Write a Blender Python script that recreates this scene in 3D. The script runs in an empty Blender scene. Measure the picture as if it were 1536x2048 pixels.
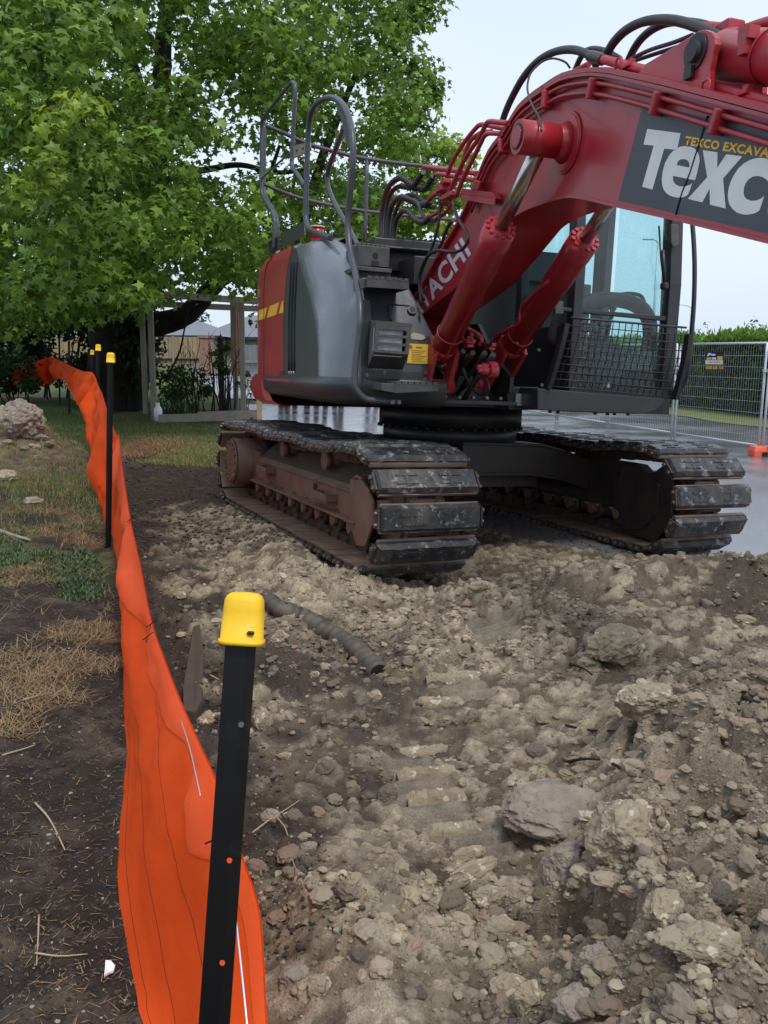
import bpy, math, random
import numpy as np
from mathutils import Vector, Matrix, Euler
random.seed(7); RNG = np.random.default_rng(11)
rad = math.radians
sc = bpy.context.scene

# ---------------------------------------------------------------- camera, sky, sun, exposure
PITCH, ROLL, FOC, CAMZ = 0.1783, 0.0093, 1752.0, 1.55
c_f = Vector((0, math.cos(PITCH), -math.sin(PITCH)))
c_r0 = Vector((1, 0, 0)); c_u0 = Vector((0, math.sin(PITCH), math.cos(PITCH)))
c_r = c_r0 * math.cos(ROLL) + c_u0 * math.sin(ROLL)
c_u = c_u0 * math.cos(ROLL) - c_r0 * math.sin(ROLL)
CAM = Vector((0, 0, CAMZ))
cd = bpy.data.cameras.new('camera'); cam = bpy.data.objects.new('camera', cd)
sc.collection.objects.link(cam); sc.camera = cam
cd.sensor_fit = 'VERTICAL'; cd.sensor_height = 24.0; cd.lens = 24.0 * FOC / 2048.0
cd.clip_start = 0.05; cd.clip_end = 2000
m = Matrix((c_r, c_u, -c_f)).transposed().to_4x4(); m.translation = CAM
cam.matrix_world = m

SUN_EL, SUN_AZ = rad(62), rad(-35)      # azimuth measured from +Y towards +X
wd = bpy.data.worlds.new('World'); sc.world = wd; wd.use_nodes = True
nt = wd.node_tree; nt.nodes.clear()
wo = nt.nodes.new('ShaderNodeOutputWorld'); bg = nt.nodes.new('ShaderNodeBackground'); bg2 = nt.nodes.new('ShaderNodeBackground')
sky = nt.nodes.new('ShaderNodeTexSky'); sky.sky_type = 'NISHITA'; sky.sun_disc = False
sky.sun_elevation = SUN_EL; sky.sun_rotation = SUN_AZ; sky.dust_density = 4.0; sky.air_density = 1.0
bg.inputs[1].default_value = 0.03
nt.links.new(sky.outputs[0], bg.inputs[0])
tc = nt.nodes.new('ShaderNodeTexCoord'); mp = nt.nodes.new('ShaderNodeMapping'); mp.inputs['Scale'].default_value = (1, 1, 2.2)
nz = nt.nodes.new('ShaderNodeTexNoise'); nz.inputs['Scale'].default_value = 1.6; nz.inputs['Detail'].default_value = 4; nz.inputs['Roughness'].default_value = .45
cr = nt.nodes.new('ShaderNodeValToRGB')
cr.color_ramp.elements[0].position = .3; cr.color_ramp.elements[0].color = (.63, .75, .95, 1)
cr.color_ramp.elements[1].position = .7; cr.color_ramp.elements[1].color = (.77, .86, .99, 1)
nt.links.new(tc.outputs['Generated'], mp.inputs[0]); nt.links.new(mp.outputs[0], nz.inputs['Vector'])
nt.links.new(nz.outputs['Fac'], cr.inputs[0]); nt.links.new(cr.outputs[0], bg2.inputs[0]); bg2.inputs[1].default_value = .79
ad = nt.nodes.new('ShaderNodeAddShader'); nt.links.new(bg.outputs[0], ad.inputs[0]); nt.links.new(bg2.outputs[0], ad.inputs[1])
nt.links.new(ad.outputs[0], wo.inputs[0])
sd = bpy.data.lights.new('sun', 'SUN'); sd.energy = 1.5; sd.angle = rad(10); sd.color = (1, .97, .92)
so = bpy.data.objects.new('sun', sd); sc.collection.objects.link(so)
sdir = Vector((math.sin(SUN_AZ) * math.cos(SUN_EL), math.cos(SUN_AZ) * math.cos(SUN_EL), math.sin(SUN_EL)))
sdir = Vector((.25, -.45, .86)).normalized()
sky.sun_elevation = math.asin(sdir.z); sky.sun_rotation = math.atan2(sdir.x, sdir.y)
so.rotation_euler = sdir.to_track_quat('Z', 'Y').to_euler(); so.location = (0, 0, 30)
sc.view_settings.view_transform = 'Standard'; sc.view_settings.look = 'None'
sc.view_settings.exposure = 0.34; sc.view_settings.gamma = 1.0
sc.render.resolution_x = 768; sc.render.resolution_y = 1024

# ---------------------------------------------------------------- helpers
C = sc.collection
def ray(px, py):
    return c_f + c_r * ((px - 768) / FOC) - c_u * ((py - 1024) / FOC)
def PY(px, py, Y):                     # world point on the pixel's ray at depth Y
    d = ray(px, py); return CAM + d * (Y / d.y)
def PZ(px, py, z):
    d = ray(px, py); return CAM + d * ((z - CAMZ) / d.z)
def frame(center, yaw, tF, tL):
    F = Vector((math.sin(yaw), -math.cos(yaw), tF)).normalized()
    L = Vector((math.cos(yaw), math.sin(yaw), tL)); L = (L - F * L.dot(F)).normalized()
    U = F.cross(L)
    M = Matrix((F, L, U)).transposed().to_4x4(); M.translation = center
    return M
MC = (0.54, 7.9, 0.0)
MH = frame(MC, rad(17.0), .0206, -.0346)
MT = frame((0.565, 7.9, 0.0), .4167, .0206, -.0346)
MHi, MTi = MH.inverted(), MT.inverted()
def hu(px, py, axis, val, Mi=MHi):
    o = Mi @ CAM; d = Mi.to_3x3() @ ray(px, py)
    i = 'xyz'.index(axis); t = (val - o[i]) / d[i]
    return o + d * t

class MB:
    def __init__(s): s.v = []; s.f = []; s.m = []; s.sm = []
    def add(s, vs, fs, mi=0, smooth=False):
        b = len(s.v); s.v += [tuple(v) for v in vs]
        for f in fs: s.f.append(tuple(b + i for i in f)); s.m.append(mi); s.sm.append(smooth)
    def box(s, c, size, rot=None, mi=0, ch=0.0):
        c = Vector(c); hx, hy, hz = size[0] / 2, size[1] / 2, size[2] / 2
        R = rot if rot is not None else Matrix.Identity(3)
        if ch > 0:
            vs = []; fs = []
            for sx in (-1, 1):
                for sy in (-1, 1):
                    for sz in (-1, 1):
                        for k in range(3):
                            p = [sx * hx, sy * hy, sz * hz]
                            for j in range(3):
                                if j != k: p[j] -= (sx, sy, sz)[j] * ch
                            vs.append(R @ Vector(p) + c)
            bmv = hull_faces(vs)
            s.add(bmv[0], bmv[1], mi); return
        vs = [R @ Vector((x, y, z)) + c for x in (-hx, hx) for y in (-hy, hy) for z in (-hz, hz)]
        s.add(vs, [(0, 1, 3, 2), (4, 6, 7, 5), (0, 4, 5, 1), (2, 3, 7, 6), (0, 2, 6, 4), (1, 5, 7, 3)], mi)
    def tube(s, pts, r, n=10, mi=0, caps=True, smooth=True, ups=None):
        pts = [Vector(p) for p in pts]; rs = r if hasattr(r, '__len__') else [r] * len(pts)
        vs = []; fs = []; prev = None
        for i, p in enumerate(pts):
            t = (pts[min(i + 1, len(pts) - 1)] - pts[max(i - 1, 0)]); t = t.normalized() if t.length > 1e-9 else Vector((0, 0, 1))
            if prev is None:
                a = Vector((0, 0, 1)) if abs(t.z) < .9 else Vector((1, 0, 0)); x = (a - t * a.dot(t)).normalized()
            else: x = (prev - t * prev.dot(t)).normalized()
            prev = x; y = t.cross(x)
            for k in range(n):
                an = 2 * math.pi * k / n; vs.append(p + (x * math.cos(an) + y * math.sin(an)) * rs[i])
        for i in range(len(pts) - 1):
            for k in range(n):
                fs.append((i * n + k, i * n + (k + 1) % n, (i + 1) * n + (k + 1) % n, (i + 1) * n + k))
        s.add(vs, fs, mi, smooth)
        if caps:
            b = len(s.v) - len(vs)
            for ring in (list(range(n))[::-1], [(len(pts) - 1) * n + k for k in range(n)]):
                s.f.append(tuple(b + q for q in ring)); s.m.append(mi); s.sm.append(False)
    def cyl(s, a, b, r, r2=None, n=20, mi=0, smooth=True):
        s.tube([a, b], [r, r if r2 is None else r2], n, mi, True, smooth)
    def prism(s, poly, off, mi=0, mis=None):   # planar polygon (3D points) extruded by vector off
        n = len(poly); off = Vector(off); a = [Vector(p) for p in poly]; b = [p + off for p in a]
        s.add(a + b, [tuple(range(n))[::-1], tuple(range(n, 2 * n))], mi)
        s.add(a + b, [(i, (i + 1) % n, n + (i + 1) % n, n + i) for i in range(n)], mi if mis is None else mis)
    def strip(s, A, B, mi=0, smooth=False):
        n = len(A); s.add(list(A) + list(B), [(i, i + 1, n + i + 1, n + i) for i in range(n - 1)], mi, smooth)
    def slab(s, A, B, off, mi=0, smooth=False):   # a strip given thickness
        off = Vector(off); A = [Vector(p) for p in A]; B = [Vector(p) for p in B]
        A2 = [p + off for p in A]; B2 = [p + off for p in B]
        s.strip(A, B, mi, smooth); s.strip(B2, A2, mi, smooth); s.strip(A2, A, mi, smooth); s.strip(B, B2, mi, smooth)
        s.add([A[0], B[0], B2[0], A2[0]], [(0, 1, 2, 3)], mi); s.add([A[-1], B[-1], B2[-1], A2[-1]], [(3, 2, 1, 0)], mi)
    def grid(s, rows, mi=0, smooth=True):
        n = len(rows[0]); vs = [p for r in rows for p in r]
        s.add(vs, [(i * n + j, i * n + j + 1, (i + 1) * n + j + 1, (i + 1) * n + j) for i in range(len(rows) - 1) for j in range(n - 1)], mi, smooth)
    def build(s, name, mats, parent=None, bevel=0, fixn=True):
        me = bpy.data.meshes.new(name); me.from_pydata(s.v, [], s.f)
        if not isinstance(mats, (list, tuple)): mats = [mats]
        for mt in mats: me.materials.append(mt)
        me.polygons.foreach_set('material_index', s.m); me.polygons.foreach_set('use_smooth', s.sm)
        if fixn:
            import bmesh
            bm = bmesh.new(); bm.from_mesh(me); bmesh.ops.remove_doubles(bm, verts=bm.verts, dist=1e-5)
            bmesh.ops.recalc_face_normals(bm, faces=bm.faces); bm.to_mesh(me); bm.free()
        me.update()
        o = bpy.data.objects.new(name, me); C.objects.link(o)
        if parent: o.parent = parent
        if bevel:
            b = o.modifiers.new('bevel', 'BEVEL'); b.width = bevel; b.segments = 2; b.limit_method = 'ANGLE'; b.angle_limit = rad(35)
        return o
def hull_faces(vs):
    import bmesh
    bm = bmesh.new(); [bm.verts.new(v) for v in vs]; bmesh.ops.convex_hull(bm, input=bm.verts)
    bm.verts.index_update(); r = ([v.co.copy() for v in bm.verts], [tuple(v.index for v in f.verts) for f in bm.faces]); bm.free(); return r
def spline(pts, k=6):
    pts = [Vector(p) for p in pts]; P = [pts[0] * 2 - pts[1]] + pts + [pts[-1] * 2 - pts[-2]]; out = []
    for i in range(1, len(P) - 2):
        for j in range(k):
            t = j / k; a, b, c, d = P[i - 1:i + 3]
            out.append(.5 * ((2 * b) + (c - a) * t + (2 * a - 5 * b + 4 * c - d) * t * t + (3 * b - a - 3 * c + d) * t ** 3))
    out.append(pts[-1]); return out
def tag(o, label=None, cat=None, group=None, kind=None):
    if label: o['label'] = label
    if cat: o['category'] = cat
    if group: o['group'] = group
    if kind: o['kind'] = kind
    return o
def empty(name, mat=None, loc=None, parent=None):
    o = bpy.data.objects.new(name, None); C.objects.link(o); o.empty_display_size = .2
    if mat is not None: o.matrix_world = mat
    if loc is not None: o.location = loc
    if parent: o.parent = parent
    return o
def npmesh(name, V, F, mats, col=None, colname='Col', smooth=False, mi=None):
    """fast mesh: V (n,3), F (m,k) all faces k-sided"""
    V = np.asarray(V, np.float32); F = np.asarray(F, np.int32); me = bpy.data.meshes.new(name)
    me.vertices.add(len(V)); me.vertices.foreach_set('co', V.ravel())
    me.loops.add(F.size); me.loops.foreach_set('vertex_index', F.ravel())
    me.polygons.add(len(F)); me.polygons.foreach_set('loop_start', np.arange(len(F), dtype=np.int32) * F.shape[1])
    me.polygons.foreach_set('use_smooth', np.full(len(F), smooth))
    if mi is not None: me.polygons.foreach_set('material_index', np.asarray(mi, np.int32))
    if not isinstance(mats, (list, tuple)): mats = [mats]
    for mt in mats: me.materials.append(mt)
    if col is not None:
        a = me.color_attributes.new(colname, 'FLOAT_COLOR', 'POINT')
        cc = np.ones((len(V), 4), np.float32); cc[:, :col.shape[1]] = col; a.data.foreach_set('color', cc.ravel())
    me.update(calc_edges=True); me.validate()
    o = bpy.data.objects.new(name, me); C.objects.link(o); return o

# ---------------------------------------------------------------- noise
_pt = RNG.permutation(512)
def _h(ix, iy, iz):
    return _pt[(_pt[(_pt[ix & 511] + iy) & 511] + iz) & 511] / 511.0
def vnoise(p):
    p = np.asarray(p, float); i = np.floor(p).astype(int); f = p - i; f = f * f * (3 - 2 * f); r = 0
    for a in (0, 1):
        for b in (0, 1):
            for c in (0, 1):
                w = (f[..., 0] if a else 1 - f[..., 0]) * (f[..., 1] if b else 1 - f[..., 1]) * (f[..., 2] if c else 1 - f[..., 2])
                r = r + w * _h(i[..., 0] + a, i[..., 1] + b, i[..., 2] + c)
    return r * 2 - 1
def fbm(p, o=4, g=.5):
    p = np.asarray(p, float); s = 0; a = 1
    for k in range(o): s = s + a * vnoise(p * (2 ** k) + 17.3 * k); a *= g
    return s
def N2(X, Y, f, o=4, g=.5, z=0.): return fbm(np.stack([X * f, Y * f, np.full_like(X, z)], -1), o, g)
def worley(X, Y, f, seed=0):
    X = X * f; Y = Y * f; ix = np.floor(X).astype(int); iy = np.floor(Y).astype(int); best = np.full(X.shape, 9.); 
    for a in (-1, 0, 1):
        for b in (-1, 0, 1):
            cx = ix + a; cy = iy + b
            dx = cx + _h(cx, cy, np.full_like(cx, seed)) - X; dy = cy + _h(cx, cy, np.full_like(cx, seed + 7)) - Y
            best = np.minimum(best, dx * dx + dy * dy)
    return np.sqrt(best)
def sstep(a, b, x): t = np.clip((x - a) / (b - a), 0, 1); return t * t * (3 - 2 * t)

# ---------------------------------------------------------------- materials
def mat(name, col=(.5, .5, .5), rough=.5, metal=0., col2=None, nscale=6., amt=.5, bump=0., bscale=40., coat=0., spec=.5,
        dust=0., dustcol=(.22, .18, .13), dscale=5., attr=None, trans=0., scuff=None, coords='Object', detail=6, rough2=None, speck=None, rnd=False):
    M = bpy.data.materials.new(name); M.use_nodes = True; n = M.node_tree.nodes; l = M.node_tree.links; b = n['Principled BSDF']
    b.inputs['Roughness'].default_value = rough; b.inputs['Metallic'].default_value = metal
    b.inputs['Coat Weight'].default_value = coat; b.inputs['Coat Roughness'].default_value = .12; b.inputs['Specular IOR Level'].default_value = spec
    tcn = n.new('ShaderNodeTexCoord'); co = tcn.outputs[coords]
    if rnd:
        oi = n.new('ShaderNodeObjectInfo'); va = n.new('ShaderNodeVectorMath'); va.operation = 'MULTIPLY_ADD'; va.inputs[1].default_value = (1, 1, 1)
        vs = n.new('ShaderNodeVectorMath'); vs.operation = 'SCALE'; vs.inputs[0].default_value = (37., 53., 71.); l.new(oi.outputs['Random'], vs.inputs['Scale']); l.new(co, va.inputs[0]); l.new(vs.outputs[0], va.inputs[2]); co = va.outputs[0]
    def noise(sc_, det=6, ro=.6, off=0.):
        t = n.new('ShaderNodeTexNoise'); t.inputs['Scale'].default_value = sc_; t.inputs['Detail'].default_value = det; t.inputs['Roughness'].default_value = ro
        mpn = n.new('ShaderNodeMapping'); mpn.inputs['Location'].default_value = (off, off * .7, off * 1.3); l.new(co, mpn.inputs[0]); l.new(mpn.outputs[0], t.inputs['Vector']); return t.outputs['Fac']
    def ramp(src, a, c):
        r = n.new('ShaderNodeMapRange'); r.inputs['From Min'].default_value = a; r.inputs['From Max'].default_value = c; l.new(src, r.inputs['Value']); return r.outputs[0]
    def mix(fac, A, B, blend='MIX'):
        x = n.new('ShaderNodeMix'); x.data_type = 'RGBA'; x.blend_type = blend
        if isinstance(fac, float): x.inputs['Factor'].default_value = fac
        else: l.new(fac, x.inputs['Factor'])
        for k, q in (('A', A), ('B', B)):
            s_ = [i for i in x.inputs if i.name == k and i.type == 'RGBA'][0]
            if isinstance(q, tuple): s_.default_value = (*q, 1)
            else: l.new(q, s_)
        return [o_ for o_ in x.outputs if o_.type == 'RGBA'][0]
    cur = col
    if attr:
        at = n.new('ShaderNodeAttribute'); at.attribute_name = attr; cur = at.outputs['Color']
    if col2: cur = mix(ramp(noise(nscale, detail), .5 - amt * .5, .5 + amt * .5), cur, col2)
    if speck: cur = mix(ramp(noise(speck[1], 2, .5, 3.), speck[2], speck[2] + .04), cur, speck[0])
    if scuff: cur = mix(ramp(noise(scuff[1], 8, .75, 5.), scuff[2], scuff[2] + .06), cur, scuff[0])
    if dust > 0:
        f = ramp(noise(dscale, 8, .7, 9.), .62 - dust * .4, .8)
        mm = n.new('ShaderNodeMath'); mm.operation = 'MULTIPLY'; mm.inputs[1].default_value = min(1, .45 + dust * .5); l.new(f, mm.inputs[0])
        cur = mix(mm.outputs[0], cur, dustcol)
        rr = n.new('ShaderNodeMapRange'); rr.inputs['To Min'].default_value = rough; rr.inputs['To Max'].default_value = .9; l.new(mm.outputs[0], rr.inputs['Value']); l.new(rr.outputs[0], b.inputs['Roughness'])
    elif rough2 is not None:
        rr = n.new('ShaderNodeMapRange'); rr.inputs['From Min'].default_value = .35; rr.inputs['From Max'].default_value = .65; rr.inputs['To Min'].default_value = rough; rr.inputs['To Max'].default_value = rough2
        l.new(noise(nscale * 1.7, 4, .6, 2.), rr.inputs['Value']); l.new(rr.outputs[0], b.inputs['Roughness'])
    if isinstance(cur, tuple): b.inputs['Base Color'].default_value = (*cur, 1)
    else: l.new(cur, b.inputs['Base Color'])
    if bump:
        bn = n.new('ShaderNodeBump'); bn.inputs['Strength'].default_value = 1.; bn.inputs['Distance'].default_value = bump; l.new(noise(bscale, 6, .65, 1.), bn.inputs['Height']); l.new(bn.outputs[0], b.inputs['Normal'])
    if trans > 0:
        tr = n.new('ShaderNodeBsdfTranslucent'); ms = n.new('ShaderNodeMixShader'); ms.inputs[0].default_value = trans
        if isinstance(cur, tuple): tr.inputs[0].default_value = (*cur, 1)
        else: l.new(cur, tr.inputs[0])
        l.new(b.outputs[0], ms.inputs[1]); l.new(tr.outputs[0], ms.inputs[2]); l.new(ms.outputs[0], n['Material Output'].inputs[0])
    return M
M = {}
RED = (.40, .030, .042)
M['red'] = mat('machine_red', (.43, .022, .032), .36, col2=(.30, .016, .024), nscale=1.5, amt=.7, coat=.2, scuff=((.22, .03, .035), 5, .68), dust=.18, dustcol=(.30, .10, .09), bump=.0006, bscale=90)
M['redpipe'] = mat('pipe_red', (.42, .035, .045), .42, col2=(.30, .02, .03), nscale=14, dust=.1, dustcol=(.20, .06, .05))
M['cwred'] = mat('counterweight_red', (.46, .014, .020), .36, col2=(.37, .012, .018), nscale=3, coat=.35, dust=.08, dustcol=(.35, .12, .10))
M['dgrey'] = mat('panel_dark_grey', (.038, .043, .042), .36, col2=(.030, .034, .033), nscale=4, dust=.12, dustcol=(.08, .08, .072), dscale=3)
M['skylit_grey'] = mat('panel_grey_skylit', (.150, .160, .180), .22, col2=(.120, .130, .150), nscale=3, coat=.4, bump=.0003, bscale=30, speck=((.25, .27, .3), 90, .68), rough2=.4)  # lighter copy of the panel grey: sky reflection painted into the colour
M['rail'] = mat('rail_grey', (.062, .066, .078), .38, col2=(.045, .048, .055), nscale=9, dust=.15, dustcol=(.16, .15, .14))
M['box'] = mat('box_grey', (.070, .076, .090), .26, col2=(.050, .054, .064), nscale=5, coat=.3, dust=.12, dustcol=(.12, .12, .115), dscale=4)
M['step'] = mat('step_grey', (.045, .047, .050), .5, col2=(.065, .065, .065), nscale=9, dust=.4, dustcol=(.18, .17, .15), scuff=((.3, .29, .27), 16, .68))
M['black'] = mat('cab_black', (.018, .020, .022), .38, col2=(.03, .032, .034), nscale=5, dust=.15, dustcol=(.07, .068, .06))
M['grease'] = mat('greasy_black', (.008, .008, .009), .45, col2=(.02, .018, .017), nscale=7, dust=.15, dustcol=(.055, .045, .035), bump=.003, bscale=25)
M['chass'] = mat('chassis_black', (.014, .014, .015), .45, col2=(.035, .022, .016), nscale=5, dust=.3, dustcol=(.06, .042, .03), bump=.002, bscale=30, scuff=((.16, .06, .03), 9, .68))
M['rubber'] = mat('rubber_pad', (.012, .013, .014), .36, col2=(.03, .031, .032), nscale=9, bump=.004, bscale=28, scuff=((.20, .205, .21), 12, .555), dust=.38, dustcol=(.15, .125, .095), detail=8, rnd=True)
M['shoe'] = mat('shoe_steel', (.27, .20, .15), .45, metal=.15, col2=(.16, .085, .055), nscale=7, bump=.0015, bscale=50, dust=.45, dustcol=(.28, .225, .16), rnd=True)
M['link'] = mat('link_steel', (.06, .035, .026), .6, col2=(.025, .018, .015), nscale=12, bump=.003, bscale=40, dust=.4, dustcol=(.17, .12, .085), rnd=True)
M['rust'] = mat('rust_brown', (.195, .105, .072), .55, col2=(.085, .052, .040), nscale=3.5, amt=.35, bump=.002, bscale=40, dust=.35, dustcol=(.22, .15, .10), scuff=((.26, .11, .06), 14, .66))
M['soiltop'] = mat('frame_dirt', (.085, .068, .048), .95, col2=(.06, .045, .03), nscale=14, bump=.008, bscale=60)
M['chrome'] = mat('chrome_rod', (.62, .60, .56), .26, metal=1., col2=(.45, .43, .40), nscale=12)
M['steel'] = mat('zinc_steel', (.45, .47, .5), .42, metal=.7, col2=(.33, .35, .38), nscale=12)
M['bolt'] = mat('bolt_steel', (.16, .16, .155), .45, metal=.7)
M['hose'] = mat('rubber_hose', (.018, .018, .018), .5, col2=(.04, .036, .032), nscale=12, bump=.001, bscale=80)
M['hosedust'] = mat('dusty_hose', (.032, .031, .028), .5, col2=(.02, .019, .018), nscale=12, bump=.001, bscale=80)
M['fit'] = mat('hose_fitting', (.09, .09, .078), .5, metal=.4, col2=(.05, .048, .04), nscale=20)
M['decal'] = mat('decal_dark', (.040, .047, .056), .42, col2=(.055, .062, .072), nscale=2.5, dust=.1, dustcol=(.12, .12, .13))
M['white'] = mat('letter_white', (.86, .86, .83), .5, col2=(.72, .71, .67), nscale=5)
M['boomwhite'] = mat('letter_grey_white', (.66, .62, .63), .5)
M['yellow'] = mat('decal_yellow', (.92, .52, .03), .5)
M['seam'] = mat('seam_black', (.01, .01, .01), .6)
M['hazard'] = mat('reflective_yellow', (.95, .50, .025), .4)
M['labelyellow'] = mat('warning_label_yellow', (.85, .55, .06), .5)
M['ink'] = mat('label_ink', (.30, .16, .03), .6)
M['cream'] = mat('worn_cream_label', (.55, .50, .40), .7, col2=(.42, .38, .30), nscale=30)
M['lens'] = mat('lamp_lens', (.85, .87, .88), .10, col2=(.55, .57, .58), nscale=26, metal=.1, bump=.004, bscale=60)
M['int'] = mat('cab_interior', (.035, .038, .04), .6); M['seat'] = mat('seat_fabric', (.16, .18, .19), .85, col2=(.11, .12, .13), nscale=20)
def glassmat(name, tint, gl=.12):
    m_ = bpy.data.materials.new(name); m_.use_nodes = True; n = m_.node_tree.nodes; l = m_.node_tree.links; n.remove(n['Principled BSDF'])
    t = n.new('ShaderNodeBsdfTransparent'); t.inputs[0].default_value = (*tint, 1); g = n.new('ShaderNodeBsdfGlossy'); g.inputs['Roughness'].default_value = .03
    lw = n.new('ShaderNodeLayerWeight'); lw.inputs[0].default_value = .25; mr = n.new('ShaderNodeMapRange'); mr.inputs['To Min'].default_value = gl * .35; mr.inputs['To Max'].default_value = .8; l.new(lw.outputs['Fresnel'], mr.inputs[0])
    ms = n.new('ShaderNodeMixShader'); l.new(mr.outputs[0], ms.inputs[0]); l.new(t.outputs[0], ms.inputs[1]); l.new(g.outputs[0], ms.inputs[2])
    tcn = n.new('ShaderNodeTexCoord'); nn = n.new('ShaderNodeTexNoise'); nn.inputs['Scale'].default_value = 60; nn.inputs['Detail'].default_value = 6; l.new(tcn.outputs['Object'], nn.inputs['Vector'])
    df = n.new('ShaderNodeBsdfDiffuse'); df.inputs[0].default_value = (.4, .45, .45, 1); r2 = n.new('ShaderNodeMapRange'); r2.inputs['From Min'].default_value = .45; r2.inputs['From Max'].default_value = .8; r2.inputs['To Min'].default_value = .04; r2.inputs['To Max'].default_value = .16; l.new(nn.outputs['Fac'], r2.inputs[0])
    m2 = n.new('ShaderNodeMixShader'); l.new(r2.outputs[0], m2.inputs[0]); l.new(ms.outputs[0], m2.inputs[1]); l.new(df.outputs[0], m2.inputs[2]); l.new(m2.outputs[0], n['Material Output'].inputs[0]); return m_
M['glass'] = glassmat('cab_glass', (.70, .91, .91))
M['orange'] = mat('orange_mesh_fabric', (.92, .105, .014), .75, col2=(.86, .082, .010), nscale=3, trans=.38, bump=.0022, bscale=34, spec=.12, speck=((.9, .13, .04), 170, .70))
M['orange2'] = mat('orange_hem', (.94, .125, .028), .7, trans=.25, bump=.0018, bscale=34, spec=.15)
M['capyellow'] = mat('cap_yellow', (.88, .54, .004), .50, col2=(.78, .46, .004), nscale=9, speck=((.35, .24, .06), 60, .74), bump=.0008, bscale=45)
M['postblack'] = mat('post_black', (.0045, .0045, .0047), .36, scuff=((.035, .03, .026), 30, .70), spec=.25, col2=(.008, .007, .007), nscale=9, dust=.03, dustcol=(.05, .035, .03))
M['wire'] = mat('fence_wire', (.62, .63, .68), .35, metal=.7)
M['drain'] = mat('drain_black', (.030, .027, .025), .6, col2=(.10, .085, .062), nscale=9, amt=.35, dust=.45, dustcol=(.165, .135, .095), bump=.002, bscale=60)
M['timber'] = mat('grey_timber', (.30, .27, .215), .85, col2=(.20, .18, .14), nscale=4, bump=.004, bscale=30)
M['timberpale'] = mat('pale_timber', (.42, .33, .20), .8, col2=(.33, .26, .16), nscale=3)
M['plank'] = mat('muddy_plank', (.085, .060, .045), .95, col2=(.055, .04, .032), nscale=9, bump=.004, bscale=90)
M['bark'] = mat('bark', (.028, .022, .017), .95, col2=(.014, .012, .010), nscale=8, bump=.03, bscale=14)
M['leaf'] = mat('leaf_green', (.06, .12, .03), .42, attr='Col', trans=.38, spec=.3)
M['blade'] = mat('grass_blade', (.1, .2, .04), .6, attr='Col', trans=.25)
M['straw'] = mat('straw_dry', (.3, .2, .1), .8, attr='Col')
M['rock'] = mat('clay_rock', (.36, .30, .205), .95, col2=(.22, .175, .12), nscale=9, bump=.008, bscale=60, speck=((.50, .44, .33), 26, .62), spec=.2, detail=8)
M['rockpink'] = mat('pink_grey_rock', (.33, .28, .23), .95, col2=(.175, .142, .115), nscale=13, bump=.008, bscale=55, detail=8, spec=.2)
M['clod'] = mat('soil_clod', (.2, .16, .11), .95, attr='Col', bump=.004, bscale=90)
M['plastic'] = mat('orange_plastic', (.85, .12, .06), .45); M['galv'] = mat('galvanised', (.62, .65, .68), .45, metal=.25, col2=(.52, .55, .58), nscale=4)
M['signblue'] = mat('sign_navy', (.018, .02, .085), .5); M['bottle'] = mat('white_plastic', (.75, .77, .78), .4)
M['roofgrey'] = mat('roof_grey', (.16, .17, .19), .7); M['wall'] = mat('wall_tan', (.26, .23, .19), .8); M['fencetan'] = mat('fence_tan', (.33, .25, .14), .85, col2=(.24, .18, .10), nscale=1.5)
M['fencegrey'] = mat('fence_grey', (.22, .24, .25), .85, col2=(.15, .16, .17), nscale=1.5); M['brick'] = mat('brick_pink', (.26, .12, .08), .9, col2=(.36, .25, .2), nscale=6); M['brickred'] = mat('brick_red', (.17, .045, .025), .9, col2=(.12, .03, .02), nscale=3)

exec_parts = []
# ---------------------------------------------------------------- terrain
FA, FD = np.array([-.28, 1.64]), np.array([-.333, .943])     # the safety fence line
def fence_d(X, Y): return (X - FA[0]) * .943 + (Y - FA[1]) * .333
XB_Y = [0, 5, 5.9, 6.5, 7.2, 9, 10.5, 14, 18, 22, 27, 29, 40, 400]
XB_X = [4.9, 3.5, 2.8, 2.1, 1.3, .25, -1.0, -1.9, -2.5, -3.3, -4.2, -4.6, -7, -60]
def asph_side(X, Y): return X - np.interp(Y, XB_Y, XB_X)
def g2(X, Y, cx, cy, rx, ry, a=0.):
    c, s = math.cos(a), math.sin(a); u = (X - cx) * c + (Y - cy) * s; v = -(X - cx) * s + (Y - cy) * c
    return np.exp(-(u / rx) ** 2 - (v / ry) ** 2)
IMP = [(.16, 3.02, .30, .13), (.34, 2.62, .13, .10), (.40, 3.9, .12, .13), (.62, 4.65, .18, .17)]
def imprint(X, Y):
    s = np.zeros_like(X); mk = np.zeros_like(X)
    for cx, cy, lu, lv in IMP:
        u = (X - cx) * .22 - (Y - cy) * .975; v = (X - cx) * .975 + (Y - cy) * .22
        mm = sstep(lu, lu * .75, abs(u)) * sstep(lv, lv * .8, abs(v) + .03 * N2(X, Y, 9, 2)) * sstep(-1.3, -.7, N2(X, Y, 5, 2, z=4.))
        ph = (u / .10) % 1.0; s = s + mm * (.030 * sstep(.0, .12, ph) * sstep(.66, .58, ph) - .016) ; mk = np.maximum(mk, mm)
    return s, mk
def cells(X, Y, f, seed=0):
    """distance to the nearest cell seed and that cell's own random number"""
    X = X * f; Y = Y * f; ix = np.floor(X).astype(int); iy = np.floor(Y).astype(int); best = np.full(X.shape, 9.); rn = np.zeros(X.shape)
    for a in (-1, 0, 1):
        for b in (-1, 0, 1):
            cx = ix + a; cy = iy + b; k = np.full_like(cx, seed)
            dx = cx + _h(cx, cy, k) - X; dy = cy + _h(cx, cy, k + 7) - Y; d = dx * dx + dy * dy; m_ = d < best
            best = np.where(m_, d, best); rn = np.where(m_, _h(cx, cy, k + 19), rn)
    return np.sqrt(best), rn
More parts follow.
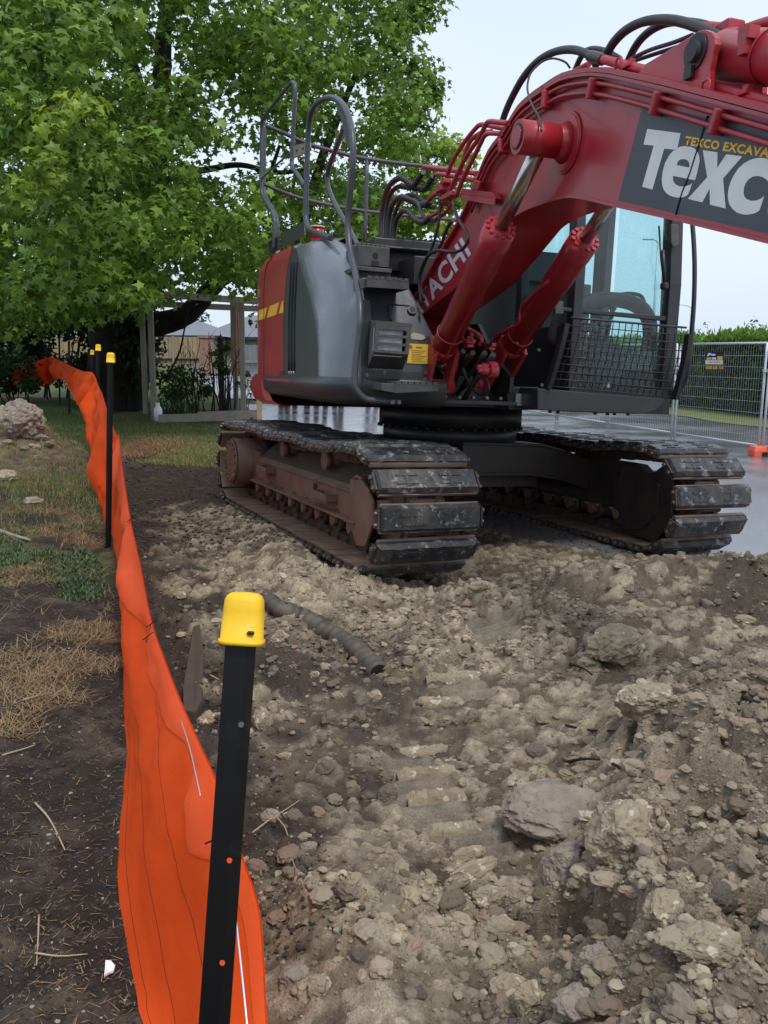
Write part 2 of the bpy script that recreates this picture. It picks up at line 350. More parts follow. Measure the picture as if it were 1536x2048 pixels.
def dome(w, r0): return np.sqrt(np.clip(1 - (w / r0) ** 2, 0, 1))
def macro(X, Y):
    d = fence_d(X, Y); a = asph_side(X, Y)
    h = .05 * sstep(-.1, -.7, d) + .10 * sstep(5, 9, Y) * sstep(.4, -.2, d)
    h = h + .13 * g2(X, Y, -.95, 6.9, .25, 1.5, .42) + .13 * g2(X, Y, -.55, 5.3, .45, .42)
    h = h + .40 * g2(X, Y, 2.05, 4.95, 1.15, .45, -.15) + .10 * g2(X, Y, 1.0, 5.1, .5, .25) + .14 * g2(X, Y, 1.25, 4.4, .5, .3) + .20 * g2(X, Y, 2.2, 4.0, .8, .5)
    h = h - .06 * g2(X, Y, .1, 3.1, .5, .7) - .05 * g2(X, Y, -.1, 4.3, .3, .5) - .05 * g2(X, Y, 1.15, 6.0, .6, .35)
    e = X - (.22 + .32 * (Y - 1.8) + .07 * N2(X, Y, 1.6, 2, z=2.)) 
    bank = sstep(0, .55, e) * sstep(4.1, 3.0, Y) * sstep(3.6, 1.8, X)
    h = h + .34 * bank + .42 * g2(X, Y, -4.75, 11.0, 1.15, 1.0)
    h = h + .12 * g2(X, Y, -.02, 2.0, .22, .5, .2) * sstep(.0, .25, d)
    far = sstep(-.02, .25, a)                                   # sinks under the asphalt
    h = h * (1 - far) - .12 * far
    h = np.where(Y > 27, np.where(X < -1, .022 * (Y - 27), h), h)
    return h, bank, far, d, a, e
CUTS = [([(.50, 2.16), (.545, 2.0), (.60, 1.86)], .17, .050), ([(.69, 1.775), (.80, 1.755), (.88, 1.80)], .13, .038), ([(.63, 2.36), (.70, 2.28)], .12, .035), ([(.36, 2.22), (.46, 2.10), (.52, 2.04)], .10, .03), ([(1.02, 2.35), (1.18, 2.33)], .10, .03)]
def soil(X, Y):
    X = np.asarray(X, float); Y = np.asarray(Y, float)
    h, bank, far, d, a, e = macro(X, Y)
    near = 1 / (1 + (Y / 6.5) ** 4); nn = 1.0 * N2(X, Y, 1.3, 3, z=1.) + .5 * N2(X, Y, 5, 4, z=5.)
    dirt = sstep(-.1, .25, d) * (1 - far) * sstep(15.5, 12.5, Y + nn) * sstep(2.5, 1.5, np.where(Y > 9.5, d + .25 * (Y - 9.5) + .4 * nn, 0))
    left = sstep(.1, -.15, d)
    n1 = N2(X, Y, 1.3, 3, z=1.); n2 = N2(X, Y, 5, 4, z=5.); n3 = N2(X, Y, 20, 4, .6, z=9.)
    rough = dirt * (.55 + .7 * sstep(-.3, .5, n1)) * sstep(4.4, 2.6, X)
    w1 = worley(X + .03 * n2, Y + .03 * n3, 7., 1); w2 = worley(X + .012 * n3, Y, 19., 2); w3 = worley(X, Y, 42., 3)
    fine = sstep(-.75, -.1, N2(X, Y, 2.1, 2, z=12.))
    wx, wy = X + .022 * N2(X, Y, 11, 2, z=3.3), Y + .022 * N2(X, Y, 11, 2, z=7.7)
    c1, r1 = cells(wx, wy * .9, 8.5, 31); c2, r2 = cells(wx, wy, 19., 32); c3, r3_ = cells(X, Y, 40., 33)
    k1 = dome(c1, .30 + .35 * r1) * (r1 > .45); k2 = dome(c2, .35 + .30 * r2) * (r2 > .30); k3 = dome(c3, .55); kx = sstep(.95, .62, X / np.maximum(Y, .5)); k1 = k1 * kx; k2 = k2 * kx
    h = h + rough * ((.022 * n2 + .015 * n3 + (.042 * k1 * r1 + .024 * k2 * (.4 + .6 * r2)) * fine + .007 * k3 * near) * sstep(17, 12, Y))
    ridg = 1 - abs(N2(X, Y, 3.2, 4, .55, z=20.)) * 1.6
    blk = worley(X + .10 * n2, Y * .8 + .10 * n2, 4.2, 5)
    h = h + bank * (.10 * (ridg - .6) + .055 * dome(blk, .62) + .018 * n3) - bank * .14 * sstep(.13, .03, abs(N2(X + .25 * n1, Y, 1.7, 3, .5, z=31.))) * sstep(.3, -.2, e - .5)
    h = h + g2(X, Y, -4.75, 11.0, 1.0, .9) * (.10 * n2 + .05 * n3 + .08 * np.clip(.55 - w1, 0, 1))
    h = h + left * (.012 * n2 + .008 * n3 + .006 * np.clip(.5 - w2, 0, 1)) * sstep(14, 8, Y)
    for pl_, dp_, wd_ in CUTS:
        dm = np.full(X.shape, 9.)
        for (x0, y0), (x1, y1) in zip(pl_[:-1], pl_[1:]):
            vx, vy = x1 - x0, y1 - y0; t_ = np.clip(((X - x0) * vx + (Y - y0) * vy) / (vx * vx + vy * vy), 0, 1); dm = np.minimum(dm, np.hypot(X - x0 - t_ * vx, Y - y0 - t_ * vy))
        h = h - dp_ * 1.25 * sstep(wd_ * 1.4, wd_ * .5, dm + .012 * n3)
    im, mk = imprint(X, Y); h = h * 1.0 + im - mk * rough * (.022 * n2 + .015 * n3 + (.042 * k1 * r1 + .024 * k2 * (.4 + .6 * r2)) * fine + .007 * k3 * near) * .9
    # the drain pipe lies in a shallow furrow
    return h, dict(bank=bank, far=far, d=d, a=a, dirt=dirt, left=left, n1=n1, n2=n2, n3=n3, mk=mk, w1=w1, w2=w2, e=e, k1=k1, k2=k2, r1=r1, r2=r2, r3=r3_)
def gz(x, y): return float(soil(np.array([x]), np.array([y]))[0][0])
def lerp(a, b, t): return a + (b - a) * t[..., None]
def soil_color(X, Y, h, q):
    A = lambda *c: np.array(c)
    n1, n2, n3, d = q['n1'], q['n2'], q['n3'], q['d']
    c = lerp(A(.150, .116, .078), A(.235, .190, .128), sstep(-.5, .6, n1 + .5 * n2))
    c = lerp(c, A(.40, .335, .22), sstep(.15, .95, N2(X, Y, 2.2, 4, .6, z=40.) + .4 * n3) * .75)     # pale clay
    c = lerp(c, A(.42, .355, .245), np.where(q['k1'] > .15, q['r1'] > .68, 0) * .6); c = lerp(c, A(.13, .10, .07), np.where(q['k1'] > .15, (q['r1'] > .45) & (q['r1'] < .58), 0) * .5)
    c = lerp(c, A(.40, .34, .24), np.where(q['k2'] > .2, q['r2'] > .75, 0) * .6); c = c * (1 + .35 * (q['r3'] - .5))[..., None]; c = lerp(c, A(.085, .066, .048), sstep(.25, .0, q['k2']) * sstep(.25, .0, q['k1']) * .35)  # gaps between clods darkened in the colour, as cavity shade
    c = lerp(c, A(.075, .058, .045), sstep(.55, 1.05, N2(X, Y, 1.1, 4, .6, z=50.) + .25 * n3))          # dark topsoil
    c = lerp(c, A(.27, .22, .155), q['bank'] * .6)
    loam = A(.034, .0262, .0215)
    strip = sstep(.62, .22, d + .30 * n2 - .02 * np.clip(Y - 5.5, 0, 2.2) - 1.5 * sstep(8.2, 10.5, Y + 1.1 * n1 + .6 * n2)) * sstep(1.9, 2.6, Y) + .7 * sstep(.5, .1, d + .2 * n2) * sstep(2.6, 1.9, Y) * 0.25
    strip = np.clip(strip + g2(X, Y, .0, 3.05, .25, .20) * .9 * sstep(-.2, .3, n2 + .4) + g2(X, Y, .3, 1.75, .16, .2) * .8, 0, 1)
    c = lerp(c, loam * 1.25, np.clip(strip, 0, 1) * .93)
    lf = lerp(loam * np.ones_like(c), A(.062, .048, .038), sstep(.1, .9, n2 + .5 * n3))
    c = lerp(c, lf, q['left'])
    c = lerp(c, A(.24, .205, .15), q['mk'] * .9)
    # lawn and straw on the left and beyond the dirt
    lawn = np.where(d < 0, sstep(10.0, 12.5, Y + 1.0 * n1 + .6 * n2), 1 - sstep(.0, .5, q['dirt'] + .15 * n2)) * (1 - q['far']) * sstep(7, 8, Y)
    patch = q['left'] * sstep(5.3, 6.3, Y) * sstep(.0, .5, N2(X, Y, 1.6, 4, .6, z=60.) + .25)
    straw = q['left'] * sstep(3.3, 4.2, Y) * sstep(.1, .6, N2(X, Y, 1.9, 4, .6, z=70.))
    gcol = lerp(A(.055, .095, .026), A(.14, .135, .045), sstep(-.3, .7, N2(X, Y, .7, 4, .6, z=80.)))
    scol = lerp(A(.21, .14, .065), A(.13, .085, .045), sstep(-.5, .5, n3))
    c = lerp(c, scol, straw * .55); c = lerp(c, gcol, np.maximum(lawn, patch * .55))
    gard = sstep(0, 1, g2(X, Y, -3.6, 21.5, 2.2, 2.6) * 2.4)
    c = lerp(c, A(.05, .04, .03), gard * (1 - q['far']))
    heap = sstep(.15, .5, g2(X, Y, -4.75, 10.8, 1.25, 1.3) + .25 * n2); c = lerp(c, lerp(A(.10, .078, .058), A(.17, .13, .08), sstep(-.4, .6, n3)), heap)
    verge = sstep(5.6, 5.9, X) * sstep(15, 16, Y)
    c = lerp(c, lerp(A(.20, .19, .05), A(.12, .15, .04), sstep(-.4, .4, N2(X, Y, .9, 3, z=3.))), verge)
    fieldg = sstep(30, 34, Y) * (X < -1)
    c = lerp(c, A(.10, .12, .04), fieldg)
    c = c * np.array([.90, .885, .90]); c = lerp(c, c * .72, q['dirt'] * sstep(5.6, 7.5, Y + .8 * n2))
    c = c * (1 + .22 * n3[..., None])
    return np.clip(c, .008, .6)
def axis_x():
    a = list(np.arange(-1.25, 2.75, .0088)); x = a[-1]; s = .0085
    while x < 90: s = min(s * 1.035, 3.); x += s; a.append(x)
    x = a[0]; s = .0085
    while x > -90: s = min(s * 1.03, 3.); x -= s; a.insert(0, x)
    return np.array(a)
ay = [1.0]
while ay[-1] < 230: ay.append(ay[-1] + max(.0062, ay[-1] * .0036) * (1 if ay[-1] < 11 else (2.6 if ay[-1] < 30 else 10)))
AX, AY = axis_x(), np.array([-40, -12, -4, -1, 0., .5] + ay)
GX, GY = np.meshgrid(AX, AY)
GH, q = soil(GX, GY)
GH = np.where(GY < .9, np.minimum(GH, .1), GH)
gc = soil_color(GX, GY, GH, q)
nx, ny = len(AX), len(AY)
idx = np.arange(nx * ny).reshape(ny, nx)
F4 = np.stack([idx[:-1, :-1], idx[:-1, 1:], idx[1:, 1:], idx[1:, :-1]], -1).reshape(-1, 4)
M['ground'] = mat('dug_soil', (.2, .16, .1), .95, attr='Col', bump=.010, bscale=75, spec=.25, coords='Object', detail=8)
_n = M['ground'].node_tree
for nd in _n.nodes:
    if nd.type == 'BUMP': nd.inputs['Distance'].default_value = .012
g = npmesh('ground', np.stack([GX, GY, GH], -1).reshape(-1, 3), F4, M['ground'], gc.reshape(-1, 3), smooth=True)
tag(g, kind='structure')
# multiply the vertex albedo with a fine grain of real soil colour
def grain(Mt, amt=.5, sc_=130):
    n = Mt.node_tree.nodes; l = Mt.node_tree.links; b = n['Principled BSDF']; src = b.inputs['Base Color'].links[0].from_socket
    t = n.new('ShaderNodeTexNoise'); t.inputs['Scale'].default_value = sc_; t.inputs['Detail'].default_value = 5; t.inputs['Roughness'].default_value = .7
    tcn = n.new('ShaderNodeTexCoord'); l.new(tcn.outputs['Object'], t.inputs['Vector'])
    r = n.new('ShaderNodeMapRange'); r.inputs['From Min'].default_value = .3; r.inputs['From Max'].default_value = .7; r.inputs['To Min'].default_value = 1 - amt; r.inputs['To Max'].default_value = 1 + amt
    l.new(t.outputs['Fac'], r.inputs[0]); v = n.new('ShaderNodeVectorMath'); v.operation = 'SCALE'; l.new(src, v.inputs[0]); l.new(r.outputs[0], v.inputs['Scale']); l.new(v.outputs[0], b.inputs['Base Color'])
grain(M['ground'], .36, 150)

# wet asphalt yard
Ma = mat('wet_asphalt', (.21, .215, .23), .12, col2=(.145, .15, .16), nscale=.7, amt=.6, bump=.0007, bscale=120, spec=.8, speck=((.12, .12, .13), 160, .60))
n = Ma.node_tree.nodes; l = Ma.node_tree.links; b = n['Principled BSDF']
t = n.new('ShaderNodeTexNoise'); t.inputs['Scale'].default_value = .55; t.inputs['Detail'].default_value = 7; t.inputs['Roughness'].default_value = .6
tcn = n.new('ShaderNodeTexCoord'); l.new(tcn.outputs['Object'], t.inputs['Vector'])
r = n.new('ShaderNodeMapRange'); r.inputs['From Min'].default_value = .42; r.inputs['From Max'].default_value = .6; r.inputs['To Min'].default_value = .09; r.inputs['To Max'].default_value = .24; l.new(t.outputs['Fac'], r.inputs[0]); l.new(r.outputs[0], b.inputs['Roughness'])
mb = MB(); P = []
ys = list(np.arange(4.6, 29, .4)) ; left = [Vector((float(np.interp(y, XB_Y, XB_X)) - .05, y, 0.0)) for y in ys]
hedgeX = lambda y: 9.75 - (y - 22) * .167
right = [Vector((hedgeX(y) - 1.7, y, 0.0)) for y in ys]
mb.strip(left, right)
mb.build('asphalt_yard', Ma); tag(bpy.data.objects['asphalt_yard'], kind='structure')
mb = MB(); yy = [29., 34, 40, 50, 62]; mb.strip([Vector((-5.4 - (y - 29) * .27, y, .022 * (y - 27) * (1 if y > 27 else 0) + .03)) for y in yy], [Vector((-.6, y, .022 * (y - 27) + .03)) for y in yy])
o = mb.build('road', Ma); tag(o, kind='structure')
mb = MB(); mb.strip([Vector((-1.05, y, .0)) for y in (29., 50, 90, 120)], [Vector((hedgeX(y) - 1.7, y, .0)) for y in (29., 50, 90, 120)])
o = mb.build('road', Ma); tag(o, kind='structure')
# ---------------------------------------------------------------- excavator
EX = empty('crawler_excavator', MH)
tag(EX, 'large red crawler excavator with grey covers and dark cab on the dug soil', 'excavator')
A_, H_, S_, G_ = 2.17, .874, .722, 2.50
R_ = H_ / 2; RP = .325; N_SH = 46; LS = 2 * (A_ - R_); PER = 2 * LS + 2 * math.pi * RP; PIT = PER / N_SH
def shoe_mesh():
    mb = MB(); w = S_; hl = PIT / 2
    zs = .045                                           # steel plate above the pitch line
    mb.box((0, 0, zs), (PIT * .90, w * .965, .016), mi=0)
    mb.box((hl * .86, 0, zs + .012), (.016, w * .965, .022), mi=0); mb.box((-hl * .90, 0, zs + .010), (.012, w * .965, .016), mi=0)
    T = R_ - RP                                           # outer face of the pad
    L1, L2 = PIT * .44, PIT * .33; W1, W2 = w / 2, w / 2 - .035; z0, z1, z2 = zs + .010, T - .030, T
    nseg = 14; prof = [(-L1, z0), (-L1, z1), (-L2, z2), (L2, z2), (L1, z1), (L1, z0)]
    rows = []
    for k in range(nseg + 1):
        y = -W1 + 2 * W1 * k / nseg; e = (k in (0, nseg)); row = []
        for (x, z) in prof:
            j = random.uniform(-.003, .003)
            if e: row.append((x * .93, y, min(z, z1 - .006 if z > z1 else z)))
            else: row.append((x + j, y, z + j * .8))
        rows.append(row)
    rows[1] = [(x, -W2 - .012, z) for (x, y, z) in rows[1]]; rows[-2] = [(x, W2 + .012, z) for (x, y, z) in rows[-2]]
    mb.grid(rows, mi=1, smooth=False)
    mb.add(rows[0], [tuple(range(6))], 1); mb.add(rows[-1], [tuple(range(6))[::-1]], 1)
    for yy in (-.17, .17):                              # raised wear bars on the pad
        mb.box((0, yy * .9, T + .001), (.10, .02, .008), mi=1)
        for xx in (-.028, .030): mb.box((xx, yy * .9, T + .002), (.016, .15, .009), mi=1)
    for s in (-1, 1):                                   # bolted ends
        mb.box((0, s * (w / 2 + .006), (z0 + z1) / 2 - .004), (.120, .014, .05), mi=2)
        for xx in (-.037, .037): mb.cyl((xx, s * (w / 2 + .004), zs + .022), (xx, s * (w / 2 + .030), zs + .022), .014, n=6, mi=3, smooth=False)
    for s in (-1, 1):                                   # link pair
        mb.prism([(-PIT * .62, s * .085 - .02, -.038), (-PIT * .3, s * .085 - .02, -.052), (PIT * .4, s * .085 - .02, -.050), (PIT * .5, s * .085 - .02, -.03), (PIT * .5, s * .085 - .02, .02), (PIT * .3, s * .085 - .02, .037), (-PIT * .5, s * .085 - .02, .037)], (0, .04, 0), mi=2)
        for xx in (-.04, .04): mb.cyl((xx, s * .085, -.03), (xx, s * .085, .06), .012, n=6, mi=3)
    mb.cyl((-hl, -.125, 0), (-hl, .125, 0), .026, n=10, mi=2)
    return mb.build('track_shoe', [M['shoe'], M['rubber'], M['link'], M['bolt']], fixn=True)
SH0 = shoe_mesh()
def path(s):                                            # centre of the pitch line and tangent angle, carriage side view (x, z)
    s = s % PER; c = A_ - R_
    if s < LS: return Vector((-c + s, 0, R_ + RP)), 0.0
    s -= LS
    if s < math.pi * RP: a = s / RP; return Vector((c + RP * math.sin(a), 0, R_ + RP * math.cos(a))), -a
    s -= math.pi * RP
    if s < LS: return Vector((c - s, 0, R_ - RP)), -math.pi
    s -= LS; a = s / RP; return Vector((-c - RP * math.sin(a), 0, R_ - RP * math.cos(a))), -math.pi - a
def crawler(side, dx, phase):
    """side -1: the near (outer face towards -y); returns a part object of the excavator"""
    sg = -side                                          # build with outer face at -y*sg
    mb = MB()
    yo = lambda v: v * sg                               # local lateral: negative = outer face
    # main beam: outer face, sloping dirt covered top, inner face
    x0, x1 = -1.28, 1.42
    sec = [(-.17, .30), (-.17, .50), (-.135, .535), (.04, .68), (.17, .70), (.17, .30)]
    a = [Vector((x0, yo(y), z)) for y, z in sec]; b = [Vector((x1, yo(y), z - .0)) for y, z in sec]
    n = len(sec)
    mb.add(a + b, [(i, (i + 1) % n, n + (i + 1) % n, n + i) for i in range(n) if i != 2], 0); mb.add(a + b, [(2, 3, n + 3, n + 2)], 1)
    mb.add(a, [tuple(range(n))], 0); mb.add(b, [tuple(range(n))], 0)
    mb.box(((x0 + x1) / 2, yo(-.205), .305), (x1 - x0, .075, .018), mi=0)      # lower flange
    mb.box(((x0 + x1) / 2, yo(-.178), .50), (x1 - x0 - .02, .012, .02), mi=0)
    # front idler guard
    mb.prism([(1.30, yo(-.225), .60), (1.52, yo(-.225), .62), (1.72, yo(-.225), .50), (1.72, yo(-.225), .34), (1.60, yo(-.225), .17), (1.45, yo(-.225), .15), (1.30, yo(-.225), .30)], (0, yo(.02), 0), 0)
    mb.prism([(1.30, yo(.205), .66), (1.52, yo(.205), .68), (1.78, yo(.205), .56), (1.78, yo(.205), .34), (1.62, yo(.205), .17), (1.45, yo(.205), .15), (1.30, yo(.205), .30)], (0, yo(.02), 0), 0)
    mb.tube([(1.32, yo(-.175), .52), (1.33, yo(-.21), .60), (1.42, yo(-.22), .635), (1.52, yo(-.22), .625)], .014, 8, 0)
    mb.box((1.36, 0, .45), (.12, .40, .34), mi=0)
    # step brackets
    for xs, zs_ in ((-.98, .455), (.62, .415)):
        for k in (0, 1): mb.box((xs + k * .30 + .0, yo(-.215), zs_), (.012, .09, .055), mi=0)
        mb.box((xs + .15, yo(-.262), zs_), (.31, .010, .055), mi=0); mb.box((xs + .15, yo(-.215), zs_ - .022), (.30, .09, .008), mi=0)
    mb.cyl((.42, yo(-.166), .41), (.42, yo(-.178), .41), .034, n=14, mi=2); mb.box((.42, yo(-.1725), .44), (.068, .013, .055), mi=2)
    # rear sprocket guard plates
    for yy in (-.36, .36): pass
    mb.box((-1.42, yo(.0), .43), (.30, .30, .30), mi=0)
    o = mb.build('crawler_track', [M['rust'] if side < 0 else M['chass'], M['soiltop'], M['seam']], EX, bevel=.006)
    rel = MHi @ MT @ Matrix.Translation((dx, side * G_ / 2, 0)); o.matrix_local = rel
    if side > 0: tag(o, 'crawler track on the far side, its frame black')
    else: tag(o, 'crawler track nearest the orange fence, its frame rusty brown')
    # bottom rollers, carrier rollers, idler, final drive
    RM = [M['link'], M['rust'], M['seam']]
    for k in range(8):
        x = -1.15 + k * .345; r_ = MB(); r_.cyl((x, -.15, .245), (x, .15, .245), .072, n=18); r_.cyl((x, -.175, .245), (x, -.13, .245), .090, n=18); r_.cyl((x, .13, .245), (x, .175, .245), .09, n=18)
        for s_ in (-1, 1):
            r_.cyl((x, s_ * .175, .245), (x, s_ * .215, .245), .040, n=10, mi=1); r_.box((x, s_ * .195, .265), (.11, .03, .06), mi=1); r_.cyl((x - .075, s_ * .20, .275), (x - .075, s_ * .20, .30), .02, n=6, mi=1); r_.cyl((x + .075, s_ * .2, .275), (x + .075, s_ * .2, .30), .02, n=6, mi=1)
        r_.build('track_roller', RM, o)
    for x in (-.55, .55):
        r_ = MB(); r_.cyl((x, yo(-.14), .665), (x, yo(.12), .665), .055, n=16, mi=1); r_.cyl((x, yo(-.15), .665), (x, yo(-.10), .665), .072, n=16, mi=1); r_.box((x, yo(.05), .62), (.10, .12, .10), mi=1); r_.build('carrier_roller', RM, o)
    r_ = MB(); xi = A_ - R_; r_.cyl((xi, -.06, R_), (xi, .06, R_), RP - .05, n=40); r_.cyl((xi, -.11, R_), (xi, .11, R_), RP - .085, n=40); r_.cyl((xi, -.19, R_), (xi, .19, R_), .07, n=16, mi=1); r_.build('idler_wheel', RM, o)
    r_ = MB(); xs = -(A_ - R_)
    r_.cyl((xs, yo(-.05), R_), (xs, yo(.05), R_), RP - .035, n=44); r_.cyl((xs, yo(-.30), R_ + .01), (xs, yo(.22), R_ + .01), .235, .235, n=32, mi=1); r_.cyl((xs, yo(-.325), R_ + .01), (xs, yo(-.30), R_ + .01), .215, n=32, mi=1)
    for k in range(16):
        an = k * math.pi / 8; r_.cyl((xs + .195 * math.cos(an), yo(-.322), R_ + .01 + .195 * math.sin(an)), (xs + .195 * math.cos(an), yo(-.34), R_ + .01 + .195 * math.sin(an)), .013, n=6, mi=1)
    r_.build('final_drive', RM, o)
    for k in range(N_SH):
        c, a = path((k + phase) * PIT); c = c.copy()
        # natural sag and wear of the upper run
        if a == 0: c.z += -.02 * math.sin(math.pi * (c.x + 1.73) / 3.46) + .012 * math.sin(c.x * 5.3)
        s_ = SH0 if (k == 0 and side < 0) else SH0.copy()
        if s_ is not SH0: C.objects.link(s_)
        s_.parent = o; s_.matrix_local = Matrix.Translation(c) @ Matrix.Rotation(-a, 4, 'Y') @ Matrix.Rotation(rad(random.uniform(-.6, .6)), 4, 'X') @ Matrix.Rotation(0 if random.random() < .5 else math.pi, 4, 'Z')
    return o
TN = crawler(-1, 0.0, .35); TF = crawler(1, -.16, .1)

# car body (X frame) and slewing ring, built in carriage axes
CB = MHi @ MT
def cput(o): o.matrix_local = CB; return o
mb = MB()
mb.prism([(-.55, -.62, .42), (.52, -.62, .42), (.52, .62, .42), (-.55, .62, .42)], (0, 0, .36))
legp = [hu(*p, 'x', .64, MTi) for p in ((925, 886), (1085, 890), (1130, 903), (1180, 922), (1232, 936), (1262, 945), (1262, 1060), (1232, 1040), (1224, 1003), (1180, 978), (1120, 956), (1050, 947), (930, 948))]
mb.prism(legp, (-.32, 0, 0)); mb.slab([p + Vector((.02, 0, .01)) for p in legp[:5]], [p + Vector((.02, 0, -.015)) for p in legp[:5]], (-.36, 0, 0)); mb.slab([p + Vector((.03, 0, .01)) for p in legp[8:]], [p + Vector((.03, 0, -.015)) for p in legp[8:]], (-.38, 0, 0))
for sx in (-1, 1):
    for sy in (-1, 1):
        if sx > 0 and sy > 0: continue
        pts = [Vector((sx * .55, sy * .30, .80)), Vector((sx * .58, sy * .62, .79)), Vector((sx * .80, sy * .98, .64)), Vector((sx * .86, sy * 1.12, .62))]
        bot = [Vector((sx * .55, sy * .30, .42)), Vector((sx * .58, sy * .62, .43)), Vector((sx * .80, sy * .98, .36)), Vector((sx * .86, sy * 1.12, .28))]
        mb.slab(pts, bot, (-sx * .34, 0, 0))
        mb.slab([p + Vector((sx * .012, 0, .008)) for p in pts], [p + Vector((sx * .012, 0, -.022)) for p in pts], (-sx * .37, 0, 0))
        mb.slab([p + Vector((sx * .03, 0, .012)) for p in bot], [p + Vector((sx * .03, 0, -.015)) for p in bot], (-sx * .40, 0, 0))
cput(mb.build('undercarriage_frame', M['chass'], EX, bevel=.006))
mb = MB(); mb.prism([hu(*p, 'y', G_ / 2 - .21, MTi) for p in ((1226, 950), (1345, 946), (1342, 1045), (1308, 1086), (1262, 1066), (1228, 1040))], (0, .02, 0)); mb.prism([hu(*p, 'y', G_ / 2 - .218, MTi) for p in ((1288, 1000), (1308, 1004), (1306, 1010), (1288, 1007))], (0, .006, 0), 1)
cput(mb.build('idler_guard_plate', [M['chass'], M['seam']], EX, bevel=.005))
mb = MB(); mb.cyl((0, 0, .78), (0, 0, .93), .60, n=56); mb.cyl((0, 0, .93), (0, 0, 1.10), .64, n=56, mi=0)
for k in range(40):
    an = k * math.pi / 20; mb.cyl((.64 * math.cos(an), .64 * math.sin(an), .93), (.64 * math.cos(an), .64 * math.sin(an), .905), .014, n=6)
cput(mb.build('slewing_ring', M['grease'], EX))

# ---- upper structure, house axes: x forward, y to the cab side, z up
mb = MB(); mb.prism([(-1.45, -1.22, 1.12), (1.35, -1.25, 1.12), (1.40, -.62, 1.12), (1.05, -.60, 1.12), (1.05, .30, 1.12), (1.45, .36, 1.12), (1.45, 1.30, 1.12), (-1.45, 1.25, 1.12)], (0, 0, .14))
mb.box((1.05, -.32, 1.22), (.06, .9, .10)); 
for yy in (-.60, -.07): mb.prism([(.10, yy, 1.24), (1.42, yy, 1.24), (1.42, yy, 1.36), (1.05, yy, 1.55), (.75, yy, 1.78), (.35, yy, 1.80), (.05, yy, 1.45)], (0, .035, 0))
mb.box((-.15, -.32, 1.55), (.3, .55, .6)); mb.box((.45, -.33, 1.30), (.8, .40, .12))
for k in range(5): mb.cyl((1.34, -.55 + k * .11, 1.20), (1.37, -.55 + k * .11, 1.20), .016, n=6, mi=1)
mb.box((1.395, -.32, 1.165), (.02, .66, .03), mi=2)
mb.build('swing_deck', [M['grease'], M['bolt'], M['black']], EX, bevel=.004)

# counterweight
def plan_cw(inset=0., z=0.):
    pts = [(-.345, -1.40), (-.9, -1.405), (-1.25, -1.39), (-1.48, -1.31), (-1.63, -1.15), (-1.72, -.9), (-1.79, -.45), (-1.81, 0), (-1.79, .45), (-1.72, .9), (-1.60, 1.2), (-1.35, 1.33), (-.9, 1.36), (-.345, 1.36)]
    out = []
    for x, y in pts:
        d = Vector((x + .3, y, 0)); L = d.length; out.append(Vector((x + (inset if x < -.5 else inset * .0), y + (inset if y < 0 else -inset), z)) if inset else Vector((x, y, z)))
    return out
cR = [(568, 760), (567, 700), (567, 640), (570, 585), (574, 543), (579, 515), (585, 492)]
cS_ = [(528, 758), (528, 700), (528, 640), (528, 585), (530, 551), (534, 529), (545, 511)]
cL = [(516, 752), (515, 697), (515, 640), (515, 588), (516, 560), (520, 541), (530, 526)]
cols_ = []
rows = []
for r0, s0, l0 in zip(cR, cS_, cL):
    a = hu(*r0, 'y', -1.402); m_ = hu(*s0, 'y', -1.408); l_ = hu(*l0, 'y', -1.33); zl = l_.z; xl = l_.x
    row = [a, a.lerp(m_, .5), m_, Vector((m_.x * .45 + xl * .55 - .01, -1.385, (m_.z + zl) / 2)), l_] + [Vector((xl + dx, yy, zl)) for dx, yy in ((-.05, -1.2), (-.10, -1.0), (-.17, -.5), (-.20, 0), (-.17, .5), (-.10, 1.0), (.05, 1.25), (.4, 1.34), (1.2, 1.36))]
    rows.append(row)
mb = MB(); mb.grid(rows); top = rows[-1]; cx = [Vector((max(p.x + .25, -1.3) if i > 2 else p.x, p.y * .86, p.z + .03)) for i, p in enumerate(top)]; mb.grid([top, cx]); mb.add(cx, [tuple(range(len(cx)))])
rb_ = []
for dz, mx_, lx_ in (((0), 528, 515), (1, 524, 506), (2, 523, 503), (3, 524, 504), (4, 530, 509), (5, 545, 525)):
    yy_ = (748, 756, 768, 784, 797, 806)[dz]; m_ = hu(mx_, yy_ + 2, 'y', -1.40); l_ = hu(lx_, yy_ - 3, 'y', -1.27)
    rb_.append([Vector((m_.x + .35, -1.38, m_.z)), m_, Vector((m_.x * .4 + l_.x * .6, -1.37, (m_.z + l_.z) / 2)), l_] + [Vector((l_.x + dx, yq_, l_.z)) for dx, yq_ in ((-.08, -1.0), (-.15, -.5), (-.18, 0), (-.15, .5), (-.08, 1.0), (.15, 1.25), (.8, 1.3))])
mb.grid(rb_, smooth=False); mb.add(rb_[-1], [tuple(range(len(rb_[-1])))]); mb.add(rb_[0], [tuple(range(len(rb_[0])))])
CW = mb.build('counterweight', M['cwred'], EX)
mb = MB(); sx_ = hu(528, 700, 'y', -1.40).x
mb.tube(spline([hu(*p, 'y', -1.409) for p in cS_], 3), .0045, 6); mb.build('panel_gap', M['seam'], CW)
def tri_pts(c, w, h): return [c + Vector((-w / 2, 0, h / 2)), c + Vector((w / 2, 0, h / 2)), c + Vector((0, 0, -h / 2))]
yq = -1.4085
mb = MB(); q4 = [hu(*p, 'y', yq) for p in ((517.5, 621), (566.5, 601), (566.5, 625), (517.5, 641))]; mb.prism(q4, (0, .002, 0), 0)
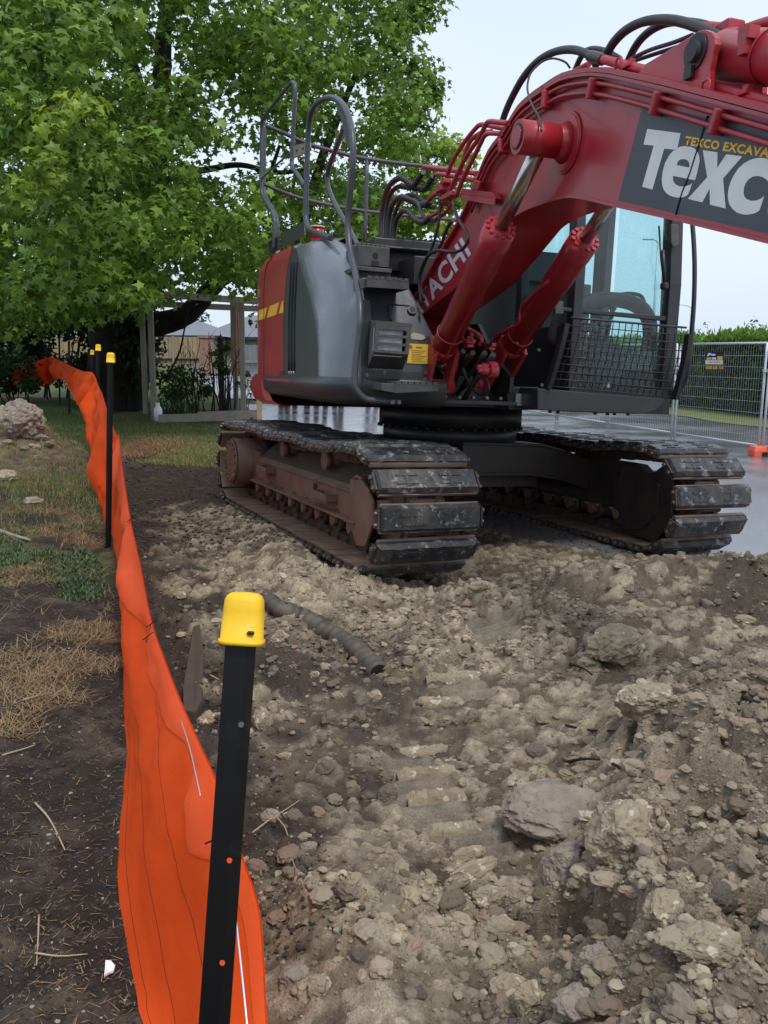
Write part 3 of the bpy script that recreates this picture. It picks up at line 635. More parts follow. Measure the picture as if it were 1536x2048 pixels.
for a0 in (.33, .80):
    A0 = q4[0].lerp(q4[1], a0 + .06); A1 = q4[0].lerp(q4[1], a0 + .15); B0 = q4[3].lerp(q4[2], a0 - .06); B1 = q4[3].lerp(q4[2], a0 + .03)
    mb.prism([p + Vector((0, -.0012, 0)) for p in (A0, A1, B1, B0)], (0, .001, 0), 1)
mb.build('reflective_strip', [M['hazard'], M['cwred']], CW)

def textmesh(s, name, bold=.0, shear=0., spacing=1.):
    cu = bpy.data.curves.new(name, 'FONT'); cu.body = s; cu.offset = bold; cu.shear = shear; cu.space_character = spacing; cu.size = 1.; cu.resolution_u = 3
    o = bpy.data.objects.new(name, cu); C.objects.link(o); bpy.context.view_layer.update()
    me = bpy.data.meshes.new_from_object(o.evaluated_get(bpy.context.evaluated_depsgraph_get())); C.objects.unlink(o); bpy.data.objects.remove(o)
    return me
def place_text(s, name, O, U, V, mt, parent, bold=0., shear=0., spacing=1., wref=None, cap=.70):
    """O: baseline start, U: full baseline vector of the text (or of wref), V: cap height vector"""
    me = textmesh(s, name, bold, shear, spacing); W = max(v.co.x for v in me.vertices)
    if wref: m2 = textmesh(wref, name, bold, shear, spacing); W = max(v.co.x for v in m2.vertices)
    H = max(v.co.y for v in me.vertices) if cap is None else cap
    for v in me.vertices: v.co = Vector(O) + Vector(U) * (v.co.x / W) + Vector(V) * (v.co.y / H)
    me.materials.append(mt); o = bpy.data.objects.new(name, me); C.objects.link(o); o.parent = parent; return o
O = hu(558.5, 753, 'y', -1.4095); U = hu(565.5, 753.5, 'y', -1.4095) - O; V = hu(558.5, 741, 'y', -1.4095) - O
place_text('E30', 'model_marking', O, U, V, M['seam'], CW, bold=.01)

# side engine cover with its swept corner panel, coloured as if sky-lit
mb = MB()
def colpts(px, yv): return [hu(x, y, 'y', yv) for x, y in px]
Rb = colpts([(568, 760), (567, 700), (567, 640), (570, 585), (574, 543), (579, 515), (585, 493)], -1.40)
Cr = colpts([(637, 760), (636, 700), (631, 645), (619, 592), (606, 550), (598, 522), (593, 497)], -1.40)
Fr = colpts([(728, 762), (729, 690), (727, 630), (720, 575), (709, 540), (697, 513), (676, 482)], -1.19)
rows = []
for t_ in [0, .04, .15, .3, .45, .6, .75, .88, 1]:
    row = []
    for i, (a, b) in enumerate(zip(Cr, Fr)):
        p = a.lerp(b, t_); bul = math.sin(math.pi * min(1, t_ ** .8)) * (.055 + .008 * i)
        row.append(p + Vector((bul * .7, -bul * .55, 0)))
    rows.append(row)
mb.grid(rows, 1)
# return of the front edge and the hood top
Fi = [p + Vector((-.10, .10, 0)) for p in Fr]; mb.grid([Fr, Fi], 1)
tp = [r_[-1] for r_ in [Rb, Cr]] + [r_[-1] for r_ in rows[1:]]
tp2 = [Vector((p.x - .02, p.y + .07, p.z + .035)) for p in tp]; tp3 = [Vector((p.x - .1, -.95, tp2[i].z + .015)) for i, p in enumerate(tp)]
mb.grid([tp, tp2, tp3], 1)
SP = mb.build('engine_cover', [M['dgrey'], M['skylit_grey']], EX)
mb = MB(); mb.grid([Rb, [a.lerp(b, .5) for a, b in zip(Rb, Cr)], Cr], 0); mb.build('side_panel', M['dgrey'], EX)
mb = MB()
for xa, xb in ((579, 583), (584.5, 588.5), (590, 594)):
    mb.tube(spline([hu(xb, 524, 'y', -1.403), hu(xa + 1.5, 580, 'y', -1.403), hu(xa - 1, 640, 'y', -1.403), hu(xa - 1, 742, 'y', -1.403)], 4), .011, 6)
mb.build('cover_groove', M['seam'], SP)
mb = MB()
for k in range(3): mb.prism([hu(x, y, 'y', -1.4045) for x, y in ((576 + k * 4.6, 742), (579.4 + k * 4.6, 742), (577.8 + k * 4.6, 748))], (0, .001, 0))
mb.build('triangle_marks', M['white'], SP)
mb = MB(); mb.box((-.35, .15, 2.33), (1.3, 1.95, .26)); mb.box((-.55, .1, 1.75), (1.5, 2.3, .95)); mb.box((.45, -.30, 2.17), (.5, .62, .22)); mb.box((.34, -.6, 2.36), (.3, .5, .02)); 
mb.build('engine_hood', M['dgrey'], EX, bevel=.02)
mb = MB()
for k in range(14): mb.box((.05, -.72 + k * .05, 2.475), (.45, .012, .02))
mb.build('hood_grille', M['black'], EX)

# rounded side skirt, swept round the corner
plan = [(-1.47, -1.36), (-1.44, -1.41), (-1.35, -1.43), (0, -1.43), (1.05, -1.43), (1.30, -1.37), (1.47, -1.23), (1.53, -1.05), (1.53, -.62)]
prof = [(0, 1.315), (.028, 1.31), (.03, 1.26), (.02, 1.18), (-.03, 1.135), (-.12, 1.12)]
mb = MB(); rows = []
for i, (x, y) in enumerate(plan):
    a = Vector((*plan[max(i - 1, 0)], 0)); b = Vector((*plan[min(i + 1, len(plan) - 1)], 0)); t_ = (b - a).normalized(); nrm = Vector((t_.y, -t_.x, 0))
    rows.append([Vector((x, y, 0)) + nrm * o_ + Vector((0, 0, z)) for o_, z in prof])
mb.grid(rows); mb.add(rows[0], [tuple(range(len(prof)))]); mb.add([r_[0] for r_ in rows], [tuple(range(len(rows)))])
SK = mb.build('side_skirt', M['dgrey'], EX)
mb = MB(); mb.strip([Vector((x, -1.4622, 1.283)) for x in np.linspace(-1.1, .1, 6)], [Vector((x, -1.4622, 1.262)) for x in np.linspace(-1.1, .1, 6)]); mb.build('red_pinstripe', M['redpipe'], SK)

# front right box
mb = MB(); pr = [(1.50, 1.30), (1.50, 1.62), (1.28, 2.02), (1.15, 2.05), (.25, 2.07), (.25, 1.30)]
iy = lambda z: -.70 - .17 * max(0, (z - 1.62) / .42)
A_1 = [Vector((x, -1.20, z)) for x, z in pr]; B_1 = [Vector((x, iy(z), z)) for x, z in pr]; n6 = len(pr)
mb.add(A_1 + B_1, [tuple(range(n6))[::-1], tuple(range(n6, 2 * n6))] + [(i, (i + 1) % n6, n6 + (i + 1) % n6, n6 + i) for i in range(n6)])
FB = mb.build('storage_box', [M['box']], EX, bevel=.025)
mb = MB(); mb.prism([hu(*p, 'x', 1.503) for p in ((722, 600), (740, 600), (745, 690), (745, 768), (722, 768))], (-.05, 0, 0))
mb.box((1.50, -.95, 1.335), (.012, .48, .07))
mb.build('front_plate', M['dgrey'], FB)
for p, xx in (((733, 750), 1.505), ((768, 745), 1.505), ((851, 746), 1.505), ((850, 759), 1.505)):
    mb = MB(); c = hu(*p, 'x', xx); mb.cyl(c, c + Vector((.016, 0, 0)), .011, n=6); mb.cyl(c, c + Vector((.006, 0, 0)), .016, n=14); mb.build('bolt', M['bolt'], FB)
mb = MB(); c = hu(842, 623, 'x', 1.45); mb.cyl(c, c + Vector((.02, 0, 0)), .014, n=6)
mb.build('bolt', M['bolt'], FB)
mb = MB(); mb.prism([hu(*p, 'x', 1.507) for p in ((819, 687), (858, 689), (856, 728), (814, 726))], (.002, 0, 0)); 
LB = mb.build('warning_label', M['labelyellow'], FB)
mb = MB()
for k in range(7):
    a = hu(823, 701 + k * 3.6, 'x', 1.5105); b = hu(851 - (k % 3) * 4, 702 + k * 3.6, 'x', 1.5105); mb.box((a + b) / 2, ((.0006), (b - a).length, .004))
a = hu(822, 694, 'x', 1.5105); mb.box(a, (.0006, .02, .026)); a = hu(838, 695, 'x', 1.5105); mb.box(a, (.0006, .05, .010)); mb.build('label_print', M['ink'], FB)
mb = MB(); mb.prism([hu(*p, 'x', 1.505) for p in ((821, 669), (828, 665), (838, 667), (848, 671), (851, 676), (845, 680), (822, 678))], (.002, 0, 0)); mb.build('worn_label', M['cream'], FB)
# hatch with its latch on the sloping face
sl = lambda px, py, off=.004: (lambda p: p)(None)
def on_slope(px, py, off=.004, s0=(1.50, 1.62), s1=(1.28, 2.02)):
    o_ = MHi @ CAM; d_ = MHi.to_3x3() @ ray(px, py); nrm = Vector((s1[1] - s0[1], 0, -(s1[0] - s0[0]))).normalized(); p0 = Vector((s0[0], 0, s0[1])) + nrm * off
    return o_ + d_ * ((p0 - o_).dot(nrm) / d_.dot(nrm))
mb = MB(); mb.tube(spline([on_slope(*p) for p in ((782, 640), (776, 616), (781, 609), (800, 610), (828, 613), (837, 622), (840, 645))], 4), .004, 6)
mb.build('hatch_seam', M['seam'], FB)
mb = MB(); c = on_slope(823, 622, .0); mb.cyl(c, c + Vector((.018, 0, .010)), .034, n=20, mi=0); mb.cyl(c + Vector((.018, 0, .01)), c + Vector((.020, 0, .011)), .022, n=18, mi=1); mb.build('hatch_lock', [M['black'], M['seam']], FB)
mb = MB(); mb.tube([on_slope(775, 613, .012), on_slope(779, 632, .016), on_slope(783, 641, .012)], .007, 8); mb.build('hatch_handle', M['black'], FB)

# work lamp guard
mb = MB(); xf = 1.80
fr = [hu(*p, 'x', xf) for p in ((751, 650), (822, 654), (817, 709), (748, 704))]
bk = [hu(*p, 'x', 1.50) for p in ((740, 640), (815, 646), (805, 740), (735, 736))]
bt = [hu(*p, 'x', xf - .02) for p in ((748, 709), (817, 711))]
mid = [hu(*p, 'x', 1.52) for p in ((734, 735), (802, 739))]
mb.add([fr[0], fr[1], fr[2], fr[3], bk[0], bk[1], bk[2], bk[3]], [(0, 4, 5, 1), (1, 5, 6, 2), (3, 2, 6, 7), (0, 3, 7, 4)])
def q2(u, v, dx=0.): a = fr[0].lerp(fr[1], u); b = fr[3].lerp(fr[2], u); return a.lerp(b, v) + Vector((dx, 0, 0))
def bar(u0, v0, u1, v1, dx=.006, th=.02):
    mb.prism([q2(u0, v0, dx), q2(u1, v0, dx), q2(u1, v1, dx), q2(u0, v1, dx)], (-th, 0, 0))
for v0, v1 in ((0, .14), (.33, .42), (.62, .71), (.90, 1)): bar(0, v0, 1, v1)
for v0, v1 in ((.14, .33), (.42, .62), (.71, .90)): bar(0, v0, .09, v1); bar(.89, v0, 1, v1)
for k in range(7): a = q2(.04 + k * .145, 0, -.0); mb.box(a + Vector((-.03, .012, .012)), (.07, .035, .022))
LG = mb.build('lamp_guard', M['step'], EX)
mb = MB(); mb.prism([q2(.03, .05, -.05), q2(.86, .05, -.05), q2(.86, .95, -.05), q2(.03, .95, -.05)], (-.01, 0, 0), 0)
for k in range(22): mb.box(q2(.05 + k * .037, .5, -.047), (.006, .004, .22), mi=0)
mb.build('work_lamp', M['lens'], LG)

# climbing steps
def step(name, pxs, x, depth, teeth=6, par=EX):
    a, b, c, d = [hu(*p, 'x', x) for p in pxs]; mb = MB(); off = Vector((-depth, 0, 0))
    mb.prism([a, b, c, d], (-.012, 0, 0)); mb.prism([a, b, b + off, a + off], (0, 0, -.012)); mb.prism([a, d, d + off, a + off], (0, .01, 0)); mb.prism([b, c, c + off, b + off], (0, -.01, 0))
    for r_ in range(3):
        for k in range(teeth + 1):
            t_ = (k + .5) / (teeth + 1); p = a.lerp(b, t_) + Vector((-depth * r_ / 2.4 - .01, 0, .008)); mb.box(p, (.025, (b - a).length / (teeth + 1) * .72, .020))
    return mb.build(name, M['step'], par, bevel=.002)
step('foot_step', ((735, 556), (818, 563), (818, 579), (735, 574)), 1.62, .30)
step('foot_step', ((790, 767), (877, 770), (877, 782), (789, 786)), 1.78, .24)
mb = MB(); mb.prism([hu(*p, 'x', 1.78) for p in ((762, 766), (790, 767), (789, 786), (764, 781))], (-.25, .0, 0)); mb.build('step_bracket', M['step'], EX, bevel=.003); mb = MB(); mb.prism([hu(*p, 'x', 1.56) for p in ((722, 557), (736, 556), (736, 574), (722, 578))], (-.2, 0, 0)); mb.build('step_bracket', M['step'], EX, bevel=.003)
Pb = [hu(*p, 'x', 1.22) for p in ((716, 489), (780, 496), (778, 535), (718, 531))]
mb = MB(); mb.prism(Pb, (-.35, 0, 0)); mb.prism([hu(*p, 'x', 1.30) for p in ((712, 531), (784, 538), (784, 546), (714, 540))], (-.45, 0, 0)); mb.prism([hu(*p, 'x', 1.24) for p in ((714, 540), (780, 546), (780, 560), (720, 556))], (-.4, 0, 0))
for r_ in range(3):
    for k in range(7): p = Pb[0].lerp(Pb[1], (k + .5) / 7) + Vector((-.03 - r_ * .14, 0, .008)); mb.box(p, (.03, .032, .022))
SB = mb.build('step_box', M['step'], EX, bevel=.004)
mb = MB(); c = hu(751, 511, 'x', 1.222); mb.cyl(c, c + Vector((.003, 0, 0)), .021, n=18); c = hu(750, 527, 'x', 1.222); mb.box(c, (.006, .052, .035)); mb.build('step_hole', M['seam'], SB)

# hand rails and roof guard rails
def rail(pts, r=.019, name='hand_rail', k=6, mt='rail', par=EX, n=10):
    mb = MB(); mb.tube(spline(pts, k), r, n); return mb.build(name, M[mt], par)
HX = lambda x, y, v=1.66: hu(x, y, 'x', v)
HY = lambda x, y, v=-1.27: hu(x, y, 'y', v)
low_ = [HX(800, 803), HX(775, 802.5), HX(745, 801), HX(728, 796), HX(712, 778), HX(709, 760), HX(712, 715), HX(718, 670), HX(720, 640)]
e_ = HY(719, 600, -1.29); 
rail(low_ + [e_, HY(711, 548), HY(699, 495), HY(696, 440), HY(702, 370), HY(706, 315), HY(704, 265), HY(693, 222), HY(676, 200), HY(655, 196), HY(634, 207), HY(622, 228), HY(617, 262), HY(614, 330), HY(612, 400), HY(612, 440), HY(619, 458), HY(640, 469), HY(662, 476)], .0235)
mb = MB(); mb.prism([HY(x, y, -1.27) for x, y in ((674, 203), (690, 216), (700, 245), (703, 285), (697, 300), (690, 275), (684, 245), (675, 222))], (0, .008, 0)); mb.build('rail_gusset', M['rail'], EX)
rail([HY(687, 254, -1.22), HY(683, 270, -1.15), HY(671, 300, -1.12), HY(657, 340, -1.1), HY(656, 372, -1.1), HY(672, 412, -1.1), HY(697, 455, -1.08), HY(715, 490, -1.08), HY(727, 515, -1.08), HY(729, 545, -1.08)], .021)
rail([HY(548, 500, -1.22), HY(549, 455, -1.22), HY(546, 428, -1.22), HY(527, 395, -1.22), HY(523, 380, -1.22), HY(523, 300, -1.22), HY(524, 246, -1.22), HY(531, 232, -1.22), HY(556, 198, -1.22), HY(580, 169, -1.22), HY(587, 166, -1.22), HY(590, 177, -1.22), HY(588, 225, -1.22), HY(585, 290, -1.22), HY(584, 332, -1.22), HY(592, 345, -1.22), HY(610, 372, -1.22)], .021)
rail([HY(554, 498, -1.17), HY(555, 450, -1.17), HY(551, 428, -1.17), HY(533, 396, -1.17), HY(529, 380, -1.17), HY(529, 300, -1.17), HY(529, 250, -1.17)], .019)
rail([HY(523, 358, -1.22), HY(550, 332, -1.22), HY(583, 304, -1.22)], .010, 'rail_brace')
HR = lambda x, y: hu(x, y, 'x', -1.60)
rail([HR(531, 251), HR(560, 263), HR(620, 289), HR(680, 306), HR(735, 318), HR(800, 327), HR(855, 333), HR(930, 340)], .021, 'guard_rail')
rail([HR(529, 368), HR(560, 382), HR(610, 399), HR(680, 414), HR(735, 423), HR(800, 430), HR(860, 436), HR(930, 441)], .019, 'guard_rail')
rail([HR(734, 320), HR(732, 400), HR(729, 500)], .021, 'rail_post', 2)
mb = MB(); mb.prism([HY(x, y, -1.24) for x, y in ((586, 292), (620, 283), (622, 301), (588, 316))], (0, .008, 0), 0)
for p in ((594, 300), (606, 296)): c = HY(*p, -1.243); mb.cyl(c, c + Vector((0, -.012, 0)), .014, n=6, mi=1)
mb.build('rail_clamp', [M['timber'], M['bolt']], EX)
mb = MB(); mb.prism([HY(x, y, -1.20) for x, y in ((536, 484), (608, 442), (609, 470), (540, 509))], (0, .012, 0), 0); mb.prism([HY(x, y, -1.20) for x, y in ((536, 484), (548, 478), (550, 520), (538, 520))], (0, .06, 0), 0)
for p in ((562, 480), (562, 490)): c = HY(*p, -1.203); mb.cyl(c, c + Vector((0, -.012, 0)), .012, n=6, mi=1)
mb.build('rail_base_plate', [M['dgrey'], M['bolt']], EX)
c = HY(634, 478, -1.05); mb = MB(); mb.cyl(c, c + Vector((0, 0, .10)), .062, n=24, mi=0); mb.cyl(c + Vector((0, 0, .10)), c + Vector((0, 0, .115)), .070, n=24, mi=1); mb.build('filler_cap', [M['cwred'], M['cream']], EX)
for p in ((783, 804), (796, 804)): mb = MB(); c = HX(*p, 1.665); mb.cyl(c, c + Vector((.03, 0, 0)), .016, n=6); mb.build('bolt', M['bolt'], EX)

# ---- boom
YN, YF = -.52, -.16
BY = lambda x, y, v=YN: hu(x, y, 'y', v)
up_px = [(818, 640), (833, 602), (849, 577), (880, 520), (933, 430), (962, 360), (985, 308), (1012, 272), (1044, 221), (1070, 197), (1094, 180), (1134, 156), (1184, 146), (1215, 147), (1248, 152), (1338, 172), (1430, 196), (1536, 224), (1680, 262), (2050, 350)]
lo_px = [(818, 700), (833, 640), (849, 624), (889, 592), (927, 559), (968, 508), (1000, 464), (1020, 438), (1050, 418), (1085, 404), (1130, 391), (1155, 391), (1184, 396), (1205, 401), (1239, 409), (1352, 434), (1440, 455), (1536, 478), (1680, 512), (2050, 590)]
UPp = spline([BY(*p) for p in up_px], 3); LOp = spline([BY(*p) for p in lo_px], 3)
# continue the foot down to its pivot
foot = Vector((.42, YN, 1.62))
def shift(ps, y): return [Vector((p.x, y, p.z)) for p in ps]
def plate(y, th):
    mb = MB(); A = shift([Vector((.30, 0, 1.74))] + UPp, y); B = shift([Vector((.50, 0, 1.50))] + LOp, y); mb.slab(A, B, (0, th, 0)); return mb
mb = plate(YN, .016); BM = mb.build('boom', M['red'], EX)
tag(BM)
mb = plate(YF - .016, .016); mb.build('boom_side_plate', M['red'], BM)
mb = MB(); U0 = [Vector((.30, 0, 1.74))] + UPp; L0 = [Vector((.50, 0, 1.50))] + LOp
def off(ps, d):
    out = []
    for i, p in enumerate(ps):
        t_ = (ps[min(i + 1, len(ps) - 1)] - ps[max(0, i - 1)]).normalized(); out.append(p + Vector((-t_.z, 0, t_.x)) * d)
    return out
mb.slab(shift(U0, YN - .035), shift(U0, YF + .03), (0, 0, .022)); mb.build('boom_top_flange', M['red'], BM)
mb = MB(); mb.slab(shift(L0, YN - .012), shift(L0, YF + .012), (0, 0, -.016)); mb.build('boom_bottom_plate', M['red'], BM)
mb = MB(); e0, e1 = UPp[-1], LOp[-1]; mb.prism([Vector((e0.x, YN, e0.z)), Vector((e0.x, YF, e0.z)), Vector((e1.x, YF, e1.z)), Vector((e1.x, YN, e1.z))], (.02, 0, 0)); mb.build('boom_end_plate', M['red'], BM)
i0 = 14
for d_, r_ in ((-.050, .011), (-.098, .011)):
    mb = MB(); mb.tube([p + Vector((0, -.030, 0)) for p in off(U0, d_)[i0:]], r_, 8); mb.build('boom_pipe', M['redpipe'], BM)
mb = MB(); mb.slab([p + Vector((0, -.001, 0)) for p in off(U0, -.004)[i0:]], [p + Vector((0, -.001, 0)) for p in off(U0, -.018)[i0:]], (0, -.04, 0)); mb.build('boom_edge_rib', M['red'], BM)
def near_upper(px):
    t_ = BY(*px); k = min(range(len(U0)), key=lambda i: (Vector((U0[i].x, 0, U0[i].z)) - Vector((t_.x, 0, t_.z))).length); return k
for px in ((962, 370), (1015, 270), (1105, 178), (1200, 165), (1316, 195), (1460, 230)):
    k = near_upper(px); a = off(U0, -.028)[k]; b = off(U0, -.125)[k]; tt = (U0[k + 1] - U0[k - 1]).normalized(); mb = MB()
    Rr = Matrix((tt, Vector((0, 1, 0)), tt.cross(Vector((0, 1, 0))))).transposed(); mb.box((a + b) / 2 + Vector((0, -.030, 0)), (.032, .065, (a - b).length), rot=Rr); mb.build('pipe_bracket', M['redpipe'], BM, bevel=.006)
# decal with the painted name
DY = YN - .0025
c6 = lambda x, y: (1220 + x / 4.861, 180 + y / 4.861)
D6 = lambda x, y, dy=-.0012: BY(*c6(x, y), DY + dy)
mb = MB(); dp = [BY(*p, DY) for p in ((1286, 207), (1335, 218), (1400, 232), (1536, 262), (1700, 298), (1700, 505), (1536, 467), (1400, 437), (1300, 415), (1236, 401))]
mb.prism(dp, (0, .001, 0)); DC = mb.build('name_panel', M['decal'], BM)
mb = MB()
T6 = [(362, 378), (686, 420), (652, 582), (527, 570), (412, 968), (312, 940), (425, 540), (325, 530)]
E6 = [(826, 877), (850, 800), (872, 690), (868, 640), (850, 600), (825, 570), (790, 553), (725, 545), (680, 552), (640, 572), (600, 605), (570, 645), (535, 710), (515, 780), (503, 860), (506, 920), (520, 965), (545, 1000), (580, 1025), (620, 1040), (665, 1046), (710, 1042), (745, 1030), (762, 1010), (780, 965), (800, 905), (770, 925), (720, 940), (670, 935), (635, 915), (615, 885), (612, 835)]
EH = [(648, 728), (655, 705), (668, 685), (690, 674), (720, 671), (748, 680), (765, 700), (772, 722), (769, 752)]
X6 = [(902, 585), (1045, 605), (1042, 757), (1130, 625), (1287, 645), (1100, 860), (1125, 1152), (972, 1115), (968, 960), (897, 1092), (755, 1058), (945, 848)]
C6 = [(1610, 760), (1585, 710), (1545, 675), (1500, 662), (1450, 659), (1400, 667), (1350, 685), (1300, 715), (1250, 760), (1205, 825), (1175, 885), (1155, 950), (1145, 1015), (1148, 1065), (1160, 1110), (1190, 1155), (1230, 1188), (1275, 1206), (1325, 1212), (1380, 1206), (1420, 1193), (1452, 1172), (1475, 1110), (1498, 1030), (1465, 1058), (1420, 1075), (1370, 1077), (1330, 1062), (1306, 1035), (1299, 1000), (1303, 950), (1320, 905), (1350, 865), (1390, 842), (1435, 835), (1480, 845), (1520, 870), (1550, 905)]
O6 = [(1760 + 225 * math.cos(a), 1180 + 255 * math.sin(a)) for a in np.linspace(0, 2 * math.pi, 40, endpoint=False)]
OH = [(1750 + 90 * math.cos(a), 1180 + 120 * math.sin(a)) for a in np.linspace(0, 2 * math.pi, 28, endpoint=False)]
for pl, mi_, dy in ((T6, 0, -.0012), (E6, 0, -.0012), (EH, 1, -.0022), (X6, 0, -.0012), (C6, 0, -.0012), (O6, 0, -.0012), (OH, 1, -.0022)):
    mb.add([D6(x, y, dy) for x, y in pl], [tuple(range(len(pl)))], mi_)
mb.build('painted_name', [M['white'], M['decal']], BM, fixn=False)
O = D6(722, 527); U = D6(1540, 655) - O; V = D6(732, 450) - O
place_text('TEXCO EXCAVATORS', 'painted_subtitle', O, U, V, M['yellow'], BM, bold=.035, shear=.12, spacing=1.10, wref='TEXCO EXCAVA')
mb = MB(); mb.tube([D6(950, 250), D6(880, 480), D6(780, 800), D6(700, 1000), D6(640, 1210)], .004, 6); mb.build('panel_seam', M['seam'], BM)
z1 = lambda x, y: BY(480 + x / 3.2, 140 + y / 3.2, YN - .002)
O = z1(1092, 1642); B1 = z1(1478, 1172); V = z1(1170, 1378) - z1(1204, 1448)
place_text('HITACHI', 'boom_lettering', O, B1 - O, V * 1.38, M['boomwhite'], BM, bold=.028, shear=.0, spacing=1.05)
# pin boss of the lift cylinders
mb = MB(); c = BY(1134, 286); c0 = Vector((c.x, YN, c.z))
mb.cyl(c0 + Vector((0, -.012, 0)), c0 + Vector((0, 0, 0)), .160, n=48); mb.cyl(c0 + Vector((0, -.018, 0)), c0, .148, n=48)
mb.tube([c0 + Vector((0, -.01, 0)), c0 + Vector((0, -.05, 0)), c0 + Vector((0, -.09, 0)), c0 + Vector((0, -.13, 0))], [.115, .090, .079, .076], 36)
mb.cyl(c0 + Vector((0, -.24, 0)), c0 + Vector((0, -.12, 0)), .075, n=36)
mb.build('pivot_boss', M['red'], BM)
PC = Vector((c0.x, -.66, c0.z))
mb = MB(); mb.cyl(PC + Vector((0, -.155, 0)), PC + Vector((0, .07, 0)), .088, n=36, mi=0); mb.cyl(PC + Vector((0, -.160, 0)), PC + Vector((0, -.155, 0)), .066, n=30, mi=1); mb.cyl(PC + Vector((0, -.164, 0)), PC + Vector((0, -.160, 0)), .056, n=30, mi=0); mb.build('rod_end', [M['red'], M['seam']], BM)

# ---- lift cylinders
def liftcyl(yc, rod_top, head, base, clev, label):
    H = lambda p: hu(*p, 'y', yc)
    a, b, c, d = rod_top if isinstance(rod_top, Vector) else H(rod_top), H(head), H(base), H(clev); ax = (c - b).normalized()
    mb = MB(); mb.tube([b, b + ax * .02, b + ax * .020, b + ax * .15, b + ax * .16, b + ax * .42, b + ax * .43, c], [.062, .066, .100, .100, .098, .098, .090, .090], 28)
    for k in range(12):
        an = k * math.pi / 6; x_ = Vector((0, 1, 0)); y_ = ax.cross(x_); pp = b + ax * .004 + (x_ * math.cos(an) + y_ * math.sin(an)) * .083
        mb.cyl(pp, pp + ax * .03, .0145, n=8)
    mb.tube([c, c + ax * .06, c + ax * .10], [.090, .085, .05], 24)
    o = mb.build('lift_cylinder', M['red'], EX); tag(o, label)
    mb = MB(); mb.tube([a, b + ax * .01], .044, 24); mb.build('piston_rod', M['chrome'], o)
    mb = MB(); w_ = Vector((0, .065, 0)); n_ = ax.cross(Vector((0, 1, 0)))
    for s_ in (-1, 1): mb.prism([c - n_ * .08 + w_ * s_, c + n_ * .08 + w_ * s_, d + n_ * .06 + w_ * s_, d - n_ * .06 + w_ * s_], (0, .03 * s_, 0))
    mb.cyl(d + Vector((0, -.13, 0)), d + Vector((0, .13, 0)), .05, n=20); mb.cyl(d + Vector((0, -.16, 0)), d + Vector((0, -.13, 0)), .035, n=6)
    mb.prism([c - n_ * .075 + Vector((0, -.096, 0)), c + n_ * .10 + Vector((0, -.096, 0)), d + n_ * .10 + Vector((0, -.096, 0)), d - n_ * .07 + Vector((0, -.096, 0))], (0, .02, 0))
    mb.build('cylinder_clevis', M['redpipe'], o)
    mb = MB(); r0 = c - ax * .12; mb.tube([r0 + (Vector((0, 1, 0)) * math.cos(t_) + n_ * math.sin(t_)) * .0935 for t_ in np.linspace(0, 2 * math.pi, 25)], .006, 6); mb.build('cylinder_band', M['redpipe'], o)
    return o
liftcyl(-.66, PC, (1003, 452), (890, 690), (872, 772), 'lift cylinder in front of the boom lettering')
liftcyl(-.03, (1235, 380), (1172, 476), (1028, 690), (985, 772), 'lift cylinder beside the cab, behind the boom')
RT = lambda p, y: hu(*p, 'y', y)
def pipe(pts, y, r=.013, name='hydraulic_pipe', mt='redpipe', k=5, par=EX, n=8):
    ys = y if hasattr(y, '__len__') else [y] * len(pts); return rail([RT(p, v) for p, v in zip(pts, ys)], r, name, k, mt, par, n)
pipe([(925, 640), (935, 655), (955, 667), (964, 678), (959, 690)], -.50); pipe([(940, 660), (943, 672), (945, 690)], -.48)
pipe([(896, 676), (925, 679), (950, 682)], -.60, .009); pipe([(1100, 560), (1045, 612), (1040, 640), (1030, 652), (1010, 662), (992, 672), (980, 690)], -.12, .013); pipe([(1018, 668), (1002, 680), (1004, 694)], -.10, .012); pipe([(1003, 686), (1035, 686)], -.08, .010, k=2)
for px_, yy in (((937, 684), -.50), ((980, 690), -.22)):
    mb = MB(); c = RT(px_, yy); mb.box(c, (.10, .06, .028)); mb.box(c + Vector((0, 0, -.028)), (.09, .05, .022)); mb.cyl(c + Vector((0, 0, .0)), c + Vector((0, 0, .04)), .014, n=6); mb.build('pipe_clamp', M['redpipe'], EX, bevel=.005)
for j, (a0, a1, a2, a3) in enumerate([((925, 705), (912, 725), (900, 745), (880, 765)), ((944, 708), (930, 728), (915, 752), (905, 790)), ((968, 708), (955, 730), (935, 756), (915, 790)), ((985, 712), (968, 735), (950, 762), (925, 800)), ((935, 712), (925, 735), (935, 765), (915, 785)), ((975, 735), (955, 760), (940, 780), (930, 800))]):
    pipe([a0, a1, a2, a3], [-.48, -.46, -.42, -.36], .016, 'hydraulic_hose', 'hose', 5)
    if j < 4: pipe([tuple(np.array(a0) + np.array([2, -3])), tuple(np.array(a0) * .55 + np.array(a1) * .45)], -.485, .019, 'hose_fitting', 'fit', 2)
pipe([(972, 755), (978, 775), (972, 788), (955, 787), (940, 772)], -.30, .008, 'hydraulic_hose', 'hosedust'); pipe([(860, 700), (900, 640), (930, 655), (975, 690), (985, 675)], -.3, .010, 'hydraulic_hose', 'hose')
for p in ((893, 705), (893, 720), (900, 735), (978, 735), (980, 742)):
    mb = MB(); c = RT(p, -.52); mb.cyl(c, c + Vector((0, -.05, 0)), .028, n=6); mb.cyl(c, c + Vector((0, -.08, 0)), .016, n=10); mb.cyl(c + Vector((0, .05, 0)), c, .04, n=14); mb.build('valve_fitting', M['redpipe'], EX)

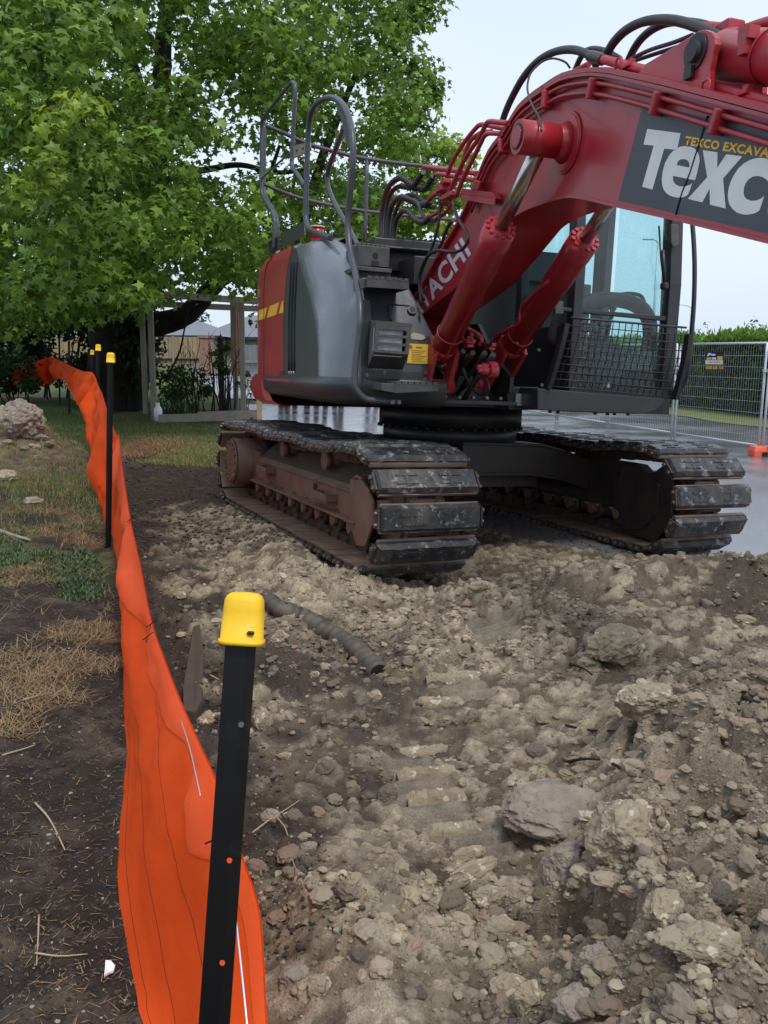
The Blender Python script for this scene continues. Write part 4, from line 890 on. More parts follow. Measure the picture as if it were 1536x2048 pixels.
# pipes and hoses that feed the boom
c5 = lambda x, y: (840 + x / 6.982, 220 + y / 6.982)
def P5(pl, y, r=.016, name='hydraulic_pipe', mt='redpipe', par=EX, k=5): return pipe([c5(*p) for p in pl], y, r, name, mt, k, par, 10)
P5([(1230, 185), (1080, 170), (985, 160), (925, 195), (830, 380), (640, 660), (520, 900), (390, 1190)], -.60); P5([(1200, 265), (1050, 235), (950, 215), (850, 205), (780, 255), (620, 450), (470, 690), (400, 860), (340, 1040)], -.52)
P5([(1130, 330), (1020, 325), (950, 330), (895, 370), (830, 500), (700, 760), (600, 960), (510, 1200)], -.66, .015); P5([(1000, 300), (850, 320), (700, 440), (620, 640), (560, 850), (470, 1060)], -.42)
P5([(40, 830), (75, 800), (200, 815), (400, 840), (600, 860), (790, 885)], -.36, .019); P5([(190, 930), (240, 900), (400, 915), (600, 950), (760, 980)], -.42, .017)
P5([(330, 1240), (320, 1300), (270, 1410), (215, 1450), (140, 1490)], -.60, .014); P5([(440, 1250), (425, 1320), (380, 1410), (310, 1470), (240, 1510)], -.56, .014); P5([(260, 1150), (190, 1190), (130, 1250)], -.62, .018)
for p, s_ in (((425, 1200), (.20, .07, .035)), ((330, 1085), (.12, .08, .06)), ((380, 1010), (.10, .08, .03)), ((300, 1110), (.05, .05, .09))):
    mb = MB(); mb.box(RT(c5(*p), -.60), s_); mb.build('pipe_clamp', M['redpipe'], EX, bevel=.006)
mb = MB(); mb.prism([RT(c5(*p), -.585) for p in ((560, 1165), (1040, 1230), (1030, 1335), (560, 1250))], (0, .012, 0)); mb.prism([RT(c5(*p), -.585) for p in ((560, 1165), (1040, 1230), (1010, 1150), (590, 1090))], (0, .05, -.004)); mb.prism([RT(c5(*p), -.59) for p in ((700, 1100), (770, 980), (840, 1000), (800, 1120))], (0, .02, 0)); mb.build('pipe_bracket', M['redpipe'], BM, bevel=.004)
def hose(pl, y=-.46, r=.022, mt='hosedust', name='hydraulic_hose'): return pipe(pl, y, r, name, mt, 6, EX, 10)
hA = [(764, 496), (763, 440), (769, 398), (780, 370), (798, 356), (814, 362), (826, 371), (838, 357), (846, 344)]
hB = [(775, 498), (777, 440), (786, 408), (802, 394), (820, 400), (838, 409), (853, 408), (862, 401)]
hC = [(789, 560), (787, 500), (790, 450), (803, 424), (817, 424), (832, 440), (848, 445), (859, 434)]
hD = [(780, 500), (790, 428), (809, 394), (832, 392), (855, 411), (867, 415)]
hE = [(770, 498), (772, 420), (784, 384), (802, 372), (816, 374), (835, 376), (851, 377), (866, 352)]
hF = [(810, 395), (833, 405), (843, 425), (855, 440), (872, 441)]
for h_, y_, r_ in ((hA, -.50, .023), (hB, -.55, .023), (hC, -.60, .021), (hD, -.48, .018), (hE, -.44, .022), (hF, -.58, .015)): hose(h_, y_, r_)
for h_, y_ in ((hA, -.50), (hB, -.55), (hE, -.44)):    # spiral guard on the bends
    pts = spline([RT(p, y_) for p in h_[3:8]], 10); mb = MB(); sp = []
    for i, p in enumerate(pts):
        t_ = (pts[min(i + 1, len(pts) - 1)] - pts[max(i - 1, 0)]).normalized(); x_ = (Vector((0, 1, 0)) - t_ * t_.y).normalized(); z_ = t_.cross(x_)
        for j in range(3): an = (i * 3 + j) * .75; sp.append(p + (x_ * math.cos(an) + z_ * math.sin(an)) * .025)
    mb.tube(sp, .0035, 5); mb.build('hose_spiral', M['hose'], EX)
pipe([(880, 400), (878, 440), (872, 470), (862, 500), (850, 525), (840, 560), (848, 600)], -.62, .011, 'hydraulic_hose', 'hose'); pipe([(905, 405), (915, 435), (931, 462), (936, 480), (925, 498), (905, 504), (875, 501), (858, 510), (846, 530), (838, 560), (842, 610)], -.66, .012, 'hydraulic_hose', 'hose')
pipe([(905, 440), (893, 460), (882, 490), (868, 505)], -.50, .014, 'hydraulic_hose', 'hosedust')
pipe([(1003, 248), (1012, 222), (1025, 193), (1048, 153), (1078, 121), (1112, 103), (1150, 100), (1190, 115)], -.40, .023, 'hydraulic_hose', 'hosedust'); pipe([(1180, 112), (1198, 116), (1206, 120)], -.40, .030, 'hose_fitting', 'fit', 3); pipe([(1206, 119), (1215, 121), (1280, 138), (1400, 168), (1536, 203), (1750, 255)], -.40, .024, 'hydraulic_pipe', 'redpipe')
pipe([(1083, 262), (1078, 235), (1064, 210), (1055, 180), (1058, 155), (1068, 138), (1087, 122), (1108, 117), (1130, 124), (1140, 136)], [-.75, -.72, -.68, -.62, -.58, -.55, -.5, -.46, -.42, -.4], .006, 'grease_line', 'hose')
pipe([(1150, 140), (1160, 118), (1172, 102), (1190, 98), (1215, 104), (1240, 118)], -.28, .017, 'hydraulic_hose', 'hose'); pipe([(1190, 128), (1212, 108), (1228, 84), (1250, 62), (1282, 45), (1320, 39), (1360, 43), (1410, 60), (1450, 80)], -.34, .024, 'hydraulic_hose', 'hosedust')
pipe([(1255, 125), (1268, 98), (1285, 75), (1310, 56), (1345, 44), (1390, 46), (1430, 56), (1462, 66)], -.22, .021, 'hydraulic_hose', 'hosedust'); pipe([(1262, 118), (1300, 100), (1350, 84), (1385, 70)], -.30, .011, 'hydraulic_hose', 'hose'); pipe([(1262, 124), (1310, 108), (1360, 92), (1390, 80)], -.26, .011, 'hydraulic_hose', 'hose')
pipe([(1400, 52), (1440, 56), (1475, 62), (1536, 44), (1620, 30)], -.22, .024, 'hydraulic_pipe', 'redpipe'); pipe([(1030, 245), (1080, 195), (1120, 160), (1178, 128)], -.30, .017, 'hydraulic_pipe', 'redpipe'); pipe([(1040, 250), (1090, 200), (1130, 166), (1200, 140), (1300, 160), (1420, 190)], -.24, .017, 'hydraulic_pipe', 'redpipe')
for px_ in ((1236, 140), (1410, 188)):
    mb = MB(); a = RT(px_, -.50); mb.tube([a + Vector((-.025, 0, -.03)), a + Vector((-.025, 0, .045)), a + Vector((-.015, 0, .055)), a + Vector((.015, 0, .055)), a + Vector((.025, 0, .045)), a + Vector((.025, 0, -.03))], .006, 6); mb.build('lifting_eye', M['redpipe'], BM)
for px_ in ((1262, 133), (1494, 188)):
    mb = MB(); a = RT(px_, -.40); mb.box(a, (.07, .075, .02)); mb.box(a + Vector((0, 0, .02)), (.035, .03, .03)); mb.build('pipe_clamp', M['redpipe'], BM, bevel=.004)
# arm cylinder and its bracket
br = [(1276, 148), (1290, 128), (1330, 104), (1385, 69), (1398, 61), (1410, 59), (1422, 64), (1430, 75), (1431, 88), (1425, 110), (1419, 140), (1417, 182)]
for yy in (-.47, -.20):
    mb = MB(); mb.prism([RT(p, -.47) * 1.0 + Vector((0, yy + .47, 0)) for p in br], (0, .03, 0)); mb.build('cylinder_bracket', M['red'], BM, bevel=.004)
c = RT((1392, 104), -.47); mb = MB(); c.y = -.47
mb.cyl(c + Vector((0, -.008, 0)), c, .075, n=24, mi=1); mb.cyl(c + Vector((0, -.03, 0)), c + Vector((0, .32, 0)), .045, n=30, mi=0); mb.box(c + Vector((-.02, -.012, -.08)), (.05, .02, .05), mi=0); mb.build('bracket_pin', [M['grease'], M['grease']], BM)
mb = MB(); a = RT((1440, 108), -.32); b = RT((1640, 118), -.32); ax = (b - a).normalized()
mb.tube([a, a + ax * .03, a + ax * .06, a + ax * .40, a + ax * .41, b + ax * .9], [.07, .098, .104, .104, .110, .110], 32); mb.box(c + Vector((.06, .15, .0)), (.2, .10, .13)); o = mb.build('arm_cylinder', M['red'], EX)
mb = MB(); mb.box(a + ax * .33 + Vector((0, -.10, .07)), (.07, .05, .05)); mb.box(a + ax * .33 + Vector((0, -.11, .02)), (.04, .04, .06)); mb.tube([a + ax * .36 + (Vector((0, 1, 0)) * math.cos(t_) + ax.cross(Vector((0, 1, 0))) * math.sin(t_)) * .108 for t_ in np.linspace(0, 2 * math.pi, 25)], .005, 6); mb.build('cylinder_band', M['redpipe'], o)
mb = MB(); aa = RT((1453, 62), -.27); mb.box(aa, (.14, .09, .06)); mb.box(aa + Vector((-.02, -.02, -.08)), (.08, .06, .1)); mb.build('pipe_clamp', M['redpipe'], EX, bevel=.01)

# ---- cab
CY0, CY1, CXF, CXR, CZ0, CZ1 = .345, 1.245, 1.52, -.15, 1.24, 2.98
mb = MB(); mb.box(((CXF + CXR) / 2, (CY0 + CY1) / 2, CZ1), (CXF - CXR + .02, CY1 - CY0 + .02, .09)); mb.box(((CXF + CXR) / 2 - .02, (CY0 + CY1) / 2, CZ0 + .03), (CXF - CXR, CY1 - CY0, .06))
# skirt under the cab with a rounded front corner
sk = [hu(*p, 'x', 1.60) for p in ((1075, 776), (1330, 797), (1326, 808), (1314, 820), (1296, 827), (1270, 828), (1150, 824), (1075, 820))]
mb.build('cab_base', M['black'], EX, bevel=.006); mb = MB(); mb.prism(sk, (-1.2, 0, 0)); sk2 = [hu(*p, 'x', 1.30) for p in ((1012, 774), (1078, 774), (1078, 820), (1018, 820))]; mb.prism(sk2, (-1.0, 0, 0))
mb.build('floor_skirt', M['black'], EX, bevel=.008)
CAB = bpy.data.objects['cab_base']; CAB.name = 'cab'
mb = MB()
PXR = [hu(*p, 'x', CXF) for p in ((1086, 440), (1113, 440), (1110, 560), (1108, 650), (1098, 775), (1080, 775), (1082, 650), (1084, 560))]
mb.prism([(CXF - .04, CY0, CZ0), (CXF + .03, CY0, CZ0), (CXF + .03, CY0, 2.1), (CXF - .05, CY0, CZ1), (CXF - .16, CY0, CZ1), (CXF - .09, CY0, 2.1)], (0, .075, 0))
mb.prism([(CXF - .04, CY1 - .10, CZ0), (CXF + .03, CY1 - .10, CZ0), (CXF + .03, CY1 - .10, 2.1), (CXF - .05, CY1 - .10, CZ1), (CXF - .16, CY1 - .10, CZ1), (CXF - .09, CY1 - .10, 2.1)], (0, .10, 0))
for y0, x0_, w_ in ((CY0, .55, .10), (CY0, CXR, .08), (CY1 - .07, .34, .20), (CY1 - .07, CXR, .08)):
    mb.box((x0_ + w_ / 2, y0 + .035, (CZ0 + CZ1) / 2), (w_, .07, CZ1 - CZ0))
mb.box(((CXR + CXF) / 2, CY0 + .02, 1.50), (CXF - CXR - .05, .04, .52)); mb.box((.2, CY1 - .02, 1.48), (.75, .04, .5)); mb.box((1.1, CY1 - .02, 1.36), (.8, .04, .22))
mb.box((CXR + .03, (CY0 + CY1) / 2, 1.6), (.05, CY1 - CY0, .7))
mb.prism([(CXF + .02, CY0, CZ0 + .0), (CXF + .05, CY0, CZ0), (CXF + .05, CY0, CZ0 + .07), (CXF + .02, CY0, CZ0 + .07)], (0, CY1 - CY0, 0))
mb.box((CXF - .0, (CY0 + CY1) / 2, CZ1 - .06), (.10, CY1 - CY0, .08))
dv = [hu(*p, 'x', CXF + .012) for p in ((1112, 613), (1338, 633), (1338, 643), (1112, 621))]; mb.prism(dv, (-.03, 0, 0))
mb.build('cab_frame', M['black'], CAB, bevel=.006)
mb = MB(); mb.add([(CXF - .02, CY0 + .07, CZ0 + .06), (CXF - .02, CY1 - .08, CZ0 + .06), (CXF - .01, CY1 - .08, 2.1), (CXF - .01, CY0 + .07, 2.1), (CXF - .09, CY1 - .08, CZ1 - .1), (CXF - .09, CY0 + .07, CZ1 - .1)], [(0, 1, 2, 3), (3, 2, 4, 5)]); mb.build('windscreen', M['glass'], CAB)
for y_, nm in ((CY0 + .035, 'side_window'), (CY1 - .035, 'side_window')):
    mb = MB(); z0_ = 1.74
    mb.add([(CXR + .08, y_, z0_), (.55, y_, z0_), (.55, y_, CZ1 - .04), (CXR + .08, y_, CZ1 - .04), (.65, y_, z0_ if y_ < 1 else 1.46), (CXF - .05, y_, z0_ if y_ < 1 else 1.46), (CXF - .1, y_, CZ1 - .04), (.65, y_, CZ1 - .04)], [(0, 1, 2, 3), (4, 5, 6, 7)]); mb.build(nm, M['glass'], CAB)
mb = MB(); mb.add([(CXR + .02, CY0 + .08, 1.9), (CXR + .02, CY1 - .08, 1.9), (CXR + .02, CY1 - .08, CZ1 - .04), (CXR + .02, CY0 + .08, CZ1 - .04)], [(0, 1, 2, 3)]); mb.build('rear_window', M['glass'], CAB)
# inside
mb = MB(); sy = (CY0 + CY1) / 2 - .02
mb.box((.35, sy, 1.62), (.5, .48, .14), ch=.04); mb.box((.12, sy, 1.98), (.14, .46, .62), rot=Matrix.Rotation(rad(-8), 3, 'Y'), ch=.05); mb.box((.06, sy, 2.38), (.10, .26, .2), ch=.03)
for s_ in (-1, 1): mb.box((.42, sy + s_ * .30, 1.82), (.36, .09, .07), ch=.02)
mb.build('driver_seat', M['seat'], CAB)
mb = MB()
for s_ in (-1, 1):
    mb.box((.45, sy + s_ * .36, 1.58), (.6, .14, .34), ch=.03); mb.cyl((.75, sy + s_ * .34, 1.72), (.80, sy + s_ * .34, 1.95), .018, n=10); mb.box((.81, sy + s_ * .34, 2.0), (.06, .06, .12), ch=.02)
mb.tube(spline([(1.25, sy - .42, 1.62), (1.28, sy - .36, 1.86), (1.3, sy - .1, 1.97), (1.3, sy + .2, 1.97), (1.28, sy + .38, 1.86), (1.25, sy + .44, 1.62)], 5), .06, 10)
mb.box((1.3, sy - .02, 1.50), (.25, .3, .3), ch=.05)
for s_ in (-.12, .02): mb.cyl((1.15, sy + s_ - .05, 1.35), (1.05, sy + s_ - .08, 1.85), .013, n=8); 
mb.box((1.02, sy - .12, 1.93), (.05, .26, .04), ch=.01); mb.tube(spline([(1.2, sy + .1, 1.85), (1.2, sy + .14, 2.02), (1.2, sy + .3, 2.05), (1.2, sy + .38, 2.0), (1.2, sy + .4, 1.82)], 4), .015, 8)
mb.cyl((1.0, sy - .1, 1.3), (1.3, sy + .25, 1.62), .02, n=8)
mb.build('control_console', M['int'], CAB)
# lower window guard
tl, tr, bl, brr = hu(1140, 634, 'x', 1.72), hu(1372, 654, 'x', 1.72), hu(1104, 774, 'x', 1.60), hu(1345, 795, 'x', 1.60)
def gp(u, v): # u across, v down
    a = tl.lerp(tr, u); b = bl.lerp(brr, u); p = a.lerp(b, v); return p + Vector((.025 * math.sin(math.pi * v ** .8) , 0, 0))
mb = MB()
for k in range(18): mb.tube([gp(.04 + .92 * k / 17, v) for v in np.linspace(.0, 1, 9)], .0036, 6)
for k in range(10): mb.tube([gp(.0 + u, .01 + .98 * k / 9) + Vector((.006, 0, 0)) for u in (0, .25, .5, .75, 1)], .0036 if k else .008, 6)
WG = mb.build('window_guard', M['black'], CAB)
mb = MB()
for u in (-.01, 1.01):
    mb.slab([gp(u, v) + Vector((.03, 0, 0)) for v in np.linspace(-.02, 1.03, 10)], [gp(u, v) + Vector((-.03, 0, 0)) for v in np.linspace(-.02, 1.03, 10)], (0, .035 * (1 if u > 0 else -1), 0))
mb.build('guard_side_plate', M['black'], CAB)
mb = MB(); mb.prism([hu(*p, 'x', 1.57) for p in ((1342, 448), (1357, 449), (1358, 488), (1346, 494), (1343, 485))], (-.03, 0, 0)); mb.build('hinge_bracket', M['step'], CAB, bevel=.004); mb = MB(); mb.prism([hu(*p, 'x', 1.57) for p in ((1110, 601), (1127, 603), (1127, 628), (1111, 628))], (-.03, 0, 0)); mb.build('hinge_bracket', M['step'], CAB, bevel=.004)
mb = MB(); c = hu(1329, 572, 'x', 1.56); mb.box(c, (.06, .05, .05), ch=.01); mb.tube([hu(1326, 500, 'x', 1.57), hu(1328, 540, 'x', 1.57), c], .012, 8); mb.tube([c, hu(1322, 520, 'x', 1.56), hu(1318, 452, 'x', 1.50)], .007, 6); mb.build('wiper', M['black'], CAB)
mb = MB(); mb.prism([hu(*p, 'x', 1.335) for p in ((1032, 787), (1046, 788), (1044, 812), (1030, 811))], (.004, 0, 0), 0); mb.prism([hu(*p, 'x', 1.335) for p in ((1048, 788), (1067, 788), (1065, 813), (1047, 812))], (.004, 0, 0), 1); mb.build('small_plate', [M['steel'], M['dgrey']], CAB)
rail([hu(*p, 'y', 1.50) for p in ((1374, 380), (1384, 440), (1389, 520), (1388, 600), (1383, 670), (1379, 720), (1371, 760), (1360, 778), (1342, 784))], .019, 'hand_rail', 5, 'black', CAB)
for p in ((1100, 823), (1116, 824), (1190, 826), (1215, 827), (1229, 827), (1256, 828)): mb = MB(); c = hu(*p, 'x', 1.4); mb.cyl(c + Vector((0, 0, .02)), c + Vector((0, 0, -.012)), .014, n=6); mb.build('bolt', M['black'], CAB)
mb = MB()
for k, p in enumerate(((1076, 700), (1082, 770))): c = hu(*p, 'x', 1.58); mb.cyl(c, c + Vector((.02, 0, 0)), .012, n=12)
mb.build('latch', M['step'], CAB)
# ---------------------------------------------------------------- safety fence: posts, fabric, wire
def star_post(top, base, w, name_label, cap=True, screws=(), holes=()):
    """T-section steel post from base to top; built along the lean"""
    top, base = Vector(top), Vector(base); o = empty('fence_post', loc=base); zz = (top - base); L = zz.length; zd = zz.normalized()
    xd = Vector((1, 0, 0)); xd = (xd - zd * xd.dot(zd)).normalized(); yd = zd.cross(xd); R = Matrix((xd, yd, zd)).transposed()
    T = lambda x, y, z: R @ Vector((x, y, z))
    tag(o, name_label, 'fence post', 'black posts of the orange safety fence')
    mb = MB(); h = w / 2
    pr = [(-h, -.006), (h * .35, -.012), (h, -.002), (h, .004), (h * .30, .004), (.006, .035), (-.006, .035), (-h * .3, .006), (-h, .0)]
    mb.prism([T(x, y, 0) for x, y in pr], T(0, 0, L))
    mb.build('post', M['postblack'], o, bevel=.0012)
    if screws or holes:
        mb = MB()
        for z in screws: mb.cyl(T(h * .45, -.008, L - z), T(h * .45, -.015, L - z), .0055, n=8)
        mb.build('screw', M['bolt'], o)
        if holes:
            mb = MB()
            for z in holes: mb.cyl(T(h * .30, -.009, L - z), T(h * .30, -.0125, L - z), .0052, n=10)
            mb.build('post_hole', M['orange2'], o)
    if cap:
        s = w / .055; mb = MB()
        def ring(z, a, b, rd=.5, n=28):
            r = []
            for k in range(n):
                t = 2 * math.pi * k / n; c_, s_ = math.cos(t), math.sin(t); e = .62
                r.append(T(a * s * math.copysign(abs(c_) ** e, c_), b * s * math.copysign(abs(s_) ** e, s_) + .008, L + z * s))
            return r
        rs = [ring(z, a, b) for z, a, b in ((-.062, .0415, .036), (-.054, .0420, .0365), (-.053, .0385, .033), (.000, .0365, .031), (.018, .0350, .0295), (.026, .031, .026), (.0305, .024, .020), (.032, .010, .008))]
        rs = [r + [r[0]] for r in rs]; mb.grid(rs); mb.add(rs[-1][:-1], [tuple(range(28))], smooth=True); mb.add(rs[0][:-1], [tuple(range(28))[::-1]])
        cp = mb.build('post_cap', M['capyellow'], o)
        if w > .05:
            mb = MB(); c = T(.021, -.0270, L - .040); mb.box(c, (.014, .010, .007), rot=R, ch=.0025); mb.build('cap_slot', M['seam'], cp)
    return o
tp1 = PY(487, 1240, 1.62); b1 = PY(424, 2120, 1.44)
P1 = star_post(tp1 + Vector((0, 0, .02)), b1 + (b1 - tp1).normalized() * .15, .058, 'black steel post with a yellow cap, nearest one, standing in front of the orange fabric', screws=(.045, .215), holes=(.47, .66))
posts = [((221, 712, 6.7), (215, 1078), .044, True, 'second black post with a yellow cap, where the orange fabric bunches'),
         ((196, 693, 12.0), (193, 905), .050, True, 'third capped black post behind the bunched orange fabric'),
         ((184, 703, 16.0), (184, 850), .050, True, 'farthest capped black post beside the dark tree trunk'),
         ((138, 682, 20.0), (138, 824), .048, False, 'uncapped black post at the lawn where the orange fabric turns'),
         ((118.5, 674, 23.5), (118.5, 796), .05, False, 'uncapped black post just left of the turn in the orange fabric'),
         ((93, 696, 26.0), (93, 778), .05, False, 'thin uncapped black post standing in the far orange fabric')]
for (px, py, Y), (bx, by), w, cap, lb in posts:
    t_ = PY(px, py, Y); b_ = PY(bx, by, Y); b_.z = gz(b_.x, b_.y) - .05; star_post(t_, b_, w, lb, cap)

topc = [(548, 2250, 1.54), (535, 2048, 1.66), (521, 1830, 1.76), (485, 1710, 1.84), (440, 1575, 2.02), (402, 1490, 2.25), (362, 1400, 2.7), (331, 1320, 3.15), (304, 1240, 3.7), (282, 1130, 4.4), (262, 1040, 5.1), (248, 950, 6.1), (238, 872, 7.4),
        (232, 868, 7.9), (214, 818, 8.8), (204, 786, 10.2), (197, 772, 11.3), (186, 746, 12.3), (166, 742, 14.5), (148, 735, 17), (122, 722, 21), (100, 714, 25), (75, 722, 24.5), (50, 730, 24), (30, 740, 23.5)]
botc = [(320, 2300, 1.60), (277, 2048, 1.78), (262, 1950, 1.97), (244, 1820, 2.25), (244, 1700, 2.55), (250, 1600, 2.85), (252, 1500, 3.3), (250, 1400, 3.8), (246, 1290, 4.5), (244, 1200, 5.2), (240, 1120, 6.0), (225, 1065, 6.95), (212, 1030, 7.5),
        (206, 1010, 7.8), (196, 980, 8.8), (186, 930, 10.), (172, 860, 11.2), (168, 830, 12.4), (158, 808, 14.5), (146, 788, 17), (124, 758, 21), (104, 766, 25), (75, 770, 24.5), (50, 770, 24), (30, 770, 23.5)]
Tc = [PY(*p) for p in topc]; Bc = [PY(*p) for p in botc]
for p in Bc[:14]: p.z = gz(p.x, p.y) + .012
kk = 14; Ts = spline(Tc, kk); Bs = spline(Bc, kk); nv = 44
rows = []; cum = 0
for i, (a, b) in enumerate(zip(Ts, Bs)):
    if i: cum += (Ts[i] - Ts[i - 1]).length
    u = i / kk; e = b - a; L = e.length; t_ = (Ts[min(i + 1, len(Ts) - 1)] - Ts[max(i - 1, 0)]); nrm = t_.cross(Vector((0, 0, 1))).normalized(); 
    if nrm.x > 0: nrm = -nrm                                 # towards the viewer's side, left
    row = []
    for j in range(nv + 1):
        v = j / nv; p = a.lerp(b, v)
        sag = math.sin(math.pi * v); pn = np.array([cum * 1.0, v * 1.2, 3.]); w = 1 if u < 12.2 else 2.2
        fold = (.010 if u < 9 else .022) * float(fbm(np.array([cum * 1.6 + v * .8, v * 2.2, 1.]), 3)) + .018 * math.sin(cum * 2.1 + v * 3.6) * sag
        # tension folds running from the ties
        fold += .006 * math.sin(v * 9 + cum * 1.3) * sag
        if u > 11.5: fold += .05 * sag * float(vnoise(np.array([cum * 5.5, v * 1.3, 8.]))) * min(1, (u - 11.5))
        if u < 12: fold += .0055 * float(fbm(np.array([cum * 4.5 + v * 2, v * 2.5 - cum * 1.5, 6.]), 3)) * sag
        fold += .0022 * float(fbm(np.array([cum * 13., v * 9., 4.]), 3)) * min(1, v * 8 + .2)
        zl = (.10 * sag * sag if u < 11 else .05 * sag) * min(1, u / 5)
        row.append(p + nrm * (fold * w * min(1, v * 6) + zl * .35))
    rows.append(row)
V = np.array([[tuple(p) for p in r_] for r_ in rows]); nr, nc = V.shape[:2]; ii = np.arange(nr * nc).reshape(nr, nc)
Fq = np.stack([ii[:-1, :-1], ii[:-1, 1:], ii[1:, 1:], ii[1:, :-1]], -1).reshape(-1, 4)
FBR = npmesh('safety_fabric', V.reshape(-1, 3), Fq, M['orange'], smooth=True)
tag(FBR, 'long bright orange safety fabric strip hanging along the black posts', 'safety fence')
# folded hem along the top edge: a second layer hanging on the viewer's side
hem = [(0, .05), (1, .08), (2, .08), (3, .10), (3.3, .24), (4, .20), (4.6, .08), (5.2, .09), (5.7, .22), (6.2, .27), (7, .30), (7.5, .22), (7.8, .10), (8.0, .16), (8.5, .36), (9, .48), (9.6, .52), (9.95, .12), (10.3, .30), (11, .36), (11.6, .32), (12, .15)]
hu_ = [h_[0] for h_ in hem]; hv_ = [h_[1] for h_ in hem]; R2 = []
for i in range(0, int(12 * kk)):
    u = i / kk; wv = float(np.interp(u, hu_, hv_)); r_ = rows[i]; row = []
    t_ = (Ts[min(i + 1, len(Ts) - 1)] - Ts[max(i - 1, 0)]); nrm = t_.cross(Vector((0, 0, 1))).normalized(); nrm = -nrm if nrm.x > 0 else nrm
    for j in range(9):
        v = wv * j / 8; q_ = v * nv; k = int(q_); f = q_ - k; p = r_[k].lerp(r_[min(k + 1, nv)], f); bul = math.sin(math.pi * min(1, j / 8 * .85 + .03))
        row.append(p + nrm * (.004 + .010 * bul * min(1, wv * 4)))
    R2.append(row)
V2 = np.array([[tuple(p) for p in r_] for r_ in R2]); nr, nc = V2.shape[:2]; ii = np.arange(nr * nc).reshape(nr, nc); Fq = np.stack([ii[:-1, :-1], ii[:-1, 1:], ii[1:, 1:], ii[1:, :-1]], -1).reshape(-1, 4)
HM = npmesh('folded_hem', V2.reshape(-1, 3), Fq, M['orange2'], smooth=True); HM.parent = FBR
# sewn seams and black ties
for k, vv in enumerate((.36, .66, .93)):
    mb = MB(); pts = []
    for i in range(4, int(6.5 * kk), 1):
        v = vv + .02 * math.sin(i * .05 + k); q_ = v * nv; j = int(q_); p = rows[i][j].lerp(rows[i][j + 1], q_ - j); t_ = (Ts[i + 1] - Ts[i - 1]); nrm = t_.cross(Vector((0, 0, 1))).normalized(); nrm = -nrm if nrm.x > 0 else nrm; pts.append(p + nrm * .0012)
    mb.tube(pts, .0005, 4, caps=False); mb.build('fabric_seam', M['bark'], FBR)
for k, (px, py, Y) in enumerate(((262, 1036, 5.05), (304, 1243, 3.62), (297, 1268, 3.5), (431, 1665, 1.86))):
    c = PY(px, py, Y); mb = MB(); mb.tube(spline([c + Vector((-.022, -.01, -.022)), c + Vector((-.004, -.02, -.008)), c + Vector((.010, -.012, .004)), c + Vector((.024, -.01, .012))], 4), .0022, 6); mb.tube([c + Vector((.0, -.018, -.004)), c + Vector((-.006, -.02, -.03))], .0018, 6); mb.build('cable_tie', M['postblack'], FBR)
w0 = PY(462, 1736, 1.60); mb = MB(); mb.tube(spline([w0, PY(471, 1830, 1.52), PY(482, 1930, 1.44), PY(494, 2048, 1.36), PY(505, 2170, 1.30)], 5), .0021, 8)
o = mb.build('tension_wire', M['wire']); tag(o, 'thin silver wire running down from the nearest black post', 'wire')
mb = MB(); mb.tube(spline([PY(362, 1440, 2.46), PY(378, 1490, 2.22), PY(392, 1550, 2.03), PY(401, 1592, 1.93)], 5), .0016, 6); o = mb.build('wire_end', M['wire'], FBR)

# ---------------------------------------------------------------- corrugated drain pipe
pp = [(505, 1150, 0), (528, 1186, 0), (560, 1212, 0), (600, 1236, 0), (645, 1262, 0), (690, 1285, 0), (725, 1308, 0), (757, 1345, 0)]
cpts = []
for px, py, _ in pp:
    p = PZ(px, py, .08)
    for _k in range(5): p = PZ(px, py, gz(p.x, p.y) + .016)
    cpts.append(p)
cpts[0].z -= .08; zs2 = [c.z for c in cpts]
for i in range(1, len(cpts) - 1): cpts[i].z = (zs2[i - 1] + zs2[i] * 2 + zs2[i + 1]) / 4
sp = spline(cpts, 28); rs = []
for i in range(len(sp)): rs.append(.050 + (.0065 if (i % 8) < 4 else -.0055) + .003 * math.sin(i * .21))
mb = MB(); mb.tube(sp, rs, 20, caps=False); mb.tube(sp[-12:], .042, 16, mi=1)
o = mb.build('drain_pipe', [M['drain'], M['grease']]); tag(o, 'muddy black corrugated drain pipe sticking out of the dug soil', 'drain pipe')

# ---------------------------------------------------------------- rocks and clods
import bmesh
def ico(sub):
    bm = bmesh.new(); bmesh.ops.create_icosphere(bm, subdivisions=sub, radius=1.); V = np.array([v.co[:] for v in bm.verts]); F = np.array([[v.index for v in f.verts] for f in bm.faces]); bm.free(); return V, F
ICO = {k: ico(k) for k in (1, 2, 3, 4, 5)}
def rockshape(sub, seed, facet=.35, rgh=.16):
    V, F = ICO[sub]; V = V.copy(); r = np.random.default_rng(seed)
    for _k in range(7):                                # chop with planes for broken faces
        n = r.normal(size=3); n /= np.linalg.norm(n); d = .62 + r.random() * .3; s = V @ n; V -= np.outer(np.maximum(s - d, 0) * (1 - .1), n)
    N = V / np.linalg.norm(V, axis=1)[:, None]
    V += N * (fbm(V * 1.3 + seed * 3.1, 3)[:, None] * .10 + fbm(V * 3.2 + seed, 4, .6)[:, None] * rgh * .7 + (fbm(V * 9 + seed, 3, .7)[:, None] * .028 if sub >= 4 else 0))
    return V, F
